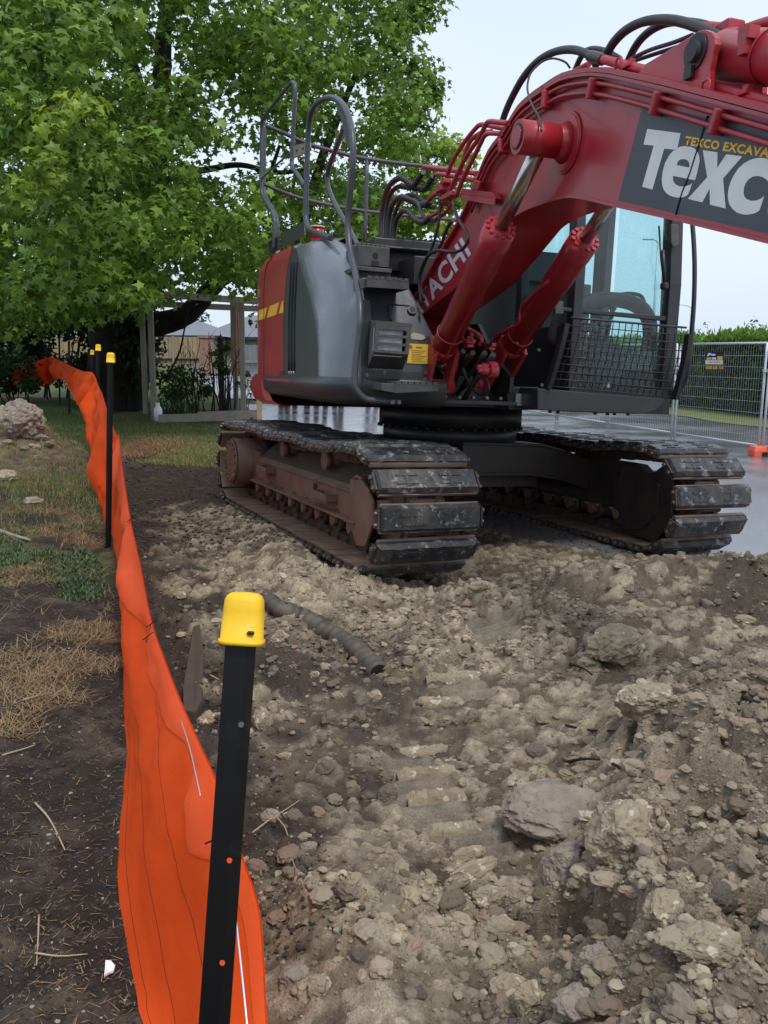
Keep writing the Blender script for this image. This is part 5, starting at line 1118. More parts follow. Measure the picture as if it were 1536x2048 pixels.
def rock(px, py, r3, label, mt='rock', seed=1, rot=0., sink=.3, name='rock', cat='rock', group=None, zadd=0., sub=5, rgh=.16, world=None):
    if world is None:
        p = PZ(px, py, .1)
        for _k in range(6): p = PZ(px, py, gz(p.x, p.y) + r3[2] * (1 - 2 * sink) * .5)
    else: p = Vector(world)
    V, F = rockshape(sub, seed, rgh=rgh); V = V * np.array(r3); c, s = math.cos(rot), math.sin(rot)
    V = V @ np.array([[c, s, 0], [-s, c, 0], [0, 0, 1]])
    o = npmesh(name, V, F, M[mt], smooth=False); o.location = (p.x, p.y, gz(p.x, p.y) + r3[2] * (1 - 2 * sink) * .9 + zadd); tag(o, label, cat, group); return o
big = [(1236, 1318, (.17, .13, .12), 'large rough grey and tan rock half buried in the soil mound', 'rock', .5, .35), (1288, 1418, (.105, .09, .08), 'tan rock with a pale lower edge just below the large rock on the mound', 'rock', 0, .35),
       (1330, 1445, (.11, .06, .05), 'long pale tan rock lying at the foot of the mound', 'rock', .5, .3), (1115, 1640, (.20, .15, .085), 'broad pinkish grey slab of hard clay overhanging the cracked bank', 'rockpink', -.15, .35),
       (1240, 1770, (.13, .12, .10), 'brown wedge of broken clay beside the dark crack in the bank', 'rock', .8, .45), (1130, 1745, (.075, .07, .10), 'grey block of clay under the overhanging slab', 'rockpink', .2, .5),
       (1015, 1980, (.05, .04, .035), 'pale rock at the lower edge of the picture beside the dark hollow', 'rock', .3, .3), (1055, 2005, (.055, .045, .04), 'whitish lump of clay at the bottom edge beside the orange brown lump', 'rock', .9, .3),
       (1148, 2010, (.05, .045, .035), 'orange brown lump of clay at the bottom edge', 'rockpink', .4, .3), (618, 1700, (.032, .028, .026), 'pinkish rock on the soil right of the nearest post', 'rockpink', .3, .35), (610, 1675, (.026, .022, .018), 'small tan rock just above the pinkish rock', 'rock', .8, .35),
       (540, 1640, (.038, .03, .028), 'reddish grey rock beside the nearest post', 'rockpink', .3, .4), (560, 1256, (.06, .045, .045), 'round pale rock below the upper end of the drain pipe', 'rock', .3, .3), (648, 1325, (.042, .036, .035), 'block shaped tan rock under the middle of the drain pipe', 'rock', .3, .3),
       (628, 1350, (.030, .025, .024), 'small yellow tan stone left of the block under the drain pipe', 'rock', .1, .3), (675, 1395, (.032, .025, .035), 'pointed tan rock below the open end of the drain pipe', 'rock', .1, .35), (748, 1395, (.045, .035, .03), 'flat tan rock below the mouth of the drain pipe', 'rock', .6, .35),
       (522, 1445, (.05, .05, .07), 'rough pale rock half hidden by the nearest post', 'rock', .1, .4), (420, 1440, (.06, .05, .05), 'broad tan rock between the orange fabric and the nearest post', 'rock', .3, .45), (945, 1745, (.13, .035, .03), 'pale ribbed slab of compacted clay lying aslant in the middle of the soil', 'rock', .75, .3),
       (975, 1800, (.07, .05, .05), 'tan broken rock below the aslant ribbed clay slab', 'rock', .3, .4), (935, 1715, (.07, .03, .03), 'short pale clay slab above the aslant ribbed slab', 'rock', .45, .3), (1308, 1352, (.028, .024, .024), 'small round cream stone right of the large mound rock', 'rock', .1, .3),
       (1455, 1375, (.045, .035, .03), 'tan rock near the right edge on the far side of the mound', 'rock', .1, .3), (1425, 1355, (.035, .028, .026), 'smaller tan rock left of the one near the right edge', 'rock', .1, .3), (1490, 1245, (.06, .04, .03), 'long tan rock on the ridge by the wet asphalt', 'rock', -.4, .3),
       (990, 1200, (.05, .04, .035), 'pale rock in front of the near crawler track', 'rock', .1, .35), (965, 1190, (.10, .045, .035), 'pale clay shelf stone in front of the near crawler track', 'rock', .3, .4), (1010, 1205, (.04, .03, .026), 'cream stone right of the clay shelf stone', 'rock', .2, .3), (360, 1190, (.05, .035, .03), 'grey tan rock beside the orange fabric below the berm', 'rock', .2, .4),
       (865, 1285, (.12, .03, .02), 'cracked pale track print slab in the trampled soil', 'rock', .15, .35), (925, 1350, (.13, .04, .025), 'broken track print slab of pale clay right of the drain pipe mouth', 'rock', .05, .4), (1000, 1855, (.05, .04, .035), 'tan rock on the slope of the bank', 'rock', .1, .35), (1190, 1925, (.045, .035, .055), 'upright grey stone low on the cracked bank', 'rockpink', .1, .35),
       (1320, 1935, (.06, .05, .05), 'brown rock low on the bank beside the crack', 'rock', .7, .4), (1420, 1870, (.09, .05, .045), 'long brown rock bridging a dark gap on the right of the bank', 'rock', -.2, .4), (590, 1960, (.045, .04, .035), 'brownish lump beside the orange fabric near the bottom edge', 'rockpink', .4, .4), (640, 1975, (.035, .03, .03), 'round brown stone right of the brownish lump', 'rock', .2, .4),
       (570, 1505, (.03, .025, .02), 'small grey tan rock in the dark soil right of the post', 'rock', .3, .4), (700, 1790, (.008, .007, .006), 'tiny tan stone in the middle of the lower soil', 'rock', 0, .3)]
for k, (px, py, r3, lb, mt, rt, sk_) in enumerate(big):
    r3 = tuple(v * .92 for v in r3); rock(px, py, r3, lb, mt, seed=k * 7 + 3, rot=rt, sink=sk_, sub=5 if max(r3) > .05 else 4)
# medium loose rocks, one object each
RB = [rockshape(4, 300 + k) for k in range(7)]; meshes = []
for k, (V, F) in enumerate(RB):
    me_o = npmesh('loose_rock', V, F, M['rock' if k % 3 else 'rockpink'], smooth=False); meshes.append(me_o)
cnt = 0
grp = 'loose rocks scattered over the dug soil'; lab = 'loose tan rock about the size of a fist lying on the dug soil'
while cnt < 190:
    Y = 1.5 + 5.2 * random.random() ** 1.0; X = Y * random.uniform(-.22, .52)
    q_ = soil(np.array([X]), np.array([Y]))
    q1 = q_[1]
    if q1['d'][0] < .3 or q1['far'][0] > .02 or q1['mk'][0] > .2 or (X < .9 and 5.0 < Y and X > -1.1): continue
    s = .012 + .030 * random.random() ** 2.4; s *= (1 + .25 * (Y > 3)); cc = meshes[cnt % 7]
    o = cc if cnt < 7 else cc.copy()
    if cnt >= 7: C.objects.link(o)
    o.location = (X, Y, float(q_[0][0]) + s * .02); o.rotation_euler = (random.uniform(-.5, .5), random.uniform(-.5, .5), random.uniform(0, 6.28)); o.scale = (s * random.uniform(.9, 1.35), s * random.uniform(.8, 1.1), s * random.uniform(.6, .95)); tag(o, lab, 'rock', grp); cnt += 1
# fine clods, too many to count
def scatter(n, Xr, Yr, size, accept, sub, name, colf, power=2.5, flat=.75, seedv=0, sinkf=.25):
    r = np.random.default_rng(900 + seedv); Y = Yr[0] * (Yr[1] / Yr[0]) ** r.random(n * 3); X = Y * r.uniform(Xr[0], Xr[1], n * 3); h, q_ = soil(X, Y); ok = accept(X, Y, q_, r)
    X, Y, h = X[ok][:n], Y[ok][:n], h[ok][:n]; n = len(X); s = size[0] + (size[1] - size[0]) * r.random(n) ** power
    sh = [rockshape(sub, 50 + k + seedv * 11, rgh=.25)[0] for k in range(9)]; F = ICO[sub][1]; nv_ = len(sh[0]); which = r.integers(0, 9, n); base = np.array(sh)[which]
    sc3 = np.stack([s * r.uniform(.8, 1.4, n), s * r.uniform(.7, 1.1, n), s * flat * r.uniform(.7, 1.1, n)], -1); base = base * sc3[:, None, :]
    a = r.uniform(0, 6.28, n); c_, s_ = np.cos(a), np.sin(a); x = base[..., 0] * c_[:, None] - base[..., 1] * s_[:, None]; y = base[..., 0] * s_[:, None] + base[..., 1] * c_[:, None]
    V = np.stack([x + X[:, None], y + Y[:, None], base[..., 2] + (h + s * sinkf)[:, None]], -1).reshape(-1, 3); FF = (F[None] + (np.arange(n) * nv_)[:, None, None]).reshape(-1, 3)
    col = colf(X, Y, h, q_ , r, n, ok); col = np.repeat(col, nv_, 0); o = npmesh(name, V, FF, M['clod'], col, smooth=False); return o
def ccol(X, Y, h, q_, r, n, ok):
    hh, qq = soil(X, Y); base = soil_color(X, Y, hh, qq); k = r.random(n)
    pal = np.array([[.31, .25, .16], [.40, .34, .235], [.24, .19, .13], [.17, .13, .09], [.30, .205, .145]]); c = pal[r.integers(0, 5, n)]
    t = np.clip(.15 + .65 * k, 0, 1)[:, None]; return np.clip(base * (1 - t) + c * t, .01, .6) * r.uniform(.75, 1.15, (n, 1))
acc = lambda X, Y, q_, r: (q_['d'] > .12) & (q_['far'] < .05) & (q_['mk'] < .12) & (r.random(len(X)) < np.clip(.35 + .8 * q_['n1'] + .5 * q_['bank'] + .25 * q_['n2'], .10, 1) * np.where(q_['d'] < .6, .35, 1))
o = scatter(12500, (-.30, 1.0), (1.4, 6.6), (.0045, .019), acc, 2, 'soil_clods', ccol, seedv=1); tag(o, 'crumbly tan clods of soil strewn over the dug ground', 'soil clods', kind='stuff')
o = scatter(3600, (-.30, 1.0), (1.4, 6.6), (.011, .034), acc, 3, 'soil_lumps', ccol, seedv=7, power=2., sinkf=.1); tag(o, 'rough tan lumps of clay strewn over the dug ground', 'clay lumps', kind='stuff')
o = scatter(34000, (-.32, .56), (1.3, 6.8), (.0022, .0075), acc, 1, 'soil_crumbs', ccol, seedv=2, power=2.); tag(o, 'fine crumbs of tan soil strewn over the dug ground', 'soil crumbs', kind='stuff')
def dcol(X, Y, h, q_, r, n, ok):
    b = np.array([[.036, .028, .023]]) * r.uniform(.6, 1.9, (n, 1)); p = r.random(n) < .035; b[p] = np.array([.28, .26, .22]); return b
o = scatter(15000, (-.60, -.10), (1.3, 7.5), (.0018, .0085), lambda X, Y, q_, r: (q_['d'] < .05) & (Y < 7.5), 1, 'loam_crumbs', dcol, seedv=3, power=3.); tag(o, 'dark crumbs of topsoil left of the orange fabric', 'soil crumbs', kind='stuff')
o = scatter(6000, (-.42, -.02), (6.5, 14.5), (.005, .022), lambda X, Y, q_, r: (q_['d'] > .05) & (q_['dirt'] > .3) & (q_['far'] < .05), 1, 'loam_lumps', lambda X, Y, h, q_, r, n, ok: np.array([[.05, .039, .031]]) * r.uniform(.5, 1.8, (n, 1)), seedv=8, power=3.); tag(o, 'dark lumps of topsoil between the orange fabric and the near crawler track', 'soil lumps', kind='stuff')
o = scatter(3500, (-.42, .2), (2.0, 8.5), (.0028, .012), lambda X, Y, q_, r: (q_['d'] > -.05) & (q_['d'] < .38) & (q_['far'] < .05), 1, 'loam_crumbs', dcol, seedv=4, power=3.); tag(o, 'dark crumbs of topsoil along the right side of the orange fabric', 'soil crumbs', kind='stuff')
def acol(X, Y, h, q_, r, n, ok): return np.array([[.05, .042, .034]]) * r.uniform(.5, 2.2, (n, 1))
def on_asph(n, seed):
    r = np.random.default_rng(seed); Y = r.uniform(4.7, 9.5, n); X = np.interp(Y, XB_Y, XB_X) + .1 + np.abs(r.normal(0, .45, n)); s = .004 + .016 * r.random(n) ** 4; Vb, F = ICO[1]; V = (Vb[None] * s[:, None, None] * np.array([1, 1, .6])) + np.stack([X, Y, s * .3], -1)[:, None]; 
    o = npmesh('spilled_soil', V.reshape(-1, 3), (F[None] + (np.arange(n) * len(Vb))[:, None, None]).reshape(-1, 3), M['clod'], np.repeat(acol(0, 0, 0, 0, r, n, 0), len(Vb), 0)); tag(o, 'dark crumbs of soil spilled on the wet asphalt', 'spilled soil', kind='stuff')
on_asph(1500, 5)

def onground(px, py, dz=0.):
    p = PZ(px, py, .05)
    for _k in range(5): p = PZ(px, py, gz(p.x, p.y) + dz)
    return p
# pressed ridges left by the track pads
for k, (px, py, L_, a_) in enumerate([(848, 1500, .25, .20), (858, 1542, .25, .16), (872, 1588, .22, .18), (905, 1655, .19, .22), (905, 1352, .26, .08), (880, 1400, .22, .10)]):
    c_ = onground(px, py, .01); ca, sa = math.cos(a_), math.sin(a_); mb = MB(); rows_ = []
    for i in range(37):
        t_ = i / 36 - .5; edge = min(1, (0.5 - abs(t_)) * 9); row = []
        for w_, z_ in ((-.042, -.025), (-.030, .012), (-.022, .020), (.0, .022), (.018, .019), (.026, .010), (.036, -.025)):
            jx = .008 * float(fbm(np.array([t_ * 14, w_ * 60, k * 3.]), 3)); jz = .006 * float(fbm(np.array([t_ * 22, w_ * 90, k * 5.]), 3)); x_ = t_ * L_; y_ = w_ * (1 + jx * 12)
            X_ = c_.x + x_ * ca - y_ * sa; Y_ = c_.y + x_ * sa + y_ * ca; row.append(Vector((X_, Y_, c_.z - .008 + (z_ + jz) * (edge if z_ > 0 else 1))))
        rows_.append(row)
    mb.grid(rows_, smooth=False); o = mb.build('track_print', M['rock']); tag(o, ('topmost', 'second', 'third', 'lowest')[k] + ' pressed clay ridge of the track print in the centre foreground' if k < 4 else ('pale pressed clay ridge right of the drain pipe mouth', 'pressed clay ridge below and left of the one by the pipe mouth')[k - 4], 'track print', 'pressed ridges left by the track pads')
# buried strip, white shard, twigs, roots
pl = [(386, 1252), (400, 1248), (407, 1300), (405, 1400), (390, 1424), (366, 1418), (366, 1372), (377, 1310)]
mb = MB(); mb.prism([onground(*p, .055) for p in pl], (0, 0, -.07)); o = mb.build('timber_offcut', M['plank'], bevel=.006); tag(o, 'dark muddy wooden offcut lying beside the orange fabric', 'timber offcut')
mb = MB(); mb.prism([onground(*p, .015) for p in ((211, 1920), (222, 1921), (230, 1931), (227, 1941), (219, 1944), (208, 1951), (210, 1935))], (0, 0, -.006)); o = mb.build('plastic_shard', M['bottle']); tag(o, 'small white shard lying on the dark topsoil', 'shard')
def stick(pts, r, label, mt='bark', group=None, cat='twig', name='twig'):
    mb = MB(); P_ = spline([onground(px, py, .012) for px, py in pts], 5); mb.tube(P_, [r * (1 - .5 * i / len(P_)) for i in range(len(P_))], 6); o = mb.build(name, M[mt]); tag(o, label, cat, group); return o
stick([(1140, 1328), (1165, 1336), (1185, 1350)], .008, 'short dark stick left of the large mound rock'); stick([(1130, 1525), (1165, 1518), (1200, 1519)], .007, 'dark bent stick above the broad clay slab'); stick([(1222, 1526), (1250, 1540), (1282, 1556)], .007, 'dark stick right of the bent one on the bank')
stick([(1480, 1390), (1505, 1402), (1536, 1410)], .010, 'thick dark root at the right edge of the mound'); stick([(1130, 1450), (1180, 1460), (1250, 1462)], .006, 'long reddish twig below the mound rocks'); stick([(505, 1665), (545, 1635), (570, 1620), (600, 1600)], .003, 'thin curling root arched over the soil right of the post', 'timberpale')
stick([(550, 1630), (572, 1660), (585, 1720), (605, 1768)], .0025, 'long thin pale root trailing down the soil', 'timberpale'); stick([(1190, 1180), (1186, 1215), (1196, 1240)], .003, 'pale curved root on the mound crest', 'timberpale'); stick([(1265, 1290), (1285, 1275), (1295, 1262)], .003, 'pale root poking out beside the large rock', 'timberpale')
stick([(70, 1605), (100, 1640), (130, 1700)], .004, 'pale dry stalk among straw on the dark topsoil', 'timberpale'); stick([(5, 1510), (40, 1500), (70, 1490)], .004, 'pale stalk at the left edge on the dark topsoil', 'timberpale'); stick([(78, 1830), (76, 1880), (73, 1930)], .003, 'upright thin stalk on the dark topsoil near the bottom', 'timberpale'); stick([(70, 1906), (120, 1912), (175, 1908)], .003, 'level pale stalk on the dark topsoil near the bottom', 'timberpale')
stick([(0, 1062), (30, 1072), (60, 1080)], .02, 'grey branch lying in the grass at the left edge', 'timber', name='branch', cat='branch')
stick([(420, 1350), (440, 1360), (462, 1372)], .004, 'pale dry stem left of the nearest post cap', 'timberpale'); stick([(45, 1400), (75, 1392), (108, 1384)], .005, 'thin brown stick among straw left of the fabric', 'timberpale')

# boulder and stones on the lawn at left
def wrock(px, py, Y, r3, label, mt, seed, rot=0., sub=5):
    Y = 10.9 - (py - 862) * .035; p = PY(px, py, Y); p.z = gz(p.x, p.y) + r3[2] * .4; rock(0, 0, r3, label, mt, seed=seed, rot=rot, world=p, sub=sub, sink=.25); ob = bpy.context.scene.objects; 
    o = [o_ for o_ in C.objects if o_.get('label') == label][0]; o.location = p; return o
wrock(50, 866, 8.6, (.27, .24, .25), 'big rough grey boulder on the soil heap left of the orange fabric', 'rockpink', 91)
_b = [o_ for o_ in C.objects if o_.get('label', '').startswith('big rough grey boulder')][0]
_V, _F = rockshape(5, 91, rgh=.20)
for _v, _c in zip(_b.data.vertices, _V): _v.co = Vector(_c) * .25
wrock(8, 850, 8.4, (.17, .18, .24), 'pale leaning stone against the left side of the big boulder', 'rock', 92)
for k, (px, py, Y, s, lb) in enumerate([(66, 876, 8.2, .07, 'flat pale stone below the big boulder'), (82, 850, 8.5, .05, 'small stone right of the big boulder'), (10, 905, 7.6, .12, 'dark stone at the foot of the boulder heap'), (62, 943, 6.9, .08, 'flat grey stone half sunk in the grass below the heap'), (95, 862, 8.6, .07, 'small dark stone among sticks right of the boulder'), (3, 835, 8.8, .10, 'pale stone at the left edge behind the leaning stone')]):
    wrock(px, py, Y, (s * 1.3, s, s * .6), lb, 'rockpink' if k % 2 else 'rock', 100 + k, sub=4)
for k in range(34):
    X_, Y_ = -4.75 + random.gauss(0, .62), 10.7 + random.gauss(0, .55); s_ = random.uniform(.03, .10); cc = meshes[k % 7].copy(); C.objects.link(cc); cc.location = (X_, Y_, gz(X_, Y_) + s_ * .1); cc.rotation_euler = (random.uniform(-.6, .6), random.uniform(-.6, .6), random.uniform(0, 6.28)); cc.scale = (s_ * 1.3, s_, s_ * .6); tag(cc, 'broken grey stone in the rubble heap left of the orange fabric', 'rock', 'broken stones of the rubble heap')
blades_later = 1
# ---------------------------------------------------------------- grass, clover, straw
def blades(name, n, region, hgt, wid, colf, label, cat, lean=.5, seed=1, mt='blade', flat=0., dens=None):
    r = np.random.default_rng(seed); X, Y = region(r, n * 2); h, q_ = soil(X, Y); ok = (q_['far'] < .3)
    if dens is not None: ok &= dens(X, Y, q_, r)
    X, Y, h = X[ok][:n], Y[ok][:n], h[ok][:n]; n = len(X); a = r.uniform(0, 6.28, n); L = hgt[0] + (hgt[1] - hgt[0]) * r.random(n); ln = lean * r.uniform(.2, 1.2, n) * L
    dx, dy = np.cos(a), np.sin(a); w = wid * r.uniform(.6, 1.3, n); px_, py_ = -dy * w, dx * w; z1_ = L * (1 - flat); b = np.stack([X, Y, h - .004 + flat * .012], -1)
    d3 = np.stack([dx * ln, dy * ln, z1_], -1); P3 = np.stack([px_, py_, np.zeros(n)], -1)
    V = np.stack([b - P3, b + P3, b + d3 * .55 + P3 * .7 + np.stack([0 * X, 0 * X, .12 * L], -1) * (1 - flat), b + d3 * .55 - P3 * .7 + np.stack([0 * X, 0 * X, .12 * L], -1) * (1 - flat), b + d3], 1)
    base = (np.arange(n) * 5)[:, None]; F = np.concatenate([np.stack([base + 0, base + 1, base + 2], -1), np.stack([base + 0, base + 2, base + 3], -1), np.stack([base + 3, base + 2, base + 4], -1)], 1).reshape(-1, 3)
    col = np.repeat(colf(r, n, X, Y), 5, 0); o = npmesh(name, V.reshape(-1, 3), F, M[mt], col); tag(o, label, cat, kind='stuff'); return o
def gcolf(r, n, X, Y):
    t = r.random((n, 1)); y = (r.random((n, 1)) < np.where(Y < 11.5, .55, .25)[:, None]); return np.where(y, np.array([[.24, .20, .07]]), np.array([[.05, .11, .025]]) * (1 - t) + np.array([[.13, .19, .045]]) * t)
def scolf(r, n, X, Y): t = r.random((n, 1)); return np.array([[.30, .20, .09]]) * (1 - t) + np.array([[.17, .10, .05]]) * t
blades('lawn_grass', 80000, lambda r, n: (lambda Y: (Y * r.uniform(-.46, -.02, n), Y))(6.5 * (22 / 6.5) ** r.random(n)), (.02, .06), .0035, gcolf, 'short green and yellowing lawn grass beyond the dug soil', 'lawn grass', seed=3, dens=lambda X, Y, q_, r: np.where(q_['d'] < 0, Y + 1.0 * q_['n1'] + .6 * q_['n2'] + r.uniform(-2.5, 1, len(X)) > 8.6, q_['dirt'] < .3) & ((X + 3.6) ** 2 / 4 + (Y - 21.5) ** 2 / 5 > 1))
blades('clover_patch', 11000, lambda r, n: (lambda Y: (Y * r.uniform(-.46, -.22, n), Y))(5.0 * (9 / 5.0) ** r.random(n)), (.012, .035), .006, lambda r, n, X, Y: np.array([[.055, .105, .035]]) * r.uniform(.5, 1.7, (n, 1)), 'low clover and grass patches left of the orange fabric', 'clover', lean=1.2, seed=4, dens=lambda X, Y, q_, r: (q_['d'] < -.15) & (N2(X, Y, 1.6, 4, .6, z=60.) + .5 * N2(X, Y, 7, 3, z=61.) + r.uniform(-.25, .25, len(X)) > .22))
blades('dry_straw', 13000, lambda r, n: (lambda Y: (Y * r.uniform(-.48, -.14, n), Y))(3.2 * (8.5 / 3.2) ** r.random(n)), (.05, .14), .0018, scolf, 'matted dry straw on the soil left of the orange fabric', 'dry straw', lean=1.1, flat=.72, seed=5, mt='straw', dens=lambda X, Y, q_, r: (q_['d'] < -.1) & (N2(X, Y, 1.9, 4, .6, z=70.) + .55 * N2(X, Y, 6, 3, z=71.) + r.uniform(-.35, .35, len(X)) > .30))
blades('loose_straw', 1800, lambda r, n: (lambda Y: (Y * r.uniform(-.48, -.12, n), Y))(1.5 * (5.5 / 1.5) ** r.random(n)), (.015, .055), .0011, scolf, 'stray bits of straw on the dark topsoil', 'dry straw', lean=1., flat=.9, seed=6, mt='straw', dens=lambda X, Y, q_, r: (q_['d'] < -.05))
blades('dry_grass_heap', 16000, lambda r, n: (lambda Y, X: (X, Y))(r.normal(14.2, .8, n), r.normal(-4.1, .35, n)), (.04, .14), .003, scolf, 'heap of cut dry grass right of the second fence post', 'dry grass', lean=1.1, flat=.5, seed=7, mt='straw', dens=lambda X, Y, q_, r: (q_['d'] > .1))
blades('yellow_grass', 14000, lambda r, n: (lambda Y: (r.uniform(-3.4, -2.0, n), Y))(r.uniform(11.8, 15, n)), (.02, .06), .003, lambda r, n, X, Y: np.where(r.random((n, 1)) < .6, np.array([[.36, .28, .11]]), np.array([[.13, .2, .05]])), 'patch of straw yellow grass behind the near crawler track', 'dry grass', seed=8)
blades('soil_litter', 500, lambda r, n: (lambda Y: (Y * r.uniform(-.2, .5, n), Y))(1.8 * (6 / 1.8) ** r.random(n)), (.02, .07), .0011, scolf, 'thin roots and straw bits on the dug soil', 'plant litter', lean=1., flat=.85, seed=9, mt='straw', dens=lambda X, Y, q_, r: (q_['d'] > .3))
# ---------------------------------------------------------------- trees and shrubs
LEAF = []
for k in range(10):
    a = math.pi / 2 + k * math.pi / 5; r_ = [1.0, .42, .85, .40, .62, .30, .62, .40, .85, .42][k]; LEAF.append((r_ * math.cos(a), r_ * math.sin(a), -.14 * r_ * r_))
LEAF = np.array([(0, .02, .05)] + LEAF); LF = np.array([(0, 1 + k, 1 + (k + 1) % 10) for k in range(10)])
LEAF5 = np.array([(0, 1, 0), (-.5, .1, -.08), (0, -.8, 0), (.5, .1, -.08), (0, .1, .06)]); LF5 = np.array([(4, 0, 1), (4, 1, 2), (4, 2, 3), (4, 3, 0)])
def leaves(name, cl, parent, size, n_per_m3=60, tint=((.068, .145, .02), (.22, .36, .042)), seed=0, shape='maple', maxn=40000, mt='leaf', shell=.45):
    """cl: clumps (center, radii(3), count, brightness tint)"""
    r = np.random.default_rng(seed); Ps, Ss, Cs, Os = [], [], [], []
    for c, R3, n, tt in cl:
        d = r.normal(size=(n, 3)); d /= np.linalg.norm(d, axis=1)[:, None]; rr = r.random(n) ** shell
        p = d * rr[:, None] * np.array(R3); Ps.append(p + np.array(c)); Ss.append(size * r.uniform(.5, 1.35, n)); Os.append(d)
        t = r.random((n, 1)) * .8; a = np.array(tint[0]); b = np.array(tint[1]); col = (a * (1 - t) + b * t); yl = np.array([.38, .46, .05]); col = col * (1 - tt) + yl * tt * r.uniform(.6, 1.15, (n, 1)); Cs.append(col * r.uniform(.65, 1.35, (n, 1)))
    P = np.concatenate(Ps); S = np.concatenate(Ss); Cc = np.concatenate(Cs); O = np.concatenate(Os); n = len(P)
    # leaf normal: mostly upwards and outwards
    N = O * .55 + np.array([0, -.15, .55]) + r.normal(size=(n, 3)) * .45; N /= np.linalg.norm(N, axis=1)[:, None]
    tdir = r.normal(size=(n, 3)) + np.array([0, 0, -.9]); tdir -= N * (tdir * N).sum(1)[:, None]; tdir /= np.linalg.norm(tdir, axis=1)[:, None]; bd = np.cross(tdir, N)
    L0, F0 = (LEAF, LF) if shape == 'maple' else (LEAF5, LF5)
    V = P[:, None] + S[:, None, None] * (L0[None, :, 0:1] * bd[:, None] + L0[None, :, 1:2] * tdir[:, None] + L0[None, :, 2:3] * N[:, None])
    k = len(L0); F = (F0[None] + (np.arange(n) * k)[:, None, None]).reshape(-1, 3)
    o = npmesh(name, V.reshape(-1, 3), F, M[mt], np.repeat(Cc, k, 0)); o.parent = parent; return o
def limb(mb, pts, r0, r1, n=9):
    P_ = spline(pts, 6); m_ = len(P_); out = []
    for i, p in enumerate(P_):
        j = .3 * (r0 + (r1 - r0) * i / m_); out.append(p + Vector((random.uniform(-j, j), random.uniform(-j, j), 0)) * .5)
    mb.tube(out, [r0 + (r1 - r0) * i / (m_ - 1) for i in range(m_)], n)
def inpoly(x, y, poly):
    c = False; n = len(poly)
    for i in range(n):
        x1, y1 = poly[i]; x2, y2 = poly[(i + 1) % n]
        if (y1 > y) != (y2 > y) and x < (x2 - x1) * (y - y1) / (y2 - y1) + x1: c = not c
    return c
def rel(o, p): return Vector(p) - o.location
rr_ = random.Random(5)
# --- the big tree
base = PY(236, 775, 24.0); base.z = gz(base.x, base.y); BT = empty('broadleaf_tree', loc=base)
tag(BT, 'huge dark green broadleaf tree filling the upper left, its thick trunk behind the capped posts', 'tree')
mb = MB()
def R_(px, py, Y): return PY(px, py, Y) - base
limb(mb, [Vector((0, 0, -.3)), R_(234, 700, 24), R_(238, 640, 24), R_(262, 520, 23.8), R_(290, 400, 23.5), R_(300, 300, 23.)], .85, .38, 16)
limb(mb, [R_(240, 660, 24), R_(300, 650, 23.7), R_(350, 640, 23.4), R_(390, 615, 23.), R_(440, 560, 22.5), R_(520, 520, 22), R_(600, 470, 21.5)], .38, .12, 12)
limb(mb, [R_(300, 300, 23), R_(315, 230, 22.7), R_(325, 130, 22.5), R_(330, 20, 22.2), R_(345, -120, 22)], .30, .12)
limb(mb, [R_(295, 330, 23), R_(340, 260, 22.5), R_(372, 190, 22), R_(400, 150, 21.8), R_(440, 120, 21.5), R_(520, 60, 21)], .26, .08)
limb(mb, [R_(290, 380, 23.4), R_(360, 350, 22.6), R_(420, 338, 22), R_(480, 330, 21.6), R_(560, 345, 21.2), R_(660, 330, 21)], .10, .04)
limb(mb, [R_(265, 520, 23.8), R_(190, 400, 22), R_(130, 260, 20.5), R_(90, 120, 19.5), R_(60, -40, 19)], .3, .08)
limb(mb, [R_(290, 400, 23.4), R_(275, 260, 24), R_(262, 140, 24.5), R_(240, 0, 24.5)], .26, .1)
limb(mb, [R_(440, 560, 22.5), R_(470, 480, 22.2), R_(520, 400, 22.), R_(560, 290, 21.8)], .12, .04); limb(mb, [R_(340, 260, 22.5), R_(330, 330, 21.8), R_(300, 420, 21), R_(320, 520, 20.3)], .08, .03)
limb(mb, [R_(600, 470, 21.5), R_(640, 330, 22), R_(690, 200, 22.5), R_(740, 80, 23)], .14, .05); limb(mb, [R_(330, 20, 22.2), R_(450, -40, 22), R_(600, -60, 22)], .12, .05)
limb(mb, [R_(372, 190, 22), R_(410, 205, 21.6), R_(450, 175, 21.4)], .05, .02, 6); limb(mb, [R_(315, 230, 22.7), R_(290, 190, 22.5), R_(270, 120, 22.3)], .12, .05, 8)
mb.build('trunk', M['bark'], BT)
crown = [(-140, -160), (840, -160), (862, -20), (858, 15), (845, 45), (800, 62), (770, 88), (815, 108), (842, 130), (852, 165), (868, 185), (850, 200), (838, 222), (838, 262), (822, 300), (785, 330), (765, 420), (720, 520), (640, 560), (560, 590), (500, 560), (440, 570), (380, 560), (330, 590), (260, 620), (190, 640), (100, 640), (-140, 680)]
gaps = [(330, 120, 26), (352, 95, 20), (282, 205, 20), (415, 178, 20), (300, 14, 24), (205, 20, 15), (195, 118, 14), (452, 320, 34), (440, 350, 26), (350, 330, 15), (275, 265, 10), (520, 320, 20), (500, 240, 16), (640, 300, 18), (685, 255, 18), (545, 460, 26), (520, 430, 18), (430, 210, 18), (700, 335, 14), (660, 430, 12), (400, 590, 34), (720, 205, 14), (740, 75, 14), (640, 70, 10), (410, 20, 14)]
cl = []
tries = 0
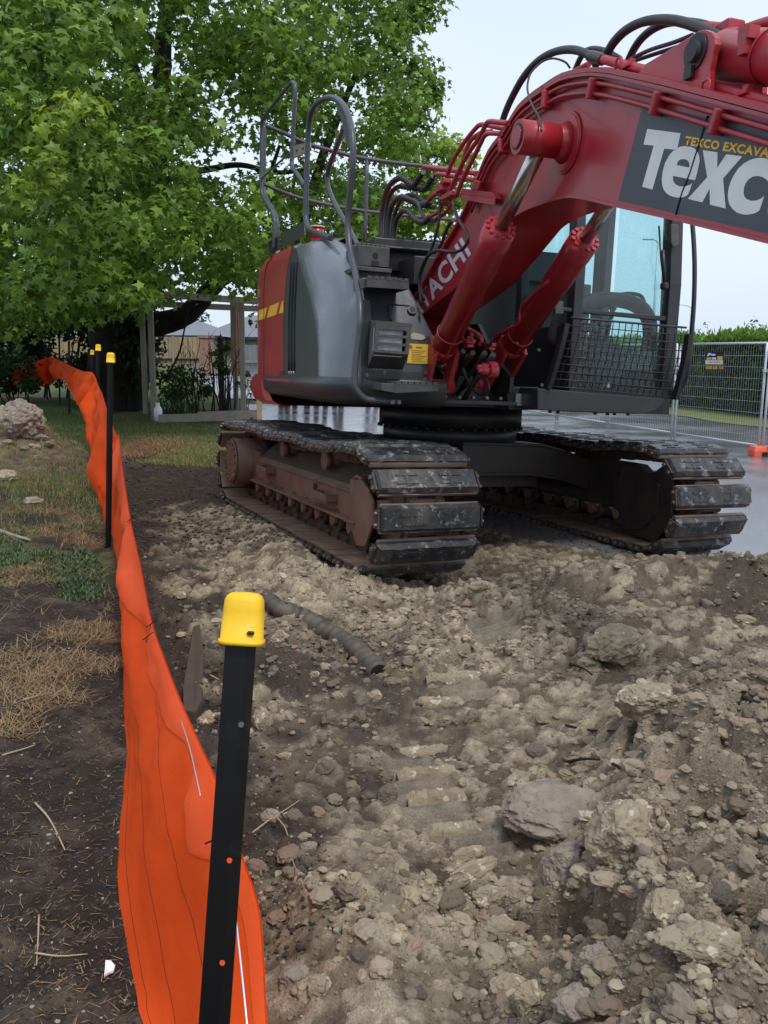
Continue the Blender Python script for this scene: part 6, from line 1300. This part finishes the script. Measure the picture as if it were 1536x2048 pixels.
while len(cl) < 1500 and tries < 30000:
    tries += 1; px = rr_.uniform(-140, 880); py = rr_.uniform(-160, 680)
    if not inpoly(px, py, crown): continue
    Y = rr_.uniform(15.5, 26.5); R0 = rr_.uniform(.42, .95); rp = R0 * FOC / Y * .8
    if any((px - gx) ** 2 + (py - gy) ** 2 < (gr + rp * .45) ** 2 for gx, gy, gr in gaps): continue
    if px > 560 and Y < 19: continue
    p = PY(px, py, Y)
    if p.z < 2.6 and px > 250: continue
    tt = max(0, rr_.gauss(.02, .06)); cl.append(((p - base)[:], (R0 * 1.1, R0 * 1.1, R0 * .62), int(75 * R0 ** 2 * 1.25), min(.4, tt)))
# drooping brighter branch ends on the viewer's side
for px, py, Y, R0, tt in [(150, 215, 11.5, .30, .85), (110, 250, 11.4, .32, .5), (75, 235, 11.5, .3, .15), (40, 345, 11, .24, .5), (60, 380, 11, .28, .25), (150, 300, 11.8, .35, .15), (220, 270, 12, .35, .12), (60, 110, 12, .32, .12), (200, 100, 12.5, .35, .1), (110, 60, 12.5, .4, .05), (240, 60, 13, .3, .15), (370, 300, 14.5, .35, .15), (240, 420, 13, .4, .08), (160, 480, 12.5, .4, .1), (80, 480, 12, .35, .1), (380, 410, 15, .4, .12), (460, 440, 15.5, .45, .18), (430, 490, 15.5, .35, .12), (300, 470, 14.5, .45, .08), (40, 560, 13, .4, .02), (150, 560, 14, .45, .04), (250, 575, 14.5, .38, .12), (350, 545, 15.5, .4, .05), (520, 30, 16, .4, .1), (540, 100, 16.5, .4, .1), (620, 20, 17, .45, .12), (660, 110, 17.5, .45, .12), (600, 160, 17, .4, .08), (700, 130, 18, .4, .12), (30, 180, 12, .35, .05), (10, 60, 12, .4, .04), (320, 180, 15, .3, .05), (180, 370, 12.5, .35, .1), (120, 420, 12, .35, .06), (560, 200, 17, .4, .04), (170, 20, 13, .35, .12), (10, 440, 12, .35, .1), (20, 270, 11.5, .3, .05)]:
    p = PY(px, py, Y)
    for _k in range(3):
        q_ = p + Vector((rr_.gauss(0, R0 * .8), rr_.gauss(0, R0 * .8), rr_.gauss(0, R0 * .45))); cl.append(((q_ - base)[:], (R0, R0, R0 * .6), int(60 * R0 ** 2 * 3.2) + 8, max(0, tt * rr_.uniform(.5, 1.2))))
# ragged tips along the right outline
for px, py in [(858, 8), (868, 30), (862, -12), (846, 45), (815, 60), (790, 84), (835, 112), (862, 150), (884, 180), (872, 170), (876, 190), (858, 205), (842, 235), (848, 268), (840, 292), (820, 240), (850, 140), (822, 128), (700, 60), (740, 110), (770, 150), (790, 200), (780, 250), (745, 290), (720, 350), (840, 20), (800, 30)]:
    p = PY(px, py, 22.5); cl.append(((p - base)[:], (.32, .32, .26), 26, .05)); p = PY(px - 25, py + 8, 22.5); cl.append(((p - base)[:], (.45, .45, .35), 40, .04))
NL = sum(c_[2] for c_ in cl); print('tree leaves', NL)
leaves('crown', cl, BT, .115, seed=1)
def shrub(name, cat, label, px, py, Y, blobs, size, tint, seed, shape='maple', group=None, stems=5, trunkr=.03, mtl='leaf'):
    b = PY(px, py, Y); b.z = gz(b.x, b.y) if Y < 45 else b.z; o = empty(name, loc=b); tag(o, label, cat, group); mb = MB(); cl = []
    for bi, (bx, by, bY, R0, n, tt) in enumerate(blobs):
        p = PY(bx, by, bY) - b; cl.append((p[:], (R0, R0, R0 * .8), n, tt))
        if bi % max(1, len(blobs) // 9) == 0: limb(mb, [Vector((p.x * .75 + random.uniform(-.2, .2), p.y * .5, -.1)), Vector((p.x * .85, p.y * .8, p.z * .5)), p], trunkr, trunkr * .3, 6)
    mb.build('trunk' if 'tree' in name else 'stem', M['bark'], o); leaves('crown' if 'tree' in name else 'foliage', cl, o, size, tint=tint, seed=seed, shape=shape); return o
# lime coloured tree beyond the machine
bl = []
for _k in range(95):
    px = rr_.uniform(690, 935); py = rr_.uniform(250, 620); 
    if py < 262 + abs(px - 860) * .35 or (px > 900 and py < 300): continue
    if px < 760 and py < 330: continue
    bl.append((px, py, rr_.uniform(29, 33), rr_.uniform(.45, .85), 95, max(0, rr_.gauss(.20, .16))))
bl += [(890, 285, 31, .5, 60, .45), (915, 290, 31, .35, 45, .5), (860, 275, 31, .45, 60, .35), (870, 300, 30, .5, 60, .5), (905, 310, 30, .5, 60, .35)]
shrub('lime_tree', 'tree', 'bright yellow green tree behind the hose bundle and roof rails of the machine', 850, 780, 31, bl, .15, ((.12, .24, .02), (.30, .46, .045)), 21, trunkr=.10)
# mid green lower tree between the rails
bl = []
for _k in range(60):
    bl.append((rr_.uniform(530, 760), rr_.uniform(400, 700), rr_.uniform(25, 28), rr_.uniform(.4, .75), 85, max(0, rr_.gauss(.10, .1))))
shrub('broadleaf_tree', 'tree', 'mid green tree low behind the roof rails and engine cover', 640, 790, 27, bl, .14, ((.06, .15, .025), (.15, .28, .04)), 22, trunkr=.09)
# dark evergreen shrubs under the tree at the left
bl = [(rr_.uniform(-60, 300), rr_.uniform(560, 750), rr_.uniform(26.5, 29), rr_.uniform(.4, .75), 130, 0.) for _k in range(150)]
bl = [b_ for b_ in bl if not (95 < b_[0] < 185 and 664 < b_[1] < 722)]
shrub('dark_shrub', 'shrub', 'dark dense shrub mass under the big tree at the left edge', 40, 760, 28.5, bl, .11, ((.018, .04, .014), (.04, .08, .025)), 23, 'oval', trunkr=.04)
bl = [(rr_.uniform(-80, 62), rr_.uniform(700, 775), rr_.uniform(23.0, 24.5), rr_.uniform(.25, .4), 70, 0.03) for _k in range(26)]
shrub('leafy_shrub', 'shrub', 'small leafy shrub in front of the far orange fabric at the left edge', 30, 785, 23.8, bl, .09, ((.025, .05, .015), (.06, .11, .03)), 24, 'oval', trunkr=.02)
bl = [(rr_.uniform(245, 285), rr_.uniform(620, 790), 23.2, rr_.uniform(.25, .42), 60, .0) for _k in range(16)]
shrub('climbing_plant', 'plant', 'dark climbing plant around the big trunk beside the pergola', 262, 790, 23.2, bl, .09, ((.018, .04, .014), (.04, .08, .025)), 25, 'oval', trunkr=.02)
bl = [(rr_.uniform(330, 420), rr_.uniform(740, 800), rr_.uniform(22, 23.5), rr_.uniform(.2, .38), 60, .03) for _k in range(20)]
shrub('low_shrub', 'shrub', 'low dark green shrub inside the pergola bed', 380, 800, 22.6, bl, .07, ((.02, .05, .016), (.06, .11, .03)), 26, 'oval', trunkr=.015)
bl = [(rr_.uniform(430, 455), rr_.uniform(690, 760), 22.2, rr_.uniform(.12, .2), 40, .03) for _k in range(9)] + [(500, 770, 21.5, .18, 35, .03), (492, 745, 21.5, .15, 25, .03), (505, 790, 21.5, .2, 35, .02), (478, 770, 21.8, .15, 25, .02)]
shrub('climbing_plant', 'plant', 'green creeper on the black garden post in the pergola bed', 444, 800, 22.2, bl, .06, ((.03, .07, .018), (.07, .13, .03)), 27, 'oval', trunkr=.012)
bl = [(rr_.uniform(350, 400), rr_.uniform(690, 745), 24., rr_.uniform(.15, .3), 25, .0) for _k in range(10)]
# bare branching shrub
b = PY(400, 800, 22.4); b.z = gz(b.x, b.y); o = empty('bare_shrub', loc=b); tag(o, 'bare twiggy shrub with thin arching stems inside the pergola', 'shrub'); mb = MB()
rb = random.Random(3)
for _k in range(16):
    x0 = rb.uniform(370, 470); t_ = PY(x0 + rb.uniform(-30, 35), rb.uniform(660, 730), 22.4 + rb.uniform(-.5, .5)) - b; s_ = Vector((PY(x0, 800, 22.4).x - b.x, rb.uniform(-.3, .3), -.05)); md = (s_ + t_) / 2 + Vector((rb.uniform(-.15, .15), 0, 0)); limb(mb, [s_, md, t_], .022, .006, 5)
    for _j in range(4): q_ = s_.lerp(t_, rb.uniform(.4, .95)); limb(mb, [q_, q_ + Vector((rb.uniform(-.3, .3), rb.uniform(-.2, .2), rb.uniform(.05, .35)))], .009, .003, 4)
limb(mb, [PY(335, 755, 22) - b, PY(360, 700, 22) - b, PY(372, 640, 22) - b, PY(385, 590, 22) - b], .03, .012, 6); mb.build('stem', M['bark'], o)
# strappy plant
b = PY(360, 800, 21.8); b.z = gz(b.x, b.y); mb = MB()
for _k in range(70):
    a = rb.uniform(0, 6.28); L = rb.uniform(.5, 1.1); w = .018; d = Vector((math.cos(a), math.sin(a), 0)); s_ = d.cross(Vector((0, 0, 1))) * w; x_ = Vector((rb.uniform(-.5, .5), rb.uniform(-.2, .2), 0))
    P_ = [x_ + d * (L * .55 * t_) + Vector((0, 0, L * (1.5 * t_ - 1.1 * t_ * t_))) for t_ in (0, .3, .6, .85, 1)]; mb.strip([p + s_ * (1 - i * .22) for i, p in enumerate(P_)], [p - s_ * (1 - i * .22) for i, p in enumerate(P_)])
M['strap'] = mat('strap_leaf', (.035, .075, .025), .5, col2=(.06, .10, .035), nscale=4, trans=.2)
o = mb.build('strappy_plant', M['strap'], fixn=False); o.location = b; tag(o, 'clump of arching strap leaved plants in the pergola bed', 'plant')

# ---------------------------------------------------------------- pergola, bed edging, bits
YP = 20.0; PG = empty('pergola', loc=PY(298, 830, YP)); tag(PG, 'weathered grey timber pergola frame over the garden bed', 'pergola'); pb = PG.location.copy()
def beam(a, b, w, h, name, par, off=None):
    a, b = Vector(a), Vector(b); d = (b - a).normalized(); up = Vector((0, 0, 1)) if abs(d.z) < .9 else Vector((0, 1, 0)); s_ = d.cross(up).normalized(); u_ = s_.cross(d); mb = MB()
    mb.prism([a + s_ * w / 2 + u_ * h / 2, a - s_ * w / 2 + u_ * h / 2, a - s_ * w / 2 - u_ * h / 2, a + s_ * w / 2 - u_ * h / 2], b - a); return mb.build(name, M['timber'], par, bevel=.006)
Z0 = gz(pb.x, pb.y) - .1
def post(px, Y, ptop, w=.115): t_ = PY(px, ptop, Y) - pb; b_ = Vector((t_.x, t_.y, Z0 - pb.z)); beam(b_, t_, w, w, 'post', PG)
post(299.5, 20.0, 592); post(283, 22.4, 604); post(483, 21.4, 606); post(468, 23.2, 612)
beam(PY(297, 587, 20.0) - pb, PY(560, 606, 22.0) - pb, .06, .15, 'beam', PG); beam(PY(302, 592, 20.0) - pb + Vector((0, .06, -.02)), PY(278, 602, 22.6) - pb, .06, .15, 'beam', PG); beam(PY(276, 606, 22.5) - pb, PY(560, 620, 24.3) - pb, .06, .15, 'beam', PG)
for k, ((x0, y0, Y0), (x1, y1, Y1), lb) in enumerate([((318, 838, 19.6), (500, 838, 20.6), 'lower grey timber edging board in front of the pergola bed'), ((395, 825, 20.6), (520, 824, 21.6), 'upper grey timber edging board of the pergola bed')]):
    a = PY(x0, y0, Y0); b_ = PY(x1, y1, Y1); a.z = gz(a.x, a.y) + .06; b_.z = a.z; o = beam(a, b_, .05, .24, 'edging_board', None); tag(o, lb, 'edging board', 'boards edging the garden bed')
def lathe(name, base, prof, mt, n=20, par=None):
    mb = MB(); rows = [[Vector(base) + Vector((r_ * math.cos(2 * math.pi * k / n), r_ * math.sin(2 * math.pi * k / n), z)) for k in range(n + 1)] for r_, z in prof]; mb.grid(rows); return mb.build(name, M[mt], par)
b = PY(316, 822, 19.7); b.z = gz(b.x, b.y); o = lathe('bottle', b, [(0, .02), (.09, .02), (.095, .22), (.09, .30), (.05, .36), (.04, .40), (.045, .43), (0, .44)], 'bottle'); tag(o, 'white plastic bottle standing at the foot of the pergola post', 'bottle')
b = PY(444, 800, 22.6); b.z = gz(b.x, b.y); GP = empty('garden_post', loc=b); tag(GP, 'black garden post with a pointed cap inside the pergola', 'post'); ht = (PY(444, 674, 22.6) - b).z
mb = MB(); mb.box((0, 0, ht / 2 - .1), (.13, .13, ht)); mb.build('post', M['chass'], GP); mb = MB(); mb.box((0, 0, ht - .08), (.17, .17, .05)); mb.tube([(0, 0, ht - .06), (0, 0, ht + .06)], [.11, .01], 4); mb.build('finial', M['chass'], GP)
b = PY(519, 823, 19.0); b.z = gz(b.x, b.y) - .05; tz = PY(519, 780, 19.0).z; mb = MB(); mb.box((b.x, b.y, (b.z + tz + .2) / 2), (.11, .05, tz + .2 - b.z)); mb.tube([(b.x, b.y, b.z - .15), (b.x, b.y, b.z)], [.005, .06], 4); o = mb.build('survey_peg', M['timberpale'], bevel=.004); tag(o, 'pale wooden stake showing below the counterweight', 'stake')
# brick piers and rusty column far behind the bed
def pier(px, pt, pbm, Y, w, mt, lb, nm='brick_pier'):
    a = PY(px, pbm, Y); t_ = PY(px, pt, Y); P_ = empty(nm, loc=a); tag(P_, lb, 'brick pier'); mb = MB(); mb.box((0, 0, (t_.z - a.z) / 2), (w, w, t_.z - a.z)); mb.build('pier', M[mt], P_, bevel=.02); mb = MB(); mb.box((0, 0, t_.z - a.z + .04), (w * 1.15, w * 1.15, .08)); mb.build('capping', M['brick'], P_)
pier(414, 676, 752, 38, .55, 'brick', 'pinkish brick gate pier seen through the pergola'); pier(472, 604, 752, 34, .30, 'brickred', 'tall reddish brown column seen behind the right pergola post', 'red_column')

# ---------------------------------------------------------------- houses and timber fences far behind
def house(x0, x1, yr, ye, yb, Y, depth, label, ridge=(.25, .7)):
    a = PY(x0, yb, Y); b_ = PY(x1, yb, Y); H_ = empty('house', loc=a); tag(H_, label, 'house', 'single storey houses behind the timber fence'); ze = PY(x0, ye, Y).z - a.z; W = b_.x - a.x; zr = PY(x0, yr, Y + depth / 2).z - a.z
    mb = MB(); mb.box((W / 2, depth / 2, ze / 2 - .4), (W, depth, ze + .8)); mb.build('wall', M['wall'], H_)
    mb = MB(); e = .6; A_2 = [(-e, -e, ze), (W + e, -e, ze), (W + e, depth + e, ze), (-e, depth + e, ze)]; r0_, r1_ = (W * ridge[0], depth / 2, zr), (W * ridge[1], depth / 2, zr)
    mb.add(A_2 + [r0_, r1_], [(0, 1, 5, 4), (1, 2, 5), (2, 3, 4, 5), (3, 0, 4)]); mb.build('roof', M['roofgrey'], H_); mb = MB(); mb.box((W / 2, -e, ze - .08), (W + 2 * e, .08, .22)); mb.build('gutter', M['black'], H_)
    for k in range(3):
        mb = MB(); mb.box((W * (.2 + .3 * k), -.02, ze * .55), (1.6, .06, 1.2)); mb.build('window', M['glass'], H_)
house(300, 425, 643, 671, 728, 66, 14, 'grey roofed tan house seen left through the pergola', (.25, .55)); house(408, 760, 630, 674, 730, 72, 16, 'grey roofed house seen right through the pergola, the larger roof', (.18, .6)); house(-160, 180, 640, 672, 728, 80, 14, 'pale house glimpsed behind the shrubs at the left')
def tfence(x0, x1, yt, yb, Y0, Y1, mt, label, rail_=True):
    a, b_ = PY(x0, yb, Y0), PY(x1, yb, Y1); zt = PY(x0, yt, Y0).z; F_ = empty('timber_fence', loc=a); tag(F_, label, 'timber fence'); d = b_ - a; L = Vector((d.x, d.y, 0)).length; n = int(L / .30); mb = MB(); ang = math.atan2(d.y, d.x); Rz = Matrix.Rotation(ang, 3, 'Z')
    for k in range(n): p = d * ((k + .5) / n); mb.box((p.x, p.y, p.z + (zt - a.z) / 2 - .1 + random.uniform(-.01, .01)), (.27, .03, zt - a.z + .2), rot=Rz)
    mb.build('boards', M[mt], F_)
    for k in range(0, n + 1, 9): mb = MB(); p = d * (k / n); mb.box((p.x, p.y - .07, p.z + (zt - a.z) / 2), (.12, .1, zt - a.z + .1), rot=Rz); mb.build('post', M['timber'], F_)
    mb = MB(); mb.box((d.x / 2, d.y / 2 - .08, d.z / 2 + .5), (L, .06, .14), rot=Rz); mb.build('rail', M['bark' if rail_ else 'timber'], F_)
tfence(-80, 405, 674, 733, 57, 57, 'fencetan', 'tan paling fence beyond the lawn on the left'); tfence(478, 640, 690, 742, 50, 48, 'fencegrey', 'grey paling fence right of the reddish column', False)
b = PY(385, 672, 110); bl = [(383, 640, 110, 2.2, 80, 0), (400, 645, 110, 1.8, 60, 0), (372, 648, 110, 1.5, 60, 0)]
shrub('distant_tree', 'tree', 'small dark conifer clump above the house roofs', 385, 690, 110, bl, .4, ((.03, .06, .03), (.05, .09, .04)), 31, 'oval', trunkr=.2)
b = PY(455, 690, 70)

# ---------------------------------------------------------------- temporary mesh fence, hedge, street lights at the right
JP = [(6.75, 11.6), (6.02, 14.0), (5.36, 16.3), (4.72, 18.6), (4.10, 20.95), (3.48, 23.3), (2.85, 25.6), (2.22, 27.9)]
ZT, ZB = 1.78, .16
lbl = ['nearest temporary mesh panel, cut off by the right edge', 'temporary mesh panel carrying the navy sign', 'third temporary mesh panel, seen through the cab guard', 'fourth temporary mesh panel, showing under the cab floor', 'fifth temporary mesh panel, seen beneath the cab', 'sixth temporary mesh panel, beyond the slewing ring', 'farthest temporary mesh panel behind the machine']
for k in range(len(JP) - 1):
    a, b_ = Vector((*JP[k], 0)), Vector((*JP[k + 1], 0)); d = (b_ - a); L = d.length; u_ = d / L; P_ = empty('mesh_fence_panel', loc=a); tag(P_, lbl[k], 'fence panel', 'temporary mesh fence panels')
    mb = MB(); g_ = .05
    for t_ in (g_, L - g_): mb.cyl(u_ * t_ + Vector((0, 0, .03)), u_ * t_ + Vector((0, 0, ZT)), .019, n=10)
    for z in (ZT, ZB): mb.cyl(u_ * g_ + Vector((0, 0, z)), u_ * (L - g_) + Vector((0, 0, z)), .017, n=10)
    mb.build('panel_frame', M['galv'], P_)
    mb = MB(); nw = int(L / (.062 if k < 3 else .08))
    for j in range(1, nw): p = u_ * (g_ + (L - 2 * g_) * j / nw); mb.tube([p + Vector((0, 0, ZB)), p + Vector((0, 0, ZT))], .0014, 4, caps=False)
    for z in np.linspace(ZB + .15, ZT - .2, 8): mb.tube([u_ * g_ + Vector((0, 0, z)), u_ * (L - g_) + Vector((0, 0, z))], .0018, 4, caps=False)
    mb.build('wire_mesh', M['galv'], P_)
    mb = MB(); mb.box(u_ * 0 + Vector((0, 0, 1.35)), (.12, .05, .05)); mb.build('clamp', M['galv'], P_)
def foot(x, y, lb):
    mb = MB(); mb.prism([(-.30, -.11, 0), (.30, -.11, 0), (.30, .11, 0), (-.30, .11, 0)], (0, 0, .09)); o_ = empty('plastic_block', loc=(x, y, .002)); tag(o_, lb, 'fence foot', None)
    mb = MB(); V0 = [(-.17, -.13), (.17, -.13), (.17, .13), (-.17, .13)]; V1 = [(-.145, -.105), (.145, -.105), (.145, .105), (-.145, .105)]
    mb.add([(x_, y_, 0) for x_, y_ in V0] + [(x_, y_, .09) for x_, y_ in V0] + [(x_, y_, .16) for x_, y_ in V1], [(0, 1, 5, 4), (1, 2, 6, 5), (2, 3, 7, 6), (3, 0, 4, 7), (4, 5, 9, 8), (5, 6, 10, 9), (6, 7, 11, 10), (7, 4, 8, 11), (8, 9, 10, 11)]); mb.build('block', M['plastic'], o_, bevel=.015)
    mb = MB(); mb.box((0, -.131, .04), (.09, .01, .07)); mb.build('handle_slot', M['seam'], o_)
foot(6.02, 13.95, 'orange plastic fence foot on the wet asphalt at the right edge'); 
# sign
a, b_ = Vector((*JP[1], 0)), Vector((*JP[2], 0)); u_ = (b_ - a).normalized(); nrm = Vector((-abs(u_.y), -abs(u_.x), 0)); nrm = Vector((u_.y, -u_.x, 0)); nrm = -nrm if nrm.x > 0 else nrm
def onf(px, py):
    d = ray(px, py); t_ = ((a - CAM).dot(nrm)) / d.dot(nrm); return CAM + d * t_ + nrm * .01
s4 = [onf(*p) for p in ((1448, 704), (1412, 704), (1412, 740), (1447, 740))]; cS = s4[0].copy(); SG = empty('fence_sign', loc=cS); tag(SG, 'small navy and yellow hire sign with a phone number on the mesh fence', 'sign')
q4 = lambda px, py, o_=.0: onf(px, py) - cS + nrm * o_
mb = MB(); mb.prism([p - cS for p in s4], nrm * .004); mb.build('board', M['signblue'], SG)
mb = MB(); mb.prism([q4(*p, .005) for p in ((1412.5, 720.5), (1447.5, 720.5), (1447, 729), (1412, 728.5))], nrm * .001); mb.build('white_band', M['white'], SG)
mb = MB()
for pl in (((1415, 715), (1424, 715), (1423.5, 719.5), (1414, 719.5)), ((1436, 712.5), (1447, 712.5), (1446.5, 720), (1436, 720))): mb.prism([q4(*p, .005) for p in pl], nrm * .001)
mb.build('yellow_block', M['yellow'], SG); mb = MB(); mb.prism([q4(*p, .005) for p in ((1415.5, 712), (1418, 706), (1422, 706), (1425, 708), (1431, 707.5), (1433, 710), (1429, 712), (1422, 710), (1418, 712.5))], nrm * .001); mb.prism([q4(*p, .005) for p in ((1425, 715), (1434, 715), (1434, 719), (1425, 719))], nrm * .001); mb.build('white_figure', M['white'], SG)
O = q4(1412.5, 738, .006); place_text('0508 838 731', 'phone_number', O, q4(1447, 738.5, .006) - O, q4(1412.5, 731, .006) - O, M['yellow'], SG, bold=.03)
O = q4(1419, 725.5, .0065); place_text('HIRE FENCE', 'small_print', O, q4(1441, 725.8, .0065) - O, q4(1419, 723, .0065) - O, M['signblue'], SG, bold=.01)
# hedge
HD = empty('hedge', loc=(hedgeX(22), 22, 0)); tag(HD, 'long clipped dark green hedge with a bright lime top behind the mesh fence', 'hedge')
r = np.random.default_rng(77); mb = MB(); h0 = Vector((hedgeX(22), 22, 0))
rows = []
for y in np.arange(14, 64, .5): x = hedgeX(y); rows.append([Vector((x + .25, y, 0)) - h0, Vector((x + .18, y, 1.9)) - h0, Vector((x + 1.1, y, 1.95)) - h0, Vector((x + 1.2, y, 0)) - h0])
mb.grid(rows); mb.build('inner_branches', M['bark'], HD)
def hedge_leaves(n, name, top, tint, size, seed):
    r = np.random.default_rng(seed); Y = 14 + 46 * r.random(n) ** 1.7; X0 = 9.75 - (Y - 22) * .167
    if top: X = X0 + r.uniform(-.05, 1.1, n); Z = 1.93 + np.abs(r.normal(0, .12, n)) + .12 * N2(X, Y, .8, 3); O = np.stack([r.normal(0, .35, n), r.normal(0, .35, n), np.ones(n)], -1)
    else: Z = r.uniform(.12, 2.02, n); X = X0 + r.normal(.08, .09, n) + .12 * N2(Z, Y, 1.1, 4, .6, z=5.); O = np.stack([-np.ones(n), r.normal(0, .6, n), r.normal(.1, .6, n)], -1)
    O /= np.linalg.norm(O, axis=1)[:, None]; P = np.stack([X, Y, Z], -1); t = np.cross(O, r.normal(size=(n, 3))); t /= np.linalg.norm(t, axis=1)[:, None]
    if top: t = O * .9 + t * .4; t /= np.linalg.norm(t, axis=1)[:, None]; O = np.cross(t, r.normal(size=(n, 3))); O /= np.linalg.norm(O, axis=1)[:, None]
    b = np.cross(t, O); S = size * r.uniform(.6, 1.3, n) * (1.0 if not top else 1.6); V = P[:, None] + S[:, None, None] * (LEAF5[None, :, 0:1] * b[:, None] * .6 + LEAF5[None, :, 1:2] * t[:, None] + LEAF5[None, :, 2:3] * O[:, None]) - np.array(h0)
    tt = r.random((n, 1)); col = np.array(tint[0]) * (1 - tt) + np.array(tint[1]) * tt; F = (LF5[None] + (np.arange(n) * 5)[:, None, None]).reshape(-1, 3); o = npmesh(name, V.reshape(-1, 3), F, M['leaf'], np.repeat(col, 5, 0)); o.parent = HD
hedge_leaves(42000, 'side_foliage', False, ((.03, .07, .018), (.10, .19, .04)), .085, 1); hedge_leaves(40000, 'new_growth', True, ((.10, .22, .03), (.20, .34, .05)), .07, 2)
# grass verge blades
def verge_region(r, n): Y = 15 + 20 * r.random(n) ** 1.5; return 9.75 - (Y - 22) * .167 - r.uniform(.0, 1.8, n), Y
mb = MB(); mb.strip([Vector((hedgeX(y) - 1.75 + .12 * math.sin(y * 1.7), y, .012)) for y in np.arange(13, 60, .5)], [Vector((hedgeX(y) + .3, y, .05)) for y in np.arange(13, 60, .5)]); M['verge'] = mat('verge_grass', (.17, .17, .05), .95, col2=(.09, .13, .03), nscale=2.2, bump=.02, bscale=30, speck=((.26, .17, .07), 8, .62)); o = mb.build('grass_verge', M['verge']); tag(o, kind='structure')
# light poles
def lamp(px, pt, pbm, Y, lb, arm):
    b = PY(px, pbm, Y); t_ = PY(px, pt, Y); S_ = empty('street_lamp', loc=b); tag(S_, lb, 'street lamp'); H_ = t_.z - b.z; mb = MB(); mb.tube([(0, 0, -1.5), (0, 0, H_)], [.09, .055], 8); mb.build('pole', M['galv'], S_)
    mb = MB(); mb.tube(spline([(0, 0, H_), (arm * .4, 0, H_ + .15), (arm, 0, H_ + .2)], 3), .035, 6); mb.box((arm * 1.2, 0, H_ + .18), (.5, .2, .09), ch=.03); mb.build('lamp_head', M['galv'], S_)
lamp(1304, 486, 690, 45, 'tall thin street lamp seen through the cab window', -.45); lamp(1378, 615, 690, 60, 'distant lamp pole between the cab and the grab rail', -1.1)
# sparse shrubby skyline tips above the hedge at the far right
b = Vector((12.5, 27, 0)); bl = [(1498, 655, 27, .18, 12, .1), (1510, 640, 27, .15, 8, .1), (1530, 655, 27, .2, 14, .1), (1415, 650, 30, .15, 8, .1), (1395, 660, 30, .15, 8, .1)]
shrub('thin_tree', 'tree', 'thin feathery branch tips rising above the hedge', 1500, 700, 27, bl, .06, ((.05, .09, .03), (.09, .13, .05)), 33, 'oval', trunkr=.015)
